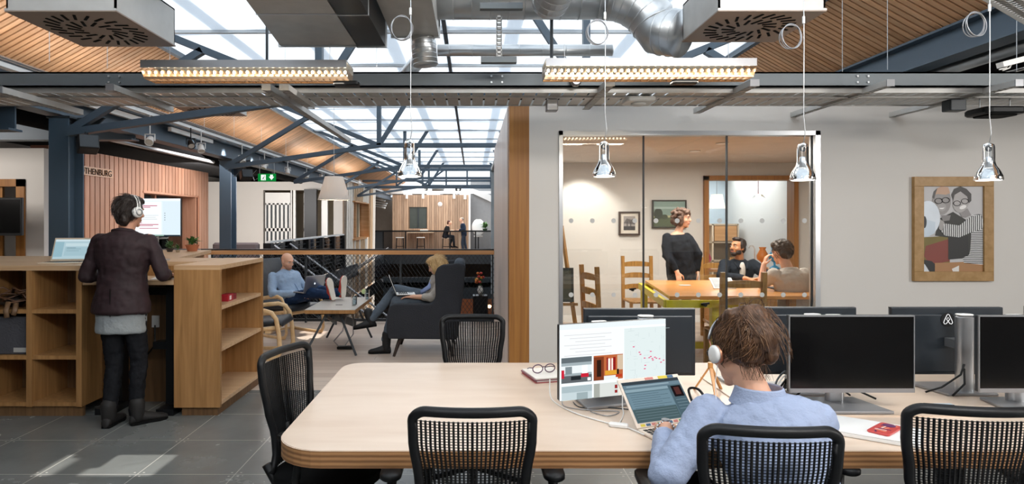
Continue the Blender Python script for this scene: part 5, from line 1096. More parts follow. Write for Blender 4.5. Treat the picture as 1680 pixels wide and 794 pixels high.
# ================================================================ meeting room contents
def ladder_chair(label, loc, rz):
    """pine ladder-back; sitter faces +y"""
    t = thing('ladder_back_chair', label, 'chair', loc, rz, 'pine ladder-back chairs'); 
    for s_ in (-1, 1):
        MB().bar((s_ * .20, -.20, 0), (s_ * .20, -.25, 1.06), .045, .04).build('rear_leg', 'pine', t); MB().bar((s_ * .19, .19, 0), (s_ * .19, .19, .45), .04, .04).build('front_leg', 'pine', t)
        MB().bar((s_ * .19, -.19, .22), (s_ * .19, .19, .22), .02, .03).build('stretcher', 'pine', t)
    for z in (.62, .78, .94):
        n = 8; rings = []
        for i in range(n + 1):
            u = -1 + 2 * i / n; y = -.24 - .03 * (1 - u * u); hh = .045 + .02 * (1 - u * u); rings.append([V((u * .19, y - .009, z - .03)), V((u * .19, y + .009, z - .03)), V((u * .19, y + .009, z + hh - .02)), V((u * .19, y - .009, z + hh - .02))])
        MB().loft(rings).build('back_slat', 'pine', t)
    MB().rbox((0, 0, .455), (.42, .42, .03), .03).build('seat', 'pine', t); 
    return t
lc = ladder_chair('pine ladder-back chair behind the table, left of the standing woman', V((1.98 + .35, 8.65, 0)), PI)
RT = .80
dup(lc, V((1.53, 7.0, 0)), -PI / 2 + .25, 'pine chair seen edge-on at the left end of the yellow table')
dup(lc, V((2.60, 6.28, 0)), .02, 'empty pine chair in front of the table, back to the window')
dup(lc, V((3.30, 8.3, 0)), PI - .1, 'pine chair behind the table holding the bearded man')
dup(lc, V((3.44, 6.80, 0)), PI / 2 - .3, 'pine chair carrying the man in the pale t-shirt')
for i, (x, y) in enumerate(((1.60, 6.9),)):
    t = thing('red_stool', 'red cushion on the chair at the left end of the yellow table', 'cushion', (1.60, 7.02, .472)); MB().rbox((0, 0, .02), (.38, .38, .04), .06).build('cushion_body', col('b3202c', .7), t)
t = thing('meeting_table', 'workbench table with oiled timber top and bright yellow frame', 'table', (2.9, 7.2, 0))
mb = MB(); mb.ext([(1.98, 6.30, RT - .035), (3.55, 6.30, RT - .035), (3.75, 8.0, RT - .035), (2.2, 8.0, RT - .035)], (0, 0, .035)); mb.build('tabletop', 'bench_top', t, world=True, bevel=.003)
yl = col('d6c520', .45)
mb = MB(); mb.bar((1.93, 6.27, RT - .075), (2.72, 6.27, RT - .075), .04, .075, ); mb.bar((1.93, 6.27, RT - .075), (2.14, 8.02, RT - .075), .04, .075); mb.bar((2.14, 8.02, RT - .075), (3.7, 8.02, RT - .075), .04, .07); mb.build('frame_rail', yl, t, world=True)
for x, y in ((2.45, 6.36), (2.16, 7.9), (3.5, 7.9), (3.3, 6.5)): MB().box(x - .035, x + .035, y - .035, y + .035, 0, RT - .04).build('leg', yl if x < 3 else 'pine', t, world=True)
MB().box(2.2, 3.5, 6.9, 6.96, .15, .22).build('stretcher', yl, t, world=True)
for x, y in ((2.30, 6.24), (1.93, 7.6)):
    mb = MB(); mb.cyl((x, y, RT - .075), (x, y - .05, RT - .075), .018, n=12); mb.bar((x - .04, y - .04, RT - .07), (x + .04, y - .04, RT - .06), .018, .018); mb.build('clamp_knob', 'black_plastic', t, world=True)
t = thing('tablet', 'white-framed tablet propped on the meeting table', 'tablet', V((2.80, 7.0, RT))); R = Matrix.Rotation(-.95, 3, 'X') 
MB().obox((0, .03, .055), (.25, .012, .18), R).build('case', 'white_plastic', t); MB().obox(R @ V((0, -.0065, 0)) + V((0, .03, .055)), (.215, .001, .15), R).build('screen', col('8d9499', .25), t); MB().obox((0, .09, .02), (.1, .01, .07), Matrix.Rotation(.5, 3, 'X')).build('prop', 'white_plastic', t)
one(MB().rbox((2.47, 7.3, RT + .006), (.13, .065, .009), .01), 'phone', 'white phone lying on the meeting table', 'phone', 'white_plastic')
one(MB().rbox((3.45, 7.0, RT + .008), (.28, .2, .012), .01), 'closed_laptop', 'dark closed laptop by the t-shirt man\'s elbow', 'laptop', 'steel_dark')
def picture(px0, py0, px1, py1, Y, fw, label, art, fmat):
    a = W(px0, py1, Y); b = W(px1, py0, Y); cx = (a.x + b.x) / 2; w_ = b.x - a.x; h_ = b.z - a.z
    t = thing('framed_picture', label, 'picture', (cx, Y, a.z)); mb = MB()
    mb.box(-w_ / 2, w_ / 2, -.02, .02, 0, fw); mb.box(-w_ / 2, w_ / 2, -.02, .02, h_ - fw, h_); mb.box(-w_ / 2, -w_ / 2 + fw, -.02, .02, fw, h_ - fw); mb.box(w_ / 2 - fw, w_ / 2, -.02, .02, fw, h_ - fw); mb.build('frame', fmat, t, bevel=.002)
    art(t, w_ / 2 - fw, fw, h_ - fw); return t
def flat(parent, name, polys, y=-.004):
    """flat painted shapes lying on one sheet"""
    mb = MB(); ms = []
    for i, (pts, mt) in enumerate(polys):
        mt = M[mt] if isinstance(mt, str) and mt in M else (col(mt, .5) if isinstance(mt, str) else mt)
        if mt not in ms: ms.append(mt)
        yy = y - .0003 * i; o = len(mb.v); mb.add([(x, yy, z) for x, z in pts], [list(range(len(pts)))[::-1]], ms.index(mt))
    return mb.build(name, ms, parent)
def rect(a, b, c, d): return [(a, c), (a, d), (b, d), (b, c)]
def elp(cx, cz, rx, rz_, n=26, rot=0):
    return [(cx + rx * math.cos(q) * math.cos(rot) - rz_ * math.sin(q) * math.sin(rot), cz + rx * math.cos(q) * math.sin(rot) + rz_ * math.sin(q) * math.cos(rot)) for q in [-2 * PI * k / n for k in range(n)]]
def art1(t, a, z0, z1):
    h = z1 - z0; flat(t, 'print', [(rect(-a, a, z0, z1), 'c8c0b4'), (rect(-a * .66, a * .66, z0 + h * .16, z1 - h * .14), '8d8784'), ([(-a * .66, z0 + h * .5), (-a * .3, z0 + h * .75), (a * .2, z0 + h * .68), (a * .66, z0 + h * .78), (a * .66, z0 + h * .45)], '56504f'), (rect(-a * .66, a * .66, z0 + h * .16, z0 + h * .36), '2f2c2c'), (rect(-a * .3, -a * .2, z0 + h * .3, z0 + h * .6), '2f2c2c'), (rect(a * .1, a * .2, z0 + h * .3, z0 + h * .58), '2f2c2c')])
picture(1015, 347, 1050, 386, 9.63, .028, 'small dark-framed monochrome print on the meeting room wall', art1, col('3a2a22', .4))
def art2(t, a, z0, z1):
    h = z1 - z0; flat(t, 'painting', [(rect(-a, a, z0, z1), '7d948c'), (rect(-a, a, z0, z0 + h * .42), '4f5a40'), (rect(-a, a, z0 + h * .36, z0 + h * .44), 'a7a781'), (elp(-a * .7, z0 + h * .5, a * .28, h * .22), '2c3528'), (elp(-a * .3, z0 + h * .38, a * .2, h * .1), '39422e'), (rect(-a, a, z0 + h * .7, z0 + h * .78), '9db0ab')])
picture(1070, 328, 1126, 374, 9.63, .02, 'wide landscape painting behind the standing woman', art2, col('2b2620', .4))
# easel with a dark painting at the left of the room
t = thing('easel', 'pine easel holding a dark canvas at the left of the meeting room', 'easel', (.98, 7.0, 0))
for p, q in (((-.12, 0, 0), (-.03, .12, 1.5)), ((.22, -.02, 0), (.03, .12, 1.5)), ((0, .5, 0), (0, .14, 1.45))): MB().bar(p, q, .045, .03).build('leg', 'pine', t)
MB().obox((0, .03, .62), (.40, .03, .03)).build('ledge', 'pine', t)
t = thing('painting', 'dark unframed canvas standing on the easel', 'painting', (1.0, 7.01, .64)); R = Matrix.Rotation(-.09, 3, 'X'); MB().obox((0, .0, .20), (.26, .02, .38), R).build('canvas_body', col('2b2c22', .5), t); MB().obox((0, -.012, .20), (.2, .002, .32), R).build('painted_face', col('4c4a38', .5, var=.4), t)
# next room seen through the doorway
t = thing('cube_shelf', 'pale cube shelf unit in the next room with a monitor on top', 'shelf', (3.95, 12.6, 0)); mb = MB()
xs = [3.55, 3.95, 4.35, 4.75, 5.25]
for x in xs: mb.box(x - .015, x + .015, 12.4, 12.8, 0, 1.5)
for z in (.0, .38, .75, 1.12, 1.47): mb.box(xs[0], xs[-1], 12.4, 12.8, z, z + .03)
mb.build('carcass', 'pale_slat', t, world=True); MB().box(xs[0], xs[-1], 12.78, 12.8, 0, 1.5).build('back_panel', col('b7ab98'), t, world=True); MB().box(4.78, 5.22, 12.39, 12.42, 1.16, 1.46).build('flap', 'rail_timber', t, world=True)
monitor('desktop_monitor', 'small dark monitor on top of the cube shelf in the next room', V((4.3, 12.55, 1.5)), 1.1, .5, .36, .32)
t = thing('side_desk', 'light timber desk beyond the doorway with coloured goblets', 'desk', (4.1, 10.6, 0)); MB().box(3.4, 5.1, 10.3, 10.9, .72, .76).build('desk_top', 'rail_timber', t, world=True)
for x in (3.5, 5.0): MB().box(x - .03, x + .03, 10.35, 10.85, 0, .72).build('leg', 'pine', t, world=True)
def goblet(x, h, c, label):
    t = thing('goblet', label, 'goblet', V((x, 10.45, .76)), group='coloured goblets'); k = h / .3
    MB().lathe([(.001, 0), (.07 * k, 0), (.06 * k, .02 * k), (.012 * k, .05 * k), (.02 * k, .09 * k)], n=16).build('foot', c, t, smooth=True); MB().lathe([(.02 * k, .09 * k), (.07 * k, .13 * k), (.08 * k, .18 * k), (.05 * k, .24 * k), (.035 * k, .27 * k), (.05 * k, .3 * k)], n=18).build('bowl', c, t, smooth=True)
goblet(4.83, .36, col('e8862e', .4), 'tall orange goblet on the desk behind the bearded man'); goblet(5.03, .36, col('4aa3d0', .4), 'blue goblet half hidden by the man in the t-shirt'); goblet(3.95 - .05, .30, col('d0567a', .4), 'short pink goblet at the left of the far desk')
t = thing('cane_handle', 'white hooked cane handle beside the orange goblet', 'cane', V((4.72, 10.5, .76))); MB().tube([(0, 0, 0), (0, 0, .33), (-.03, 0, .38), (-.08, 0, .38), (-.10, 0, .34)], .012, 8).build('cane', 'white_plastic', t, smooth=True)
t = thing('shelf_trolley', 'black layered tray stack beyond the doorway at its left', 'trays', (3.82, 11.0, 0))
for i in range(4): MB().box(-.18, .18, -.15, .15, .92 + i * .13 - .3, 1.0 + i * .13 - .3).build('tray', 'black_plastic', t)
MB().box(-.18, .18, -.15, .15, 0, .6).build('stand', 'white_plastic', t)
t = thing('wall_lamp', 'glowing white tapered lamp in the next room, left of the door glass', 'lamp', W(1176, 342, 11.6)); MB().lathe([(.15, 0), (.10, .26)], n=20, caps=False).build('lamp_shade', glow('fff2dc', 1.4), t, smooth=True); MB().cyl((0, 0, .2), (0, 0, .8), .006).build('cord', 'silver_plastic', t)
t = thing('flower_pendant', 'glass flower-shaped pendant glowing in the next room', 'pendant lamp', W(1244, 322, 11.0)); MB().ell((0, 0, 0), (.045, .045, .04)).build('bulb', glow('ffe7b8', 8), t, smooth=True)
for i in range(6):
    a = i * PI / 3; mb = MB(); leaf(mb, (0, 0, .04), (math.cos(a), math.sin(a), -.3), .13, .05); mb.build('petal', 'lamp_glass', t)
MB().cyl((0, 0, .03), (0, 0, .75), .006).build('cord', col('a33b52'), t)
for px, py in ((1185, 241), (1140, 253)):
    Y = 7.2 if py < 250 else 8.0; x = (px - CX) * Y / F; t = thing('downlight', 'recessed round ceiling downlight, %s one in the meeting room' % ('nearer' if py < 250 else 'farther'), 'ceiling light', (x, Y, 2.44), group='meeting room downlights')
    MB().lathe([(.001, 0), (.05, 0), (.05, .004), (.001, .004)]).build('lens', glow('fff1dc', 9), t); MB().lathe([(.05, -.003), (.07, -.003), (.07, .008), (.05, .008)]).build('bezel', 'white_gloss', t)
lamp('SPOT', (1.62, 9.0, 2.40), 60, (1, .93, .84), .04, (1.70, 9.66, 1.3), spot=1.5, blend=.5)

# ================================================================ framed portrait on the front wall
def portrait(t, a, z0, z1):
    w_ = 2 * a; h = z1 - z0
    def p(u, v): return (-a + u * w_, z1 - v * h)       # u to the right, v downwards, 0..1
    def P(*q): return [p(*k) for k in q]
    def E(u, v, ru, rv, rot=0): c = p(u, v); return elp(c[0], c[1], ru * w_, rv * h, rot=rot)
    L = [(rect(-a, a, z0, z1), 'b9b7b8'),
         (P((0, .6), (.45, .58), (.45, 1), (0, 1)), '6e5f22'), (P((.05, .70), (.42, .62), (.45, .88), (.12, .92), (.02, .82)), '7a3226'), (P((0, .86), (.15, .88), (.3, .98), (.3, 1), (0, 1)), '101012'),
         (P((.2, .9), (1, .88), (1, 1), (.2, 1)), 'a0744a'), (P((.48, .97), (.6, .93), (.6, 1), (.5, 1)), 'd7d4d0'),
         (P((.27, .38), (.5, .30), (.78, .42), (.82, .62), (.76, .84), (.42, .86), (.42, .60), (.2, .58)), '22211d'), (P((.43, .60), (.75, .58), (.76, .84), (.44, .86)), '0f0f10'),
         (P((.80, .34), (.97, .32), (1, .4), (1, .92), (.68, .90), (.66, .84), (.78, .8), (.80, .6)), 'stripe_cloth'),
         (P((.3, .34), (.46, .34), (.44, .40), (.33, .41)), '7c7878'), (E(.31, .17, .155, .165), '8f8b8a'), (P((.17, .1), (.22, .03), (.30, .0), (.42, .01), (.45, .08), (.38, .10), (.25, .09)), 'b9967e'), (P((.155, .13), (.18, .06), (.24, .02), (.21, .08), (.185, .15)), '4c4949'),
         (E(.31, .245, .075, .05), 'a09c9b'), (P((.26, .255), (.36, .25), (.33, .268), (.29, .268)), 'e2e0df'),
         (P((.60, .30), (.74, .26), (.80, .34), (.70, .37), (.64, .36)), '8b8787'), (E(.63, .175, .135, .135, -.25), 'a8a4a3'), (P((.47, .1), (.52, .03), (.62, .0), (.72, .03), (.80, .09), (.80, .17), (.76, .20), (.73, .12), (.62, .06), (.52, .10), (.50, .17)), '3d3a3a'),
         (E(.66, .245, .06, .022, .35), 'e8e6e5'), (P((.27, .37), (.30, .43), (.60, .46), (.78, .36), (.96, .33), (1, .40), (.98, .50), (.80, .54), (.60, .60), (.36, .58), (.27, .50)), 'stripe_sleeve'), (P((.27, .38), (.35, .42), (.32, .52), (.26, .5)), '9c9896'),
         (E(.08, .37, .20, .20), 'd5dde6'), (P((0, .38), (.20, .42), (.19, .55), (.08, .59), (0, .59)), 'c3d0dc'), (E(.02, .42, .035, .07), '22252c'), (P((0, .9), (.03, .92), (.1, 1), (0, 1)), 'cfd4d9')]
    flat(t, 'portrait_photo', L, -.002)
    g = MB()
    for (u, v, r, rot) in ((.255, .172, .062, 0), (.375, .163, .062, 0), (.56, .20, .058, .2), (.69, .175, .058, .25)):
        c = p(u, v); g.tube([(c[0] + math.cos(q) * r * w_, -.0095, c[1] + math.sin(q) * r * w_ * .72) for q in [2 * PI * k / 18 for k in range(18)]], .0022, 5, True)
    g.build('drawn_glasses', 'black_matt', t)
picture(1498, 290, 1628, 461, YW - .022, .088, 'large oak-framed black and white portrait of two people hugging', portrait, wood('oak_frame', C('a98556'), C('94713f'), (6, 6, 6), .45))

# ================================================================ small things on the desk
t = thing('notebook', 'pink-edged notebooks stacked under the purple glasses', 'notebook', V((.372, 3.26, TZ)), .25)
for i, (c, dx) in enumerate((('b65a5e', 0), ('dcd6d0', .006), ('8a5a66', -.004), ('e6e2dc', .002))): MB().box(-.085 + dx, .085 + dx, -.11, .11, i * .006, i * .006 + .0055).build('cover', col(c), t)
t = thing('eyeglasses', 'purple-rimmed glasses folded on the notebooks', 'glasses', V((.37, 3.25, TZ + .0245)), .3); mb = MB()
for s_ in (-1, 1): mb.tube([V((s_ * .034 + math.cos(q) * .028, 0, .024 + math.sin(q) * .021)) for q in [2 * PI * k / 18 for k in range(18)]], .0028, 6, True)
mb.tube([(-.007, 0, .03), (0, 0, .034), (.007, 0, .03)], .0025, 6); mb.build('rim', col('4d2c48', .3), t, smooth=True)
for s_ in (-1, 1): MB().tube([(s_ * .062, 0, .03), (s_ * .06, .05, .02), (s_ * .05, .10, .004)], .0025, 6).build('temple', col('4d2c48', .3), t, smooth=True)
t = thing('closed_laptop', 'closed white laptop lying under the patterned phone', 'laptop', V((1.525, 2.40, TZ)), -.62); MB().rbox((0, 0, .008), (.31, .215, .016), .014).build('body', 'white_plastic', t); MB().rbox((0, 0, .0175), (.31, .215, .004), .014).build('lid', 'white_gloss', t)
t = thing('phone', 'phone in a red and purple patterned case on the white laptop', 'phone', V((1.56, 2.375, TZ + .0195)), -.9); MB().rbox((0, 0, .004), (.075, .15, .008), .012).build('case', col('b8433f', .35), t)
mb = MB(); 
for i in range(9): mb.obox((random.uniform(-.02, .02), -.06 + i * .015, .0084), (.05 * random.random() + .01, .006, .0006), Matrix.Rotation(random.random() * 2, 3, 'Z'), i % 3)
mb.lathe([(.001, .0082), (.022, .0082), (.022, .009), (.001, .009)], (0, .045, 0), 16, mi=0); mb.build('case_pattern', [col('5a2b57'), col('e08a6a'), col('d9c9c0')], t)
t = thing('wooden_tripod', 'small pale wooden tripod standing by the woman\'s headphones', 'tripod', V((.99 + .14, 2.98, TZ)));
for i in range(3): a = i * 2.09 + .5; MB().bar((math.cos(a) * .075, math.sin(a) * .075, 0), (0, 0, .125), .014, .008).build('leg', 'bench_top', t)
MB().cyl((0, 0, .115), (0, 0, .14), .012).build('head', 'bench_top', t)
def cable(pts, r, label, mat='white_plastic', grp='cables on the desk'): return one(MB().tube([V(p) for p in pts], r, 6), 'cable', label, 'cable', mat, grp, smooth=True)
def cm(pts, n=6):
    pts = [V(p) for p in pts]; o = []
    for i in range(len(pts) - 1):
        a = pts[max(0, i - 1)]; b = pts[i]; c = pts[i + 1]; d = pts[min(len(pts) - 1, i + 2)]
        for k in range(n): s_ = k / n; o.append(.5 * ((2 * b) + (c - a) * s_ + (2 * a - 5 * b + 4 * c - d) * s_ ** 2 + (3 * b - a - 3 * c + d) * s_ ** 3))
    return o + [pts[-1]]
Z = TZ + .004
cable(cm([(.37, 3.0, Z + .05), (.36, 2.85, Z), (.42, 2.66, Z), (.52, 2.53, Z), (.60, 2.46, Z), (.645, 2.36, Z + .004)]), .0028, 'white cable curving left of the lit monitor to the laptop')
cable(cm([(.42, 2.9, Z), (.40, 2.74, Z), (.5, 2.68, Z), (.62, 2.66, Z), (.56, 2.60, Z), (.5, 2.66, Z)]), .002, 'thin looped cable in front of the lit monitor foot', 'silver_plastic')
cable(cm([(.66, 2.75, Z + .12), (.645, 2.70, Z + .02), (.63, 2.62, Z), (.585, 2.50, Z)]), .0025, 'white cable dropping from the lit monitor')
cable(cm([(.45, 2.8, Z), (.47, 2.72, Z), (.58, 2.72, Z), (.72, 2.68, Z), (.80, 2.74, Z)]), .0025, 'dark cable across the lit monitor foot', 'steel_dark')
one(MB().rbox((.575, 2.47, TZ + .008), (.075, .028, .016), .008, Matrix.Rotation(-.35, 3, 'Z')), 'cable_adapter', 'white cable adapter box between lit monitor and laptop', 'adapter', 'white_plastic')
for i, (k, l) in enumerate(((0, 'black'), (.012, 'thick black'), (.022, 'white'), (.03, 'grey'))):
    cable(cm([(1.22, 2.62 + k, TZ + .012), (1.27, 2.66, TZ + .014), (1.34, 2.74 + k, TZ + .04 + k * 2), (1.42, 2.84, TZ + .07 + k * 2), (1.46, 2.95, TZ + .012)]), .0045 if i != 2 else .003, l + ' cable in the bundle behind the right side of the woman\'s shoulder', ('black_plastic', 'black_matt', 'white_plastic', 'steel_dark')[i])
cable(cm([(.98, 2.80, Z), (1.0, 2.9, Z + .03), (1.03, 2.86, Z + .04), (1.05, 2.8, Z)]), .006, 'short dark looped cable left of the woman\'s face', 'black_plastic')
cable(cm([(.95, 2.70, Z), (1.02, 2.72, Z), (1.08, 2.74, Z)]), .003, 'dark cable lying behind the laptop screen', 'black_plastic')
one(MB().rbox((1.05, 2.83, TZ + .012), (.035, .03, .024), .005), 'charger_plug', 'white charger plug left of the woman\'s neck', 'plug', 'white_plastic')
one(MB().tube([(1.36, 3.06, TZ + .012), (1.41, 2.92, TZ + .012)], .005, 6), 'pencil', 'orange pencil lying beyond the woman\'s shoulder', 'pencil', col('e08a2a'))
one(MB().rbox((1.33, 3.16, TZ + .012), (.16, .11, .012), .01), 'notepad', 'grey notepad behind the woman\'s bun', 'notepad', 'silver_plastic')
one(MB().box(1.99, 2.10, 2.72, 2.76, TZ + .0065, TZ + .010), 'paper_slip', 'pale blue paper slip beside the black monitor foot', 'paper', col('b9c8d4'))
one(MB().tube([(1.97, 2.74, TZ + .014), (2.08, 2.71, TZ + .014)], .004, 6), 'pen', 'black pen on the pale paper slip', 'pen', 'black_plastic')
one(MB().rbox((2.55, 3.10, TZ + .010), (.18, .12, .008), .02), 'paper_pad', 'crumpled white papers behind the right stand cables', 'paper', 'white_plastic')

# ================================================================ far floor
def bar_stool(x, y, label):
    t = thing('bar_stool', label, 'bar stool', (x, y, 0), group='far bar stools'); MB().rbox((0, 0, .73), (.40, .34, .04), .03).build('seat', 'white_gloss', t)
    for i, j in ((-1, 1), (1, 1), (-1, -1), (1, -1)): MB().cyl((i * .2, j * .16, 0), (i * .16, j * .13, .72), .014, n=6).build('leg', 'black_metal', t)
    mb = MB(); mb.box(-.18, .18, -.15, -.13, .28, .30); mb.box(-.18, .18, .13, .15, .28, .30); mb.build('foot_rail', 'black_metal', t)
for x, y, l in ((-3.65, 31.6, 'leftmost bar stool by the distant pod'), (-2.6, 31.6, 'second bar stool, under the small counter'), (-1.3, 31.2, 'bar stool the distant woman sits on')): bar_stool(x, y, l)
t = thing('high_table', 'narrow high table between the two distant people', 'table', (-1.05, 31.2, 0)); MB().box(-.5, .5, -.2, .2, 1.03, 1.07).build('table_top', 'pale_slat', t); MB().box(.38, .46, -.18, .18, 0, 1.03).build('leg', 'pale_slat', t)
t = thing('wall_counter', 'small wall counter with a laptop at the distant pod', 'counter', (-2.6, 32.5, 0)); MB().box(-.75, .6, -.3, .45, .95, .99).build('counter_board', 'pale_slat', t); MB().box(-.1, .3, -.1, .1, .99, 1.12).build('laptop_lid', 'white_plastic', t)
t = thing('round_chair', 'white round-backed chair at the right of the far floor', 'chair', (.3, 31.5, 0)); MB().ell((0, .1, 1.25), (.33, .1, .42)).build('backrest', 'white_gloss', t, smooth=True); MB().rbox((0, -.1, .8), (.45, .4, .06), .05).build('seat', 'white_gloss', t); MB().cyl((0, 0, 0), (0, 0, .8), .03).build('leg', 'black_metal', t)
plant(V((.62, 31.0, 1.07)), .12, col('2e4a2a', .7), 'leafy green plant on the far right table', 40, .35, 5)
t = thing('cafe_table', 'dark small table with thin legs at the far right', 'table', (.9, 31.0, 0)); MB().rbox((0, 0, 1.05), (1.3, .6, .04), .03).build('table_top', 'steel_dark', t); MB().tube([(.3, 0, 1.03), (.3, 0, .1), (-.2, 0, 0)], .02, 6).build('leg', 'black_metal', t); MB().tube([(.3, 0, .1), (.6, 0, 0)], .02, 6).build('leg', 'black_metal', t)
for i, (px, py) in enumerate(((667, 322), (694, 322), (745, 322), (763, 323))):
    t = thing('spotlight', 'small white spotlight on the distant pod, number %s from left' % ('one', 'two', 'three', 'four')[i], 'spotlight', W(px, py, 32.8), group='spotlights on the pod'); MB().cyl((0, 0, -.12), (0, 0, .12), .07, n=10).build('lamp_head', 'white_gloss', t); MB().cyl((0, 0, .12), (0, 0, .25), .02, n=6).build('bracket', 'white_gloss', t)
t = thing('wall_bell', 'round white alarm bell on the distant pod front', 'bell', W(722, 335, 32.95)); MB().lathe([(.001, .05), (.09, .03), (.10, 0)], n=16, axis=(0, -1, 0)).build('dome', 'white_gloss', t, smooth=True); MB().lathe([(.001, 0), (.12, 0), (.12, .01), (.001, .01)], n=16, axis=(0, -1, 0)).build('backplate', 'white_plastic', t)
# plant and ducts on the pod roof
for i, (px, py, w_, h_, kind) in enumerate(((648, 305, 30, 18, 'b'), (688, 309, 22, 14, 'b'), (698, 311, 12, 12, 'd'), (725, 308, 32, 14, 't'), (738, 311, 22, 14, 'b'), (752, 311, 13, 13, 'd'))):
    Y = 33.5; c = W(px, py, Y); s_ = Y / F; t = thing('roof_unit', ('pale square duct cowl', 'pale duct box', 'round duct mouth', 'round horizontal duct', 'tall duct cowl', 'round fan mouth')[i] + ' on the distant pod roof', 'duct', c, group='units on the distant pod roof')
    z0 = 2.97 - c.z
    if kind == 'b': mb = MB(); a = w_ * s_ / 2; mb.add([(-a, -.4, z0), (a, -.4, z0), (a, .4, z0), (-a, .4, z0), (-a * .6, -.3, h_ * s_ / 2), (a * .6, -.3, h_ * s_ / 2), (a * .6, .3, h_ * s_ / 2), (-a * .6, .3, h_ * s_ / 2)], MB.BF); mb.build('cowl', 'white_plastic', t); MB().box(-a * .7, a * .7, -.35, .35, h_ * s_ / 2, h_ * s_ / 2 + .04).build('lid', 'galvanised', t)
    elif kind == 'd': r = w_ * s_ / 2; MB().lathe([(r, 0), (r, .3), (r * .75, .3), (r * .75, 0)], (0, 0, 0), 20, (0, -1, 0)).build('ring', 'white_gloss', t, smooth=True, angle=40); MB().ell((0, 0, 0), (r * .4, .1, r * .4)).build('hub', 'white_plastic', t); MB().box(-r * .3, r * .3, 0, .2, z0, -r * .7).build('foot', 'galvanised', t)
    else: MB().cyl((-w_ * s_ / 2, 0, 0), (w_ * s_ / 2, 0, 0), .2, n=16).build('pipe', 'galvanised', t, smooth=True); MB().box(-.1, .1, -.1, .1, z0, -.15).build('foot', 'galvanised', t)
mb = MB(); mb.box(-4.3, 4, 33.0, 33.1, 3.0, 3.14); one(mb, 'roof_rail', 'white rail along the distant pod roof', 'rail', 'white_gloss')
random.seed(9)
for i in range(6):
    z = 2.25 + i * .12; y = 31 + (i % 3) * .35
    one(MB().tube(cm([V((-5.3, y, z - .1)), V((-4.9, y + .05, z + .05)), V((-4.5, y, z)), V((-4.3, y, z - .06))]), .045, 8), 'pipe_run', ('lowest', 'second', 'third', 'fourth', 'fifth', 'topmost')[i] + ' silver pipe in the jumble beside the distant pod', 'pipe', 'galvanised', 'pipes beside the distant pod', smooth=True)
# lattice girders closing the end of the roof
for zz, l in ((3.55, 'upper'), (3.10, 'middle'), (2.88, 'lower')): one(MB().box(-4.2, 3.8, 23.95, 24.05, zz - (.08 if l != 'middle' else .04), zz + .03), 'lattice_bar', l + ' horizontal bar of the lattice girder across the far sky', 'steel bar', 'steel_blue', 'far lattice girder')
for i, x in enumerate((-2.9, -1.9, -1.0, -.2, .7, 1.6)):
    one(MB().bar((x, 24, 2.88), (x, 24, 3.5), .06, .06), 'lattice_post', 'thin upright of the far lattice girder, %s from the left' % ('first', 'second', 'third', 'fourth', 'fifth', 'sixth')[i], 'steel bar', 'steel_blue', 'far lattice uprights')
    if i in (0, 1, 4): one(MB().bar((x, 24, 2.9), (x + .8, 24, 3.5), .06, .06), 'lattice_brace', 'slanted brace of the far lattice girder, %s one' % {0: 'leftmost', 1: 'middle', 4: 'right'}[i], 'steel bar', 'steel_blue', 'far lattice braces')
# ================================================================ people
def frame_of(face, up=V((0, 0, 1))):
    f = V(face).normalized(); r = f.cross(V(up)).normalized(); u = r.cross(f).normalized(); return r, f, u   # right, forward, up of the person
def torso_rings(mb, P, Nk, Rh, Rs, k=1.0, inf=0.0, prof=None, n=20, bulge=0.0, top=True):
    """P pelvis, Nk base of the neck, Rh / Rs right-hand unit vectors at hips and shoulders"""
    P, Nk = V(P), V(Nk); ax = (Nk - P).normalized(); L = (Nk - P).length
    prof = prof or [(-.22, .10, .085), (-.16, .150, .110), (-.02, .165, .120), (.18, .155, .115), (.38, .140, .105), (.62, .165, .118), (.80, .180, .112), (.90, .165, .095), (.97, .10, .075), (1.03, .055, .055)]
    rings = []
    for t, a, b in prof:
        R = (V(Rh) * (1 - max(0, min(1, t))) + V(Rs) * max(0, min(1, t))); R = (R - ax * R.dot(ax)).normalized(); Fw = ax.cross(R).normalized() * 1.0
        c = P + ax * L * t - Fw * 0 
        c = c + (-Fw if False else Fw * 0)
        rings.append([c + R * math.cos(q) * (a * k + inf) + Fw * math.sin(q) * (b * k + inf) for q in [2 * PI * j / n for j in range(n)]])
    mb.loft(rings)
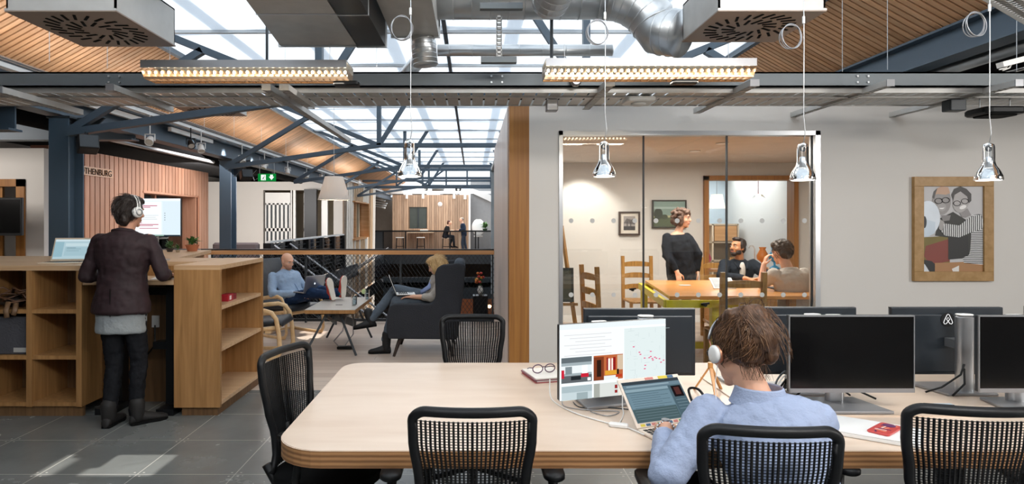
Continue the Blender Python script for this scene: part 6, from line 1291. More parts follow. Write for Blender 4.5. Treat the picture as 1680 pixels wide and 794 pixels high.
def hand(mb, Wr, d, nrm, thumb, curl=.5, k=1.0, spread=.1):
    """Wr wrist, d towards the fingers, nrm towards the palm side, thumb towards the thumb side"""
    Wr, d = V(Wr), V(d).normalized(); th = (V(thumb) - d * V(thumb).dot(d)).normalized(); nr = th.cross(d); nr = nr if nr.dot(V(nrm)) > 0 else -nr
    mb.caps([Wr - d * .02, Wr + d * .015 * k], [.026 * k, .027 * k])
    for s_, r in ((-.026, .0125), (-.009, .0135), (.009, .0135), (.026, .013)): mb.caps([Wr + d * .01 + th * s_ * .7 * k, Wr + d * .088 * k + th * s_ * k], [r * k * 1.15, r * k * .88])
    for i, (s_, L) in enumerate(((.029, .072), (.0105, .082), (-.0085, .076), (-.0275, .060))):
        p = Wr + d * (.090 - (.006 if i == 3 else 0)) * k + th * s_ * k; dd = (d + th * (s_ * spread * 12)).normalized(); pts = [p]; a = curl * .55
        for j, f in enumerate((.45, .31, .24)):
            dv = dd * math.cos(a) + nr * math.sin(a); p = p + dv * L * f * k; pts.append(p); a += curl * .75
        mb.caps(pts, [.0092 * k, .0086 * k, .0078 * k, .0066 * k], 8)
    p = Wr + d * .022 * k + th * .028 * k; q = p + (d * .55 + th * .75 + nr * .25).normalized() * .042 * k; r_ = q + (d * .85 + th * .25 + nr * .35).normalized() * .032 * k; s2 = r_ + (d * .95 + nr * .35).normalized() * .024 * k
    mb.caps([Wr + d * .01 + th * .012 * k, p, q, r_, s2], [.016 * k, .0145 * k, .0115 * k, .0100 * k, .0078 * k], 8)
def head_mesh(mb, H, r, f, u, k=1.0):
    R = Matrix((r, f, u)).transposed()
    def p(x, y, z): return V(H) + R @ V((x, y, z)) * k
    e = lambda x, y, z, a, b, c: mb.ell(p(x, y, z), (a * k, b * k, c * k), R, 18)
    e(0, -.012, .032, .074, .094, .084); e(0, .022, -.018, .062, .072, .080); e(0, .036, -.068, .044, .048, .042); e(0, .072, -.096, .020, .018, .016); e(0, .0, -.055, .056, .058, .045)
    e(0, .082, .030, .048, .014, .011); e(-.040, .060, -.022, .022, .024, .020); e(.040, .060, -.022, .022, .024, .020)
    mb.caps([p(0, .088, .022), p(0, .104, -.008), p(0, .109, -.022)], [.008 * k, .011 * k, .0125 * k], 10); e(-.011, .098, -.025, .009, .010, .007); e(.011, .098, -.025, .009, .010, .007)
    e(0, .090, -.056, .024, .010, .0065); e(0, .086, -.066, .020, .010, .007)
    for s_ in (-1, 1): e(s_ * .076, -.006, -.010, .008, .018, .030); e(s_ * .079, -.010, .004, .008, .014, .016)
    return p, R
class Person:
    def __init__(s, label, base, rz=0, k=1.0, voxel=.008, group=None):
        s.t = thing('person', label, 'person', base, 0, group); s.b = MB(); s.k = k; s.vx = voxel
    def head(s, H, face, up=V((0, 0, 1)), k=None):
        s.hk = k or s.k; s.H = V(H); s.hr, s.hf, s.hu = frame_of(face, up); s.hp, s.hR = head_mesh(s.b, s.H, s.hr, s.hf, s.hu, s.hk)
    def rel(s, mb): return mb
    def finish(s, skin): 
        o = fused_world(s.t, 'body', skin, s.b, s.vx, 3); return o
    def face_parts(s, brow, lip='a5605a', eyes=True, smile=False):
        k, p, R = s.hk, s.hp, s.hR
        for sx in (-1, 1):
            e = MB().ell(p(sx * .031, .0795, .010), (.0125 * k, .009 * k, .0085 * k), R, 12).build('eye', col('ddd8d2', .2), s.t, smooth=True, world=True)
            MB().ell(p(sx * .031, .0870, .010), (.0058 * k, .003 * k, .0058 * k), R, 10).build('iris', col('2a1a12', .2), e, smooth=True)
            e2 = [c for c in e.children][0]; me = e2.data; off = s.t.location
            for v_ in me.vertices: v_.co -= off
            MB().caps([p(sx * .014, .0945, .029), p(sx * .032, .0955, .036), p(sx * .048, .085, .029)], [.0035 * k, .0045 * k, .003 * k], 8).build('eyebrow', brow, s.t, smooth=True, world=True)
        mb = MB(); c = .004 if smile else 0
        mb.caps([p(-.024, .086, -.0585 + c), p(-.010, .0975, -.060), p(.010, .0975, -.060), p(.024, .086, -.0585 + c)], [.0028 * k, .0046 * k, .0046 * k, .0028 * k], 8); mb.build('lips', col(lip, .45), s.t, smooth=True, world=True)
    def cloth(s, name, mat, mb, voxel=None, smooth=4, folds=(.012, .09)):
        return fused_world(s.t, name, mat, mb, voxel or s.vx, smooth, folds)
def fused_world(parent, name, mat, mb, voxel, smooth=4, disp=None):
    mb.v = [tuple(V(p) - parent.location) for p in mb.v]; return fused(parent, name, mat, mb, voxel, smooth, disp)
def limb(mb, pts, rs): mb.caps(pts, rs, 14)
def strands(pts_list, r, name, mat, parent):
    mb = MB()
    for pts in pts_list: mb.tube(pts, [r * (1 - .6 * i / (len(pts) - 1)) for i in range(len(pts))], 4)
    o = mb.build(name, mat, parent, world=True); o['kind'] = 'stuff'; return o
def hairmat(name, a, b):
    if name in M: return M[name]
    return wood(name, C(a), C(b), (30, 30, 4), .5, scale=3, spec=.4)
def hair_strands(pr, shell, n, L, fall, r, mat, seed=1, curl=0, name='hair_strand', zmin=-1):
    """short hairs over an ellipsoid shell (centre, radii in head space) where the test passes"""
    random.seed(seed); out_ = []; c0, rad, test = shell; p, k = pr.hp, pr.hk
    while len(out_) < n:
        a = random.uniform(0, 2 * PI); z = random.uniform(-1, 1); q = math.sqrt(1 - z * z); d = V((q * math.cos(a), q * math.sin(a), z))
        if not test(d): continue
        s0 = V((c0[0] + d.x * rad[0], c0[1] + d.y * rad[1], c0[2] + d.z * rad[2])); tang = (V(fall) - d * V(fall).dot(d)); tang = tang.normalized() if tang.length > .05 else V((1, 0, 0))
        w_ = V((random.uniform(-1, 1), random.uniform(-1, 1), random.uniform(-1, 1))) * .35; pts = [s0 - d * .004]
        for j in range(1, 5):
            t = j / 4; pts.append(s0 + tang * L * t + d * (.006 * math.sin(t * PI) + .004) + w_ * L * .35 * t * t + V((math.sin(t * 9 + a * 5), math.cos(t * 8 + a * 3), 0)) * curl * t)
        out_.append([p(*q_) for q_ in pts])
    return strands(out_, r, name, mat, pr.t)
def shoe(name, heel, toe, up, k=1.0, mat='black_matt', sole='black_plastic', parent=None, boot=0):
    heel, toe, up = V(heel), V(toe), V(up).normalized(); d = (toe - heel).normalized(); s_ = d.cross(up).normalized(); L = (toe - heel).length
    mb = MB(); rings = []
    for t, wd, h in ((-.02, .012, .03), (0, .028, .06), (.12, .034, .085), (.3, .036, .09), (.5, .040, .068), (.72, .047, .05), (.9, .040, .040), (1.0, .018, .025)):
        c = heel + d * L * t; rings.append([c + s_ * math.cos(q) * wd * k + up * ((.5 + .5 * math.sin(q)) * h * k + .008) for q in [2 * PI * j / 16 for j in range(16)]])
    mb.loft(rings)
    if boot: mb.caps([heel + d * L * .2 + up * .06, heel + d * L * .18 + up * (.06 + boot)], [.045 * k, .052 * k])
    o = mb.build(name, mat, parent, smooth=True, world=True)
    mb = MB(); ol_ = [heel + d * L * t + s_ * wd * k for t, wd in ((0, .026), (.15, .034), (.5, .036), (.75, .047), (.93, .036), (1.01, .012))] + [heel + d * L * t - s_ * wd * k for t, wd in ((1.01, .012), (.93, .036), (.75, .047), (.5, .036), (.15, .034), (0, .026))]
    mb.ext(ol_, up * .02); so_ = mb.build('sole', sole, parent, world=True, bevel=.003)
    return o
Zu = V((0, 0, 1))
skin = plain('skin', C('c99479'), .5, var=.08, scale=20); skin_pale = plain('skin_pale', C('dba98e'), .5, var=.06, scale=20); skin_tan = plain('skin_tan', C('b9845f'), .5, var=.08, scale=20)
for m_ in (skin, skin_pale, skin_tan):
    b_ = [n for n in m_.node_tree.nodes if n.type == 'BSDF_PRINCIPLED'][0]; b_.inputs['Subsurface Weight'].default_value = .12; b_.inputs['Subsurface Radius'].default_value = (.01, .004, .002)
hp_dark = hairmat('hair_dark', '1c1412', '2c1f18'); hp_brown = hairmat('hair_brown', '3a281d', '6a4a33'); hp_blonde = hairmat('hair_blonde', 'b08a5c', 'e0c28e'); hp_curly = hairmat('hair_curly', '3d2a22', '6b5040')

# ---------------------------------------------------------------- standing man seen from behind
pr = Person('standing person from behind, dark maroon blazer, black jeans, white over-ear headphones', V((-2.66, 4.74, 0)), voxel=.008)
Rr = V((.995, .02, 0)).normalized(); P = V((-2.68, 4.80, .93)); Nk = V((-2.675, 4.83, 1.475))
H = V((-2.655, 4.87, 1.625)); pr.head(H, (.45, .88, -.12), k=1.02)
limb(pr.b, [Nk - Zu * .03, H - Zu * .06], [.058, .056]); torso_rings(pr.b, P, Nk, Rr, Rr)
ShL, ShR = Nk + V((-.185, 0, -.07)), Nk + V((.185, .01, -.07)); ElL, ElR = V((-2.955, 4.80, 1.13)), V((-2.385, 4.84, 1.14)); WrL, WrR = V((-2.90, 5.06, 1.12)), V((-2.46, 5.08, 1.115))
limb(pr.b, [ShL, ElL, WrL], [.05, .04, .027]); limb(pr.b, [ShR, ElR, WrR], [.05, .04, .027])
hand(pr.b, WrL, (.1, 1, -.05), (0, 0, -1), (1, 0, 0), .35); hand(pr.b, WrR, (-.15, 1, -.02), (0, 0, -1), (-1, 0, 0), .35)
HL, HR = P + V((-.085, 0, -.03)), P + V((.085, 0, -.03)); KL, KR = V((-2.735, 4.80, .48)), V((-2.565, 4.83, .485)); AL, AR = V((-2.745, 4.745, .09)), V((-2.575, 4.80, .09))
limb(pr.b, [HL, KL, AL], [.075, .052, .036]); limb(pr.b, [HR, KR, AR], [.075, .052, .036]); pr.finish(skin)
mb = MB(); limb(mb, [HL, HL.lerp(KL, .5), KL, KL.lerp(AL, .35), AL], [.090, .080, .062, .060, .047]); limb(mb, [HR, HR.lerp(KR, .5), KR, KR.lerp(AR, .35), AR], [.090, .080, .062, .060, .047]); mb.ell(P, (.155, .115, .13))
pr.cloth('trousers', col('191a1e', .75, bump=.3), mb, .009, 3, (.022, .05))
mb = MB(); torso_rings(mb, P + V((0, 0, -.02)), Nk, Rr, Rr, 1.0, .012, [(-.37, .165, .125), (-.34, .172, .13), (0, .168, .125), (.3, .15, .11)]); pr.cloth('undershirt', col('8f9496', .9, bump=.4), mb, .009, 2, (.01, .06))
mb = MB(); torso_rings(mb, P, Nk, Rr, Rr, 1.0, .028, [(-.155, .168, .128), (-.13, .186, .142), (.05, .175, .13), (.25, .150, .112), (.40, .145, .105), (.60, .172, .115), (.80, .195, .110), (.90, .175, .092), (.965, .105, .068), (1.0, .055, .05)])
for a, b, c in ((ShL, ElL, WrL), (ShR, ElR, WrR)): mb.caps([a + V((0, 0, -.01)), a.lerp(b, .5), b, b.lerp(c, .62)], [.062, .060, .055, .046], 14)
jk = pr.cloth('blazer', wood('blazer_cloth', C('2e1b20'), C('211317'), (3, 3, 3), .7, scale=5), mb, .009, 3, (.02, .08))
mb = MB(); mb.tube([Nk + V((-.075, .05, -.03)), Nk + V((-.07, -.03, .0)), Nk + V((0, -.065, .012)), Nk + V((.07, -.03, .0)), Nk + V((.075, .05, -.03))], .018, 8, flat=(1, 1)); mb.build('collar', MATS['blazer_cloth'], pr.t, smooth=True, world=True)
mb = MB(); mb.bar(P + V((.0, -.157, -.09)), P + V((.0, -.156, .12)), .004, .004); mb.build('back_vent', 'black_matt', pr.t, world=True)
p = pr.hp; mb = MB()
for q in ((0, -.02, .045, .083, .098, .085), (0, -.045, -.01, .078, .072, .085), (-.045, -.03, -.06, .035, .05, .05), (.03, -.06, -.07, .045, .04, .05), (0, .03, .085, .065, .07, .04), (-.06, .0, .02, .03, .06, .06), (.06, .0, .03, .025, .06, .05)): mb.ell(p(*q[:3]), q[3:], pr.hR)
pr.cloth('hair', hp_dark, mb, .007, 2, (.02, .025))
hair_strands(pr, ((0, -.02, .02), (.084, .098, .10), lambda d: d.y < .45 and d.z > -.75), 380, .07, (0, -.3, -1), .0016, hp_dark, 4, .004)
hp_m = MB(); mb = MB()
for dy in (-.010, .010): mb.tube([p(math.sin(a) * .094, dy + .004, .004 + math.cos(a) * .122) for a in [-1.55 + 3.1 * i / 22 for i in range(23)]], .0055, 8)
hb = thing('headphones', 'white and silver over-ear headphones worn by the standing person in the blazer', 'headphones', p(0, 0, .12)); mb.build('headband', 'white_plastic', hb, smooth=True, world=True)
for s_ in (-1, 1): MB().lathe([(.001, 0), (.036, 0), (.042, .008), (.042, .022), (.034, .034), (.012, .038), (.001, .038)], p(s_ * .078, -.004, -.006), 22, pr.hr * s_).build('ear_cup', 'white_plastic', hb, smooth=True, world=True); MB().lathe([(.018, .033), (.026, .0365), (.026, .040), (.018, .041)], p(s_ * .078, -.004, -.006), 20, pr.hr * s_, caps=False).build('cup_ring', 'silver_plastic', hb, smooth=True, world=True)
shoe('shoe', AL + V((.005, -.06, -.09)), AL + V((-.01, .20, -.09)), Zu, 1.08, col('1c1a1a', .7), 'black_matt', pr.t, .10); shoe('shoe', AR + V((-.02, -.04, -.09)), AR + V((.17, .15, -.09)), Zu, 1.08, col('1c1a1a', .7), 'black_matt', pr.t, .10)

# ---------------------------------------------------------------- woman typing, nearest figure
pr = Person('person in pale blue shirt with messy brown bun typing at the desk', V((.98, 1.98, 0)), voxel=.0055)
P = V((1.03, 1.96, .545)); Nk = V((.965, 2.10, .955)); Rs = V((.96, -.26, 0)).normalized(); Rh = V((.99, -.1, 0)).normalized()
H = V((.915, 2.165, 1.10)); pr.head(H, (-.20, .92, -.32), V((.05, .1, 1)), k=.98)
limb(pr.b, [Nk - V((0, .0, .03)), H + V((.012, -.03, -.06))], [.055, .05]); torso_rings(pr.b, P, Nk, Rh, Rs, .92)
ShL, ShR = Nk - Rs * .165 + V((0, 0, -.065)), Nk + Rs * .165 + V((0, 0, -.06)); ElL = V((.64, 2.06, .715)); WrL = V((.705, 2.29, .800)); ElR = V((1.17, 2.16, .71)); WrR = V((.93, 2.30, .795))
limb(pr.b, [ShL, ElL, WrL], [.045, .036, .026]); limb(pr.b, [ShR, ElR, WrR], [.045, .036, .026])
hand(pr.b, WrL, (.18, .8, -.22), (0, 0, -1), (1, -.2, 0), .6, .96); hand(pr.b, WrR, (-.35, .8, -.22), (0, 0, -1), (-1, -.4, 0), .6, .96)
KL, KR = V((.86, 2.42, .52)), V((1.18, 2.42, .52)); AL, AR = V((.84, 2.36, .09)), V((1.2, 2.40, .09)); HL, HR = P + V((-.1, .02, -.04)), P + V((.1, .02, -.04))
limb(pr.b, [HL, KL, AL], [.075, .052, .035]); limb(pr.b, [HR, KR, AR], [.075, .052, .035]); pr.finish(skin_pale)
mb = MB(); limb(mb, [HL, KL, AL], [.095, .065, .046]); limb(mb, [HR, KR, AR], [.095, .065, .046]); mb.ell(P, (.17, .13, .11)); pr.cloth('trousers', col('23262e', .8), mb, .01, 3)
mb = MB(); torso_rings(mb, P, Nk, Rh, Rs, .95, .020, [(-.12, .15, .12), (0, .165, .125), (.25, .150, .115), (.45, .150, .108), (.65, .168, .112), (.80, .180, .108), (.90, .165, .090), (.97, .115, .068), (1.01, .065, .055)])
mb.caps([ShL, ShL.lerp(ElL, .5), ElL, ElL.lerp(WrL, .45), ElL.lerp(WrL, .74)], [.068, .062, .060, .052, .043], 16); mb.caps([ShR, ShR.lerp(ElR, .5), ElR, ElR.lerp(WrR, .7)], [.068, .06, .056, .042], 16)
shirt_blue = plain('shirt_blue', C('9aa6c0'), .85, var=.05, scale=30, bump=.25, bscale=120)
pr.cloth('shirt', shirt_blue, mb, .0065, 4, (.016, .05))
Fs = V((-Rs.y, Rs.x, 0)) 
mb = MB(); rings = []
for t, rr, zz in ((0, .074, -.015), (.3, .072, .012), (.8, .068, .040), (1, .070, .044), (1.0, .075, .040), (.6, .084, .012), (0, .094, -.012)):
    rings.append([Nk + Rs * math.cos(q) * rr * 1.02 + Fs * math.sin(q) * rr * .92 + V((-.004, .004, zz + .012 * math.sin(q) * 0)) - Fs * .004 for q in [PI * .60 + (2 * PI - .45) * j / 26 for j in range(27)]])
for i in range(len(rings) - 1):
    o_ = len(mb.v); mb.v += [tuple(q) for q in rings[i] + rings[i + 1]]
    for j in range(26): mb.f.append([o_ + j, o_ + j + 1, o_ + 27 + j + 1, o_ + 27 + j]); mb.m.append(0)
mb.build('collar', shirt_blue, pr.t, smooth=True, world=True)
mb = MB(); mb.tube([Nk - Rs * .175 - Fs * .095 + V((0, 0, -.085)), Nk - Rs * .09 - Fs * .118 + V((0, 0, -.095)), Nk - Fs * .125 + V((0, 0, -.098)), Nk + Rs * .09 - Fs * .118 + V((0, 0, -.095)), Nk + Rs * .175 - Fs * .095 + V((0, 0, -.08))], .0022, 6); mb.build('yoke_seam', col('8094bd', .8), pr.t, world=True)
p = pr.hp; mb = MB(); bun = (.02, -.078, .095)
for q in ((0, -.022, .042, .083, .098, .084), (0, -.052, .012, .074, .064, .072), (bun[0], bun[1], bun[2], .066, .058, .060), (.025, -.108, .045, .060, .05, .062), (-.03, -.05, .115, .04, .04, .03), (.055, -.095, .0, .032, .035, .055)): mb.ell(p(*q[:3]), q[3:], pr.hR)
pr.cloth('hair', hp_brown, mb, .006, 2, (.014, .022))
random.seed(21); st_ = []
for i in range(560):   # hairs swept up and back to the bun
    a = random.uniform(-1, 1) * 2.5; h0 = random.uniform(-.78, .95); sx = math.sin(a); cyy = -math.cos(a)
    s0 = V((sx * .082 * math.cos(h0 * .8), -.022 + cyy * .098 * math.cos(h0 * .8) if True else 0, .02 + .095 * math.sin(h0)))
    if s0.y > .055: continue
    e_ = V((bun[0] + random.uniform(-.05, .05), bun[1] + random.uniform(-.035, .02), bun[2] + random.uniform(-.04, .045))); pts = []
    for j in range(7):
        t = j / 6; q = s0.lerp(e_, t); c0 = V((0, -.025, .03)); dd = (q - c0); rr_ = .100 + .016 * t + random.uniform(-.002, .004); q = c0 + dd.normalized() * max(dd.length, rr_ * (.86 if abs(dd.normalized().x) > .6 else 1)); pts.append(p(*q))
    st_.append(pts)
for i in range(260):   # loops of the bun and the loose tail falling behind
    a = random.uniform(0, 2 * PI); q0 = V(bun) + V((math.cos(a) * .05, -.02 + math.sin(a) * .03, random.uniform(-.03, .05))); tail = random.random() < .25; pts = []
    for j in range(7):
        t = j / 6
        if tail: q = q0 + V((random.uniform(-.004, .004) + .035 * t, -.035 * math.sin(t * 2.2) - .01, -.13 * t * random.uniform(.8, 1.05)))
        else: b_ = a + t * 2.6; q = V(bun) + V((math.cos(b_) * .074, -.016 + math.sin(b_ * 1.3) * .055, math.sin(b_) * .070))
        pts.append(p(*q))
    st_.append(pts)
strands(st_[::4] , .0011, 'hair_highlight', hairmat('hair_gold', '6b4c36', '947050'), pr.t)
strands(st_[1::4] + st_[2::4] + st_[3::4], .0014, 'hair_strand', hp_brown, pr.t)
random.seed(5); st_ = []
for i in range(70):
    a = random.uniform(0, 2 * PI); q = V(bun) + V((math.cos(a) * .055, -.02, math.sin(a) * .055)); d = V((math.cos(a), -.4, math.sin(a) * .8)) * random.uniform(.01, .035); st_.append([p(*q), p(*(q + d * .6 + V((0, 0, .006)))), p(*(q + d))])
for i in range(60): s0 = V((random.uniform(-.05, .05), -.075 + random.uniform(-.01, .01), -.05)); st_.append([p(*s0), p(*(s0 + V((random.uniform(-.01, .01), -.008, -.025)))), p(*(s0 + V((random.uniform(-.02, .02), -.006, -.055))))])
strands(st_, .0008, 'stray_hair', hp_brown, pr.t)
hb = thing('headphones', 'white and copper headphones on the head of the person with the bun', 'headphones', p(0, 0, .1))
mb = MB(); mb.tube([p(math.sin(a) * .093, .028 + .0 * a, .008 + math.cos(a) * .118) for a in [-1.25 + 2.5 * i / 22 for i in range(23)]], .009, 8, flat=(.5, 1.1)); mb.build('headband', 'silver_plastic', hb, smooth=True, world=True)
cop = col('c98a6c', .3, metal=.8)
for s_ in (-1, 1):
    MB().tube([p(s_ * .088, .028, .05), p(s_ * .09, .018, .02), p(s_ * .088, .0, -.008)], .003, 8).build('slider', cop, hb, smooth=True, world=True)
    MB().lathe([(.001, 0), (.029, 0), (.032, .008), (.032, .014), (.001, .016)], p(s_ * .076, -.004, -.012), 22, pr.hr * s_).build('ear_pad', cop, hb, smooth=True, world=True); MB().lathe([(.001, .014), (.030, .014), (.031, .022), (.022, .028), (.001, .028)], p(s_ * .076, -.004, -.012), 22, pr.hr * s_).build('ear_cup', 'white_plastic', hb, smooth=True, world=True)
mb = MB(); mb.tube([p(-.082, .004, -.045), p(-.088, .02, -.10), p(-.09, .03, -.18), p(-.09, .08, -.27)], .0016, 6); mb.build('cord', 'white_plastic', hb, world=True)
gl = thing('eyeglasses', 'dark-rimmed glasses worn by the person with the bun', 'glasses', p(0, .1, 0)); mb = MB()
for s_ in (-1, 1): mb.tube([p(s_ * .033 + math.cos(q) * .024, .100, .006 + math.sin(q) * .019) for q in [2 * PI * i / 16 for i in range(16)]], .0025, 6, True); mb.tube([p(s_ * .056, .098, .012), p(s_ * .076, .05, .008), p(s_ * .078, .0, .0)], .0022, 6)
mb.build('frame', 'black_plastic', gl, smooth=True, world=True)
wt = thing('wrist_watch', 'silver bracelet watch on the left wrist of the typing person', 'watch', WrL); d_ = (WrL - ElL).normalized(); a_, b_, _ = basis(d_)
mb = MB()
for i in range(16): q = 2 * PI * i / 16; mb.ell(WrL - d_ * .012 + (a_ * math.cos(q) + b_ * math.sin(q)) * .030, (.0055, .0055, .0055), n=8)
mb.build('bracelet_links', 'chrome', wt, smooth=True, world=True); MB().cyl(WrL - d_ * .012 + Zu * .028, WrL - d_ * .012 + Zu * .036, .015, n=18).build('dial', 'silver_plastic', wt, world=True)
shoe('shoe', AL + V((0, -.06, -.09)), AL + V((0, .18, -.09)), Zu, 1, 'black_matt', 'white_plastic', pr.t); shoe('shoe', AR + V((0, -.06, -.09)), AR + V((0, .18, -.09)), Zu, 1, 'black_matt', 'white_plastic', pr.t)

# ---------------------------------------------------------------- bald man in the lounge chair
fd = V((.80, -.60, 0)).normalized(); rt = V((fd.y, -fd.x, 0))     # his right
pr = Person('bald man in blue shirt reclining with red sneakers up on the coffee table', V((-2.45, 8.50, 0)), voxel=.009)
P = V((-2.42, 8.50, .49)); Nk = V((-2.585, 8.62, .865)); H = V((-2.53, 8.58, 1.0)); pr.head(H, (.80, -.58, -.28), k=.98)
limb(pr.b, [Nk - Zu * .02, H - Zu * .05], [.06, .056]); torso_rings(pr.b, P, Nk, rt, rt)
ShR, ShL = Nk + rt * .19 + V((0, 0, -.06)), Nk - rt * .19 + V((0, 0, -.06)); ElR = ShR + fd * .10 + rt * .07 + V((0, 0, -.22)); WrR = V((-2.27, 8.28, .585)); ElL = ShL + fd * .12 - rt * .08 + V((0, 0, -.22)); WrL = P + fd * .22 - rt * .10 + V((0, 0, .11))
limb(pr.b, [ShR, ElR, WrR], [.05, .042, .029]); limb(pr.b, [ShL, ElL, WrL], [.05, .042, .029]); hand(pr.b, WrR, fd + V((0, 0, -.1)), (0, 0, -1), -rt, .4); hand(pr.b, WrL, fd, (0, 0, -1), rt, .4)
AR, AL = V((-1.80, 8.02, .605)), V((-1.70, 8.12, .62)); KR = V((-2.10, 8.20, .615)); KL = V((-2.06, 8.34, .635)); HR, HL = P + rt * .09, P - rt * .09
limb(pr.b, [HR, KR, AR], [.08, .055, .04]); limb(pr.b, [HL, KL, AL], [.08, .055, .04]); pr.finish(skin_pale)
pr.face_parts(col('8a6a52', .8))
p = pr.hp; mb = MB()
mb.ell(p(0, .052, -.072), (.047, .045, .036), pr.hR); mb.ell(p(0, .02, -.055), (.060, .058, .035), pr.hR); fused_world(pr.t, 'stubble', col('a87f68', .8), mb, .006, 2)
mb = MB(); limb(mb, [HR, KR, AR - (AR - KR) * .05], [.098, .072, .055]); limb(mb, [HL, KL, AL - (AL - KL) * .05], [.098, .072, .055]); mb.ell(P, (.16, .15, .11)); pr.cloth('jeans', col('1d3150', .8, bump=.3), mb, .01, 3, (.02, .06))
mb = MB(); torso_rings(mb, P, Nk, rt, rt, 1.0, .022); mb.caps([ShR, ShR.lerp(ElR, .5), ElR, ElR.lerp(WrR, .85)], [.060, .060, .054, .044]); mb.caps([ShL, ElL, ElL.lerp(WrL, .85)], [.060, .054, .044]); pr.cloth('shirt', plain('shirt_denim', C('8ea3bd'), .85, var=.06, scale=30, bump=.3, bscale=80), mb, .010, 3, (.02, .07))
mb = MB(); mb.tube([Nk + rt * .07 + V((0, 0, .0)), Nk + rt * .05 + fd * .06, Nk + fd * .085 - Zu * .03, Nk - rt * .05 + fd * .06, Nk - rt * .07], .014, 6); mb.build('collar', 'shirt_denim', pr.t, smooth=True, world=True)
mb = MB(); mb.tube([Nk + fd * .115 - Zu * .09, Nk.lerp(P, .45) + fd * .15, P + fd * .15 + Zu * .08], .004, 6); mb.build('placket', col('5d779b', .8), pr.t, world=True)
for A, dz in ((AR, 0), (AL, .0)):
    sk = MB(); sk.caps([A - (A - (KR if A is AR else KL)).normalized() * .06, A], [.046, .046]); sk.build('sock', col('1f6a70', .8), pr.t, smooth=True, world=True)
sole_w = col('e4ddd2', .6)
for A, tilt in ((AR, V((-.06, -.04, .30))), (AL, V((.02, -.03, .30)))):
    hl = A + fd * .055 + V((0, 0, -.055)); d = tilt.normalized(); shoe('sneaker', hl, hl + d * .285, -fd + V((0, 0, .1)), 1.05, col('b8392f', .6), sole_w, pr.t)
laptop('silver laptop with glowing apple-shaped mark on the reclining man\'s lap', P + fd * .30 + V((0, 0, .125)), math.atan2(-fd.x, fd.y) , 105, .32, .22, mark=True)
# ---------------------------------------------------------------- woman in the wing chair
pr = Person('person with blonde hair curled in the charcoal wing chair, grey top, jeans and dark boots', V((-.55, 7.52, 0)), voxel=.009)
fd = V((-.98, -.10, 0)).normalized(); rt = V((fd.y, -fd.x, 0)); P = V((-.46, 7.58, .60)); Nk = V((-.36, 7.56, .905)); H = V((-.435, 7.535, 1.02)); pr.head(H, (-.85, .18, -.5), k=.95)
limb(pr.b, [Nk, H - Zu * .04], [.05, .048]); torso_rings(pr.b, P, Nk, rt, rt, .9)
ShR, ShL = Nk + rt * .16 - Zu * .05, Nk - rt * .16 - Zu * .05; ElL = V((-.46, 7.32, .66)); WrL = V((-.70, 7.36, .665)); ElR = V((-.5, 7.76, .68)); WrR = V((-.72, 7.62, .68))
limb(pr.b, [ShL, ElL, WrL], [.045, .038, .027]); limb(pr.b, [ShR, ElR, WrR], [.045, .038, .027]); hand(pr.b, WrL, (-1, .15, -.05), (0, 0, -1), (0, 1, 0), .4, .95); hand(pr.b, WrR, (-1, -.15, -.05), (0, 0, -1), (0, -1, 0), .4, .95)
HL, HR = P - rt * .09, P + rt * .09; KL = V((-.90, 7.42, .60)); AL = V((-1.02, 7.38, .115)); KR = V((-.93, 7.62, .72)); AR = V((-1.19, 7.46, .40))
limb(pr.b, [HL, KL, AL], [.075, .052, .035]); limb(pr.b, [HR, KR, AR], [.075, .052, .035]); pr.finish(skin_pale)
mb = MB(); limb(mb, [HL, KL, AL + Zu * .05], [.092, .066, .05]); limb(mb, [HR, KR, AR], [.092, .066, .05]); mb.ell(P, (.13, .15, .11)); pr.cloth('jeans', col('56606b', .85, bump=.3), mb, .01, 3, (.015, .06))
mb = MB(); torso_rings(mb, P, Nk, rt, rt, .92, .022); mb.caps([ShL, ShL.lerp(ElL, .5), ElL, ElL.lerp(WrL, .4)], [.068, .064, .058, .048]); mb.caps([ShR, ElR, ElR.lerp(WrR, .4)], [.068, .058, .045]); pr.cloth('top', col('a29c95', .85, bump=.3), mb, .01, 3, (.02, .06))
mb = MB(); mb.tube([Nk + fd * .11 - Zu * .02 - rt * .03, Nk + fd * .16 - Zu * .14 - rt * .05, P + fd * .16 + Zu * .1 - rt * .05], [.03, .045, .035], 10, flat=(1, .5)); mb.build('scarf', col('8d9cc4', .85), pr.t, smooth=True, world=True)
p = pr.hp; mb = MB()
for q in ((0, -.02, .04, .084, .10, .085), (0, -.05, -.03, .08, .07, .10), (-.065, .01, -.05, .028, .05, .10), (.065, .01, -.05, .028, .05, .10), (0, .03, .09, .06, .06, .03)): mb.ell(p(*q[:3]), q[3:], pr.hR)
pr.cloth('hair', hp_blonde, mb, .008, 2, (.012, .03)); hair_strands(pr, ((0, -.02, .0), (.090, .105, .125), lambda d: d.y < .4), 300, .09, (0, 0, -1), .0022, hp_blonde, 8, .002)
shoe('boot', AL + V((.06, 0, -.115)), AL + V((-.20, -.02, -.115)), Zu, 1.05, col('16181b', .7), 'black_matt', pr.t, .16); bt = (AR - KR).normalized(); shoe('boot', AR + V((.05, .02, -.10)), AR + V((-.21, -.05, -.13)), V((-.3, 0, 1)), 1.05, col('16181b', .7), 'black_matt', pr.t, .12)
laptop('white-edged laptop on the knees of the person in the wing chair', V((-.80, 7.50, .685)), PI / 2 + .5 + PI - .35 - PI, 112, .31, .22, name='laptop', shell='white_plastic', items=[(-1, 1, -1, 1, '23282c')], gk=.6)

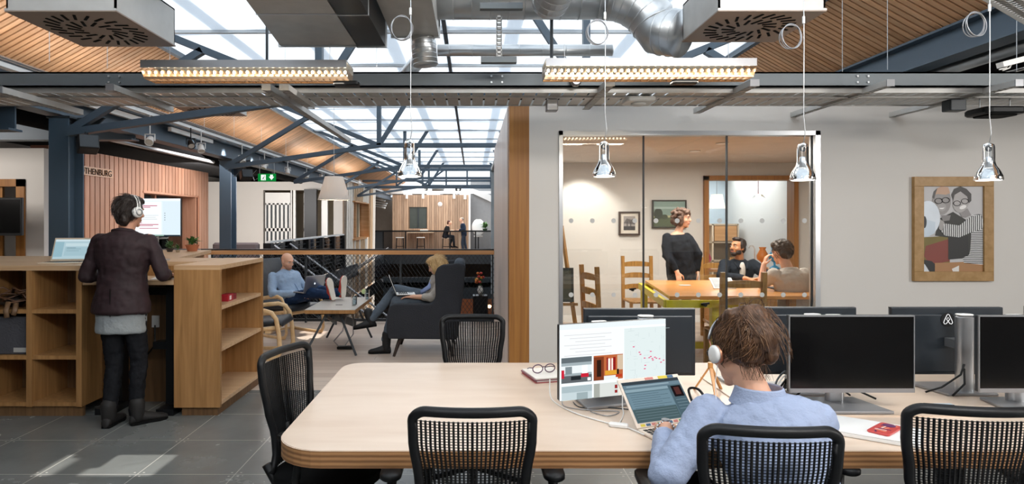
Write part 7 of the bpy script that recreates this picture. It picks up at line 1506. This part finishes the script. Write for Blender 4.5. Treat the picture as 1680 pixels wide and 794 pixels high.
# ---------------------------------------------------------------- meeting room: standing woman
pr = Person('woman with curly bobbed hair in a loose black dress, smiling, standing at the yellow table', V((2.58, 8.15, 0)), voxel=.009)
s0 = 8.12; H = V((2.72, 8.14, 1.585)); fd = V((.78, -.60, 0)).normalized(); pr.head(H, (.80, -.56, -.06), V((-.02, 0, 1)), k=1.02)
rt = V((fd.y, -fd.x, 0)); rt2 = V((-.93, -.36, 0)).normalized(); P = V((2.70, 8.14, .93)); Nk = V((2.66, 8.16, 1.40)); limb(pr.b, [Nk - Zu * .03, H - Zu * .05], [.05, .048]); torso_rings(pr.b, P, Nk, rt2, rt2, .95)
ShR, ShL = Nk + rt2 * .165 - Zu * .055, Nk - rt2 * .165 - Zu * .055; ElR = V((2.49, 8.04, 1.12)); WrR = V((2.59, 7.93, .90)); ElL = V((2.93, 8.18, 1.12)); WrL = V((2.92, 8.16, .90))
limb(pr.b, [ShR, ElR, WrR], [.045, .037, .026]); limb(pr.b, [ShL, ElL, WrL], [.045, .037, .026]); hand(pr.b, WrR, (.12, -.25, -.8), (0, 1, 0), (1, 0, 0), .35, 1.0, .25); hand(pr.b, WrL, (0, 0, -1), (-1, 0, 0), (0, -1, 0), .5)
HL, HR = P + V((.08, 0, 0)), P - V((.08, 0, 0)); limb(pr.b, [HL, V((2.78, 8.16, .48)), V((2.78, 8.18, .08))], [.075, .05, .036]); limb(pr.b, [HR, V((2.62, 8.16, .48)), V((2.62, 8.18, .08))], [.075, .05, .036]); pr.finish(skin_pale); pr.face_parts(hp_curly, 'b8544e', smile=True)
mb = MB(); torso_rings(mb, P, Nk, rt2, rt2, 1.0, .022, [(-.60, .17, .13), (-.3, .175, .135), (0, .172, .13), (.3, .165, .125), (.55, .172, .12), (.78, .182, .11), (.88, .165, .09), (.95, .10, .07)])
mb.caps([ShR, ShR.lerp(ElR, .5), ElR, ElR.lerp(WrR, .8)], [.058, .064, .060, .042]); mb.caps([ShL, ShL.lerp(ElL, .5), ElL, ElL.lerp(WrL, .85)], [.058, .070, .064, .045]); pr.cloth('dress', plain('black_knit', C('1b1f26'), .85, var=.15, bump=.3, bscale=150), mb, .010, 3, (.025, .09))
mb = MB(); limb(mb, [V((2.78, 8.15, .65)), V((2.78, 8.16, .48)), V((2.78, 8.18, .10))], [.075, .056, .042]); limb(mb, [V((2.62, 8.15, .65)), V((2.62, 8.16, .48)), V((2.62, 8.18, .10))], [.075, .056, .042]); pr.cloth('leggings', col('14161a', .8), mb, .01, 2)
p = pr.hp; random.seed(2); mb = MB()
for q in ((0, -.025, .045, .088, .098, .080), (0, -.055, -.02, .085, .07, .09), (-.075, .01, -.02, .028, .05, .085), (.075, .0, -.02, .028, .045, .085), (0, .04, .095, .07, .055, .032), (.05, .07, .075, .03, .025, .025), (-.055, .06, .065, .03, .03, .035)): mb.ell(p(*q[:3]), q[3:], pr.hR)
for i in range(64):
    a = random.uniform(0, 2 * PI); z = random.uniform(-.75, .95); q = math.sqrt(1 - z * z); d = V((q * math.cos(a), q * math.sin(a), z))
    if d.y > .55 and z < .5: continue
    mb.ell(p(d.x * .108, -.025 + d.y * .112, .01 + d.z * .118), (.026, .026, .024), n=8)
pr.cloth('hair', hp_curly, mb, .007, 1, (.02, .03))
shoe('shoe', V((2.78, 8.22, 0)), V((2.80, 7.98, 0)), Zu, 1, 'black_matt', 'black_plastic', pr.t); shoe('shoe', V((2.62, 8.22, 0)), V((2.64, 7.98, 0)), Zu, 1, 'black_matt', 'black_plastic', pr.t)
# bearded man behind the table
pr = Person('bearded man in a dark denim jacket seated behind the table, looking up left', V((3.42, 8.35, 0)), voxel=.009)
H = V((3.50, 8.28, 1.205)); pr.head(H, (-.88, -.42, .12), V((.05, 0, 1)), k=1.05); rt = V((-1, .05, 0)).normalized(); P = V((3.52, 8.38, .52)); Nk = V((3.54, 8.33, 1.03))
limb(pr.b, [Nk - Zu * .03, H + V((.02, .01, -.05))], [.058, .055]); torso_rings(pr.b, P, Nk, rt, rt)
ShR, ShL = Nk + rt * .18 - Zu * .06, Nk - rt * .18 - Zu * .06; ElR = V((3.22, 8.12, .84)); WrR = V((3.42, 7.86, .835)); ElL = V((3.84, 8.15, .84)); WrL = V((3.60, 7.84, .835))
limb(pr.b, [ShR, ElR, WrR], [.05, .042, .03]); limb(pr.b, [ShL, ElL, WrL], [.05, .042, .03]); hand(pr.b, WrR, (1, -.2, -.05), (0, 0, -1), (0, -1, 0), .35); hand(pr.b, WrL, (-1, -.2, 0), (0, 0, -1), (0, -1, 0), .35)
for s_ in (-1, 1): limb(pr.b, [P + V((s_ * .1, 0, -.02)), V((3.52 + s_ * .14, 7.95, .50)), V((3.52 + s_ * .14, 8.0, .09))], [.08, .055, .04])
pr.finish(skin_tan); pr.face_parts(hp_dark)
mb = MB(); torso_rings(mb, P, Nk, rt, rt, 1.0, .03); mb.caps([ShR, ElR, ElR.lerp(WrR, .85)], [.082, .062, .048]); mb.caps([ShL, ElL, ElL.lerp(WrL, .85)], [.082, .062, .048]); pr.cloth('denim_jacket', plain('dark_denim', C('20262f'), .8, var=.2, scale=30, bump=.3), mb, .010, 3, (.02, .07))
mb = MB(); mb.ell(Nk + V((-.01, -.120, -.13)), (.042, .028, .12)); mb.build('t_shirt', col('cfcbc6', .8), pr.t, smooth=True, world=True)
mb = MB(); mb.tube([Nk + V((-.08, .02, .01)), Nk + V((-.085, -.08, -.03)), Nk + V((-.05, -.15, -.10))], .02, 6, flat=(1, .5)); mb.tube([Nk + V((.08, .02, .01)), Nk + V((.075, -.08, -.03)), Nk + V((.04, -.15, -.10))], .02, 6, flat=(1, .5)); mb.build('collar', 'dark_denim', pr.t, smooth=True, world=True)
mb = MB(); [limb(mb, [P + V((s_ * .1, 0, -.02)), V((3.52 + s_ * .14, 7.95, .50)), V((3.52 + s_ * .14, 8.0, .09))], [.1, .07, .05]) for s_ in (-1, 1)]; pr.cloth('trousers', col('1e2026', .8), mb, .012, 2)
p = pr.hp; mb = MB()
for q in ((0, -.025, .048, .082, .098, .082), (0, -.05, -.01, .076, .065, .075), (0, .035, .10, .062, .05, .03), (-.066, -.01, .02, .02, .04, .05), (.066, -.01, .02, .02, .04, .05)): mb.ell(p(*q[:3]), q[3:], pr.hR)
pr.cloth('hair', hp_dark, mb, .008, 2, (.012, .03))
mb = MB()
for q in ((0, .055, -.085, .045, .042, .034), (-.045, .025, -.06, .026, .045, .035), (.045, .025, -.06, .026, .045, .035), (0, .092, -.045, .030, .012, .007)): mb.ell(p(*q[:3]), q[3:], pr.hR)
fused_world(pr.t, 'beard', hp_dark, mb, .005, 1)
# man in the pale t-shirt, back to us
pr = Person('man with short tousled hair in a pale grey t-shirt, seated with back to the window', V((3.36, 6.8, 0)), voxel=.009)
H = V((3.375, 6.86, 1.205)); pr.head(H, (-.42, .86, -.22), k=1.04); rt = V((.97, .22, 0)).normalized(); P = V((3.46, 6.72, .52)); Nk = V((3.43, 6.80, 1.03))
limb(pr.b, [Nk - Zu * .03, H + V((.01, -.02, -.05))], [.058, .055]); torso_rings(pr.b, P, Nk, rt, rt)
ShL, ShR = Nk - rt * .185 - Zu * .055, Nk + rt * .185 - Zu * .055; ElL = V((3.18, 6.92, .845)); WrL = V((3.24, 6.98, 1.06)); ElR = V((3.72, 7.0, .84)); WrR = V((3.45, 7.1, .86))
limb(pr.b, [ShL, ElL, WrL], [.05, .042, .03]); limb(pr.b, [ShR, ElR, WrR], [.05, .042, .03]); hand(pr.b, WrL, (.25, -.05, .9), (1, 0, 0), (0, -1, .2), .8); hand(pr.b, WrR, (-1, .1, 0), (0, 0, -1), (0, 1, 0), .4)
for s_ in (-1, 1): limb(pr.b, [P + V((s_ * .1, 0, -.02)), V((3.40 + s_ * .14, 7.12, .50)), V((3.40 + s_ * .14, 7.1, .09))], [.08, .055, .04])
pr.finish(skin_pale)
mb = MB(); torso_rings(mb, P, Nk, rt, rt, 1.03, .018); mb.caps([ShL, ShL.lerp(ElL, .62)], [.074, .066]); mb.caps([ShR, ShR.lerp(ElR, .62)], [.074, .066]); pr.cloth('t_shirt', plain('pale_cotton', C('b9b2aa'), .9, var=.05, bump=.25, bscale=100), mb, .010, 3, (.022, .08))
mb = MB(); [limb(mb, [P + V((s_ * .1, 0, -.02)), V((3.40 + s_ * .14, 7.12, .50)), V((3.40 + s_ * .14, 7.1, .09))], [.1, .07, .05]) for s_ in (-1, 1)]; pr.cloth('trousers', col('2a2c33', .8), mb, .012, 2)
p = pr.hp; mb = MB()
for q in ((0, -.022, .045, .086, .10, .085), (0, -.055, -.01, .08, .062, .075), (0, .04, .095, .07, .055, .035), (0, .02, .115, .05, .05, .025), (.02, -.05, .09, .05, .04, .04), (-.03, -.04, .1, .04, .04, .03)): mb.ell(p(*q[:3]), q[3:], pr.hR)
pr.cloth('hair', hairmat('hair_tousled', '2a2018', '5a4432'), mb, .008, 2, (.022, .03)); hair_strands(pr, ((0, -.02, .03), (.088, .104, .105), lambda d: d.y < .6 and d.z > -.6), 240, .04, (.3, -.4, -.6), .0022, MATS['hair_tousled'], 12, .004)
# two distant people
pr = Person('distant woman in black sitting on a bar stool, leaning on the high table', V((-1.3, 31.2, 0)), voxel=.016)
P = V((-1.36, 31.1, .82)); Nk = V((-1.22, 31.12, 1.30)); H = V((-1.13, 31.1, 1.48)); rt = V((.15, -1, 0)).normalized(); pr.head(H, (1, -.1, -.05), k=1.05); limb(pr.b, [Nk, H - Zu * .05], [.055, .05]); torso_rings(pr.b, P, Nk, rt, rt)
for s_ in (-1, 1): limb(pr.b, [Nk + rt * .17 * s_ - Zu * .05, V((-1.25, 31.1 - s_ * .2, 1.06)), V((-.98, 31.1 - s_ * .06, 1.1))], [.045, .04, .03]); hand(pr.b, V((-.98, 31.1 - s_ * .06, 1.1)), (1, 0, 0), (0, 0, -1), (0, s_, 0), .4); limb(pr.b, [P - rt * .09 * s_, V((-.95, 31.05 - s_ * .12, .80)), V((-1.0 + .1 * s_, 31.0 - s_ * .1, .38))], [.08, .055, .04])
pr.finish(skin_pale); mb = MB(); torso_rings(mb, P, Nk, rt, rt, 1, .02); [mb.caps([Nk + rt * .17 * s_ - Zu * .05, V((-1.25, 31.1 - s_ * .2, 1.06)), V((-1.05, 31.1 - s_ * .06, 1.09))], [.07, .06, .045]) for s_ in (-1, 1)]; pr.cloth('top', col('1d1b1c', .8), mb, .018, 2, None)
mb = MB(); [limb(mb, [P - rt * .09 * s_, V((-.95, 31.05 - s_ * .12, .80)), V((-1.0 + .1 * s_, 31.0 - s_ * .1, .42))], [.1, .07, .05]) for s_ in (-1, 1)]; pr.cloth('trousers', col('1a2026', .8), mb, .018, 2, None)
p = pr.hp; mb = MB(); [mb.ell(p(*q[:3]), q[3:], pr.hR) for q in ((0, -.025, .045, .085, .1, .085), (0, -.07, -.02, .07, .06, .08))]; pr.cloth('hair', hairmat('hair_auburn', '3a1e16', '5b3022'), mb, .016, 1, None)
for s_ in (-1, 1): A = V((-1.0 + .1 * s_, 31.0 - s_ * .1, .38)); shoe('boot', A + V((-.05, 0, -.12)), A + V((.2, 0, -.14)), Zu, 1.1, 'black_matt', 'black_plastic', pr.t, .12)
pr = Person('distant grey-haired man in dark blue standing at the far high table', V((-.55, 31.0, 0)), voxel=.016)
P = V((-.42, 31.0, .92)); Nk = V((-.48, 31.0, 1.44)); H = V((-.54, 31.0, 1.62)); rt = V((-.1, 1, 0)).normalized(); pr.head(H, (-1, -.1, -.12), k=1.05); limb(pr.b, [Nk, H - Zu * .05], [.06, .055]); torso_rings(pr.b, P, Nk, rt, rt)
for s_ in (-1, 1): limb(pr.b, [Nk + rt * .18 * s_ - Zu * .05, V((-.44, 31 + s_ * .2, 1.16)), V((-.68, 31 + s_ * .08, 1.12))], [.05, .042, .03]); hand(pr.b, V((-.68, 31 + s_ * .08, 1.12)), (-1, 0, 0), (0, 0, -1), (0, -s_, 0), .4); limb(pr.b, [P + rt * .08 * s_, V((-.44 + .06 * s_, 31 + s_ * .08, .48)), V((-.36 + .08 * s_, 31 + s_ * .08, .09))], [.08, .055, .04])
pr.finish(skin_pale); mb = MB(); torso_rings(mb, P, Nk, rt, rt, 1, .025); [mb.caps([Nk + rt * .18 * s_ - Zu * .05, V((-.44, 31 + s_ * .2, 1.16)), V((-.63, 31 + s_ * .09, 1.12))], [.075, .062, .05]) for s_ in (-1, 1)]; pr.cloth('jacket', col('1f2b3d', .8), mb, .018, 2, None)
mb = MB(); [limb(mb, [P + rt * .08 * s_, V((-.44 + .06 * s_, 31 + s_ * .08, .48)), V((-.36 + .08 * s_, 31 + s_ * .08, .09))], [.1, .072, .055]) for s_ in (-1, 1)]; pr.cloth('jeans', col('3a4656', .8), mb, .018, 2, None)
p = pr.hp; mb = MB(); [mb.ell(p(*q[:3]), q[3:], pr.hR) for q in ((0, -.035, .04, .08, .09, .08),)]; pr.cloth('hair', col('8c857e', .8), mb, .016, 1, None)
for s_ in (-1, 1): A = V((-.36 + .08 * s_, 31 + s_ * .08, .09)); shoe('shoe', A + V((.07, 0, -.09)), A + V((-.2, 0, -.09)), Zu, 1.1, 'black_matt', 'black_plastic', pr.t)
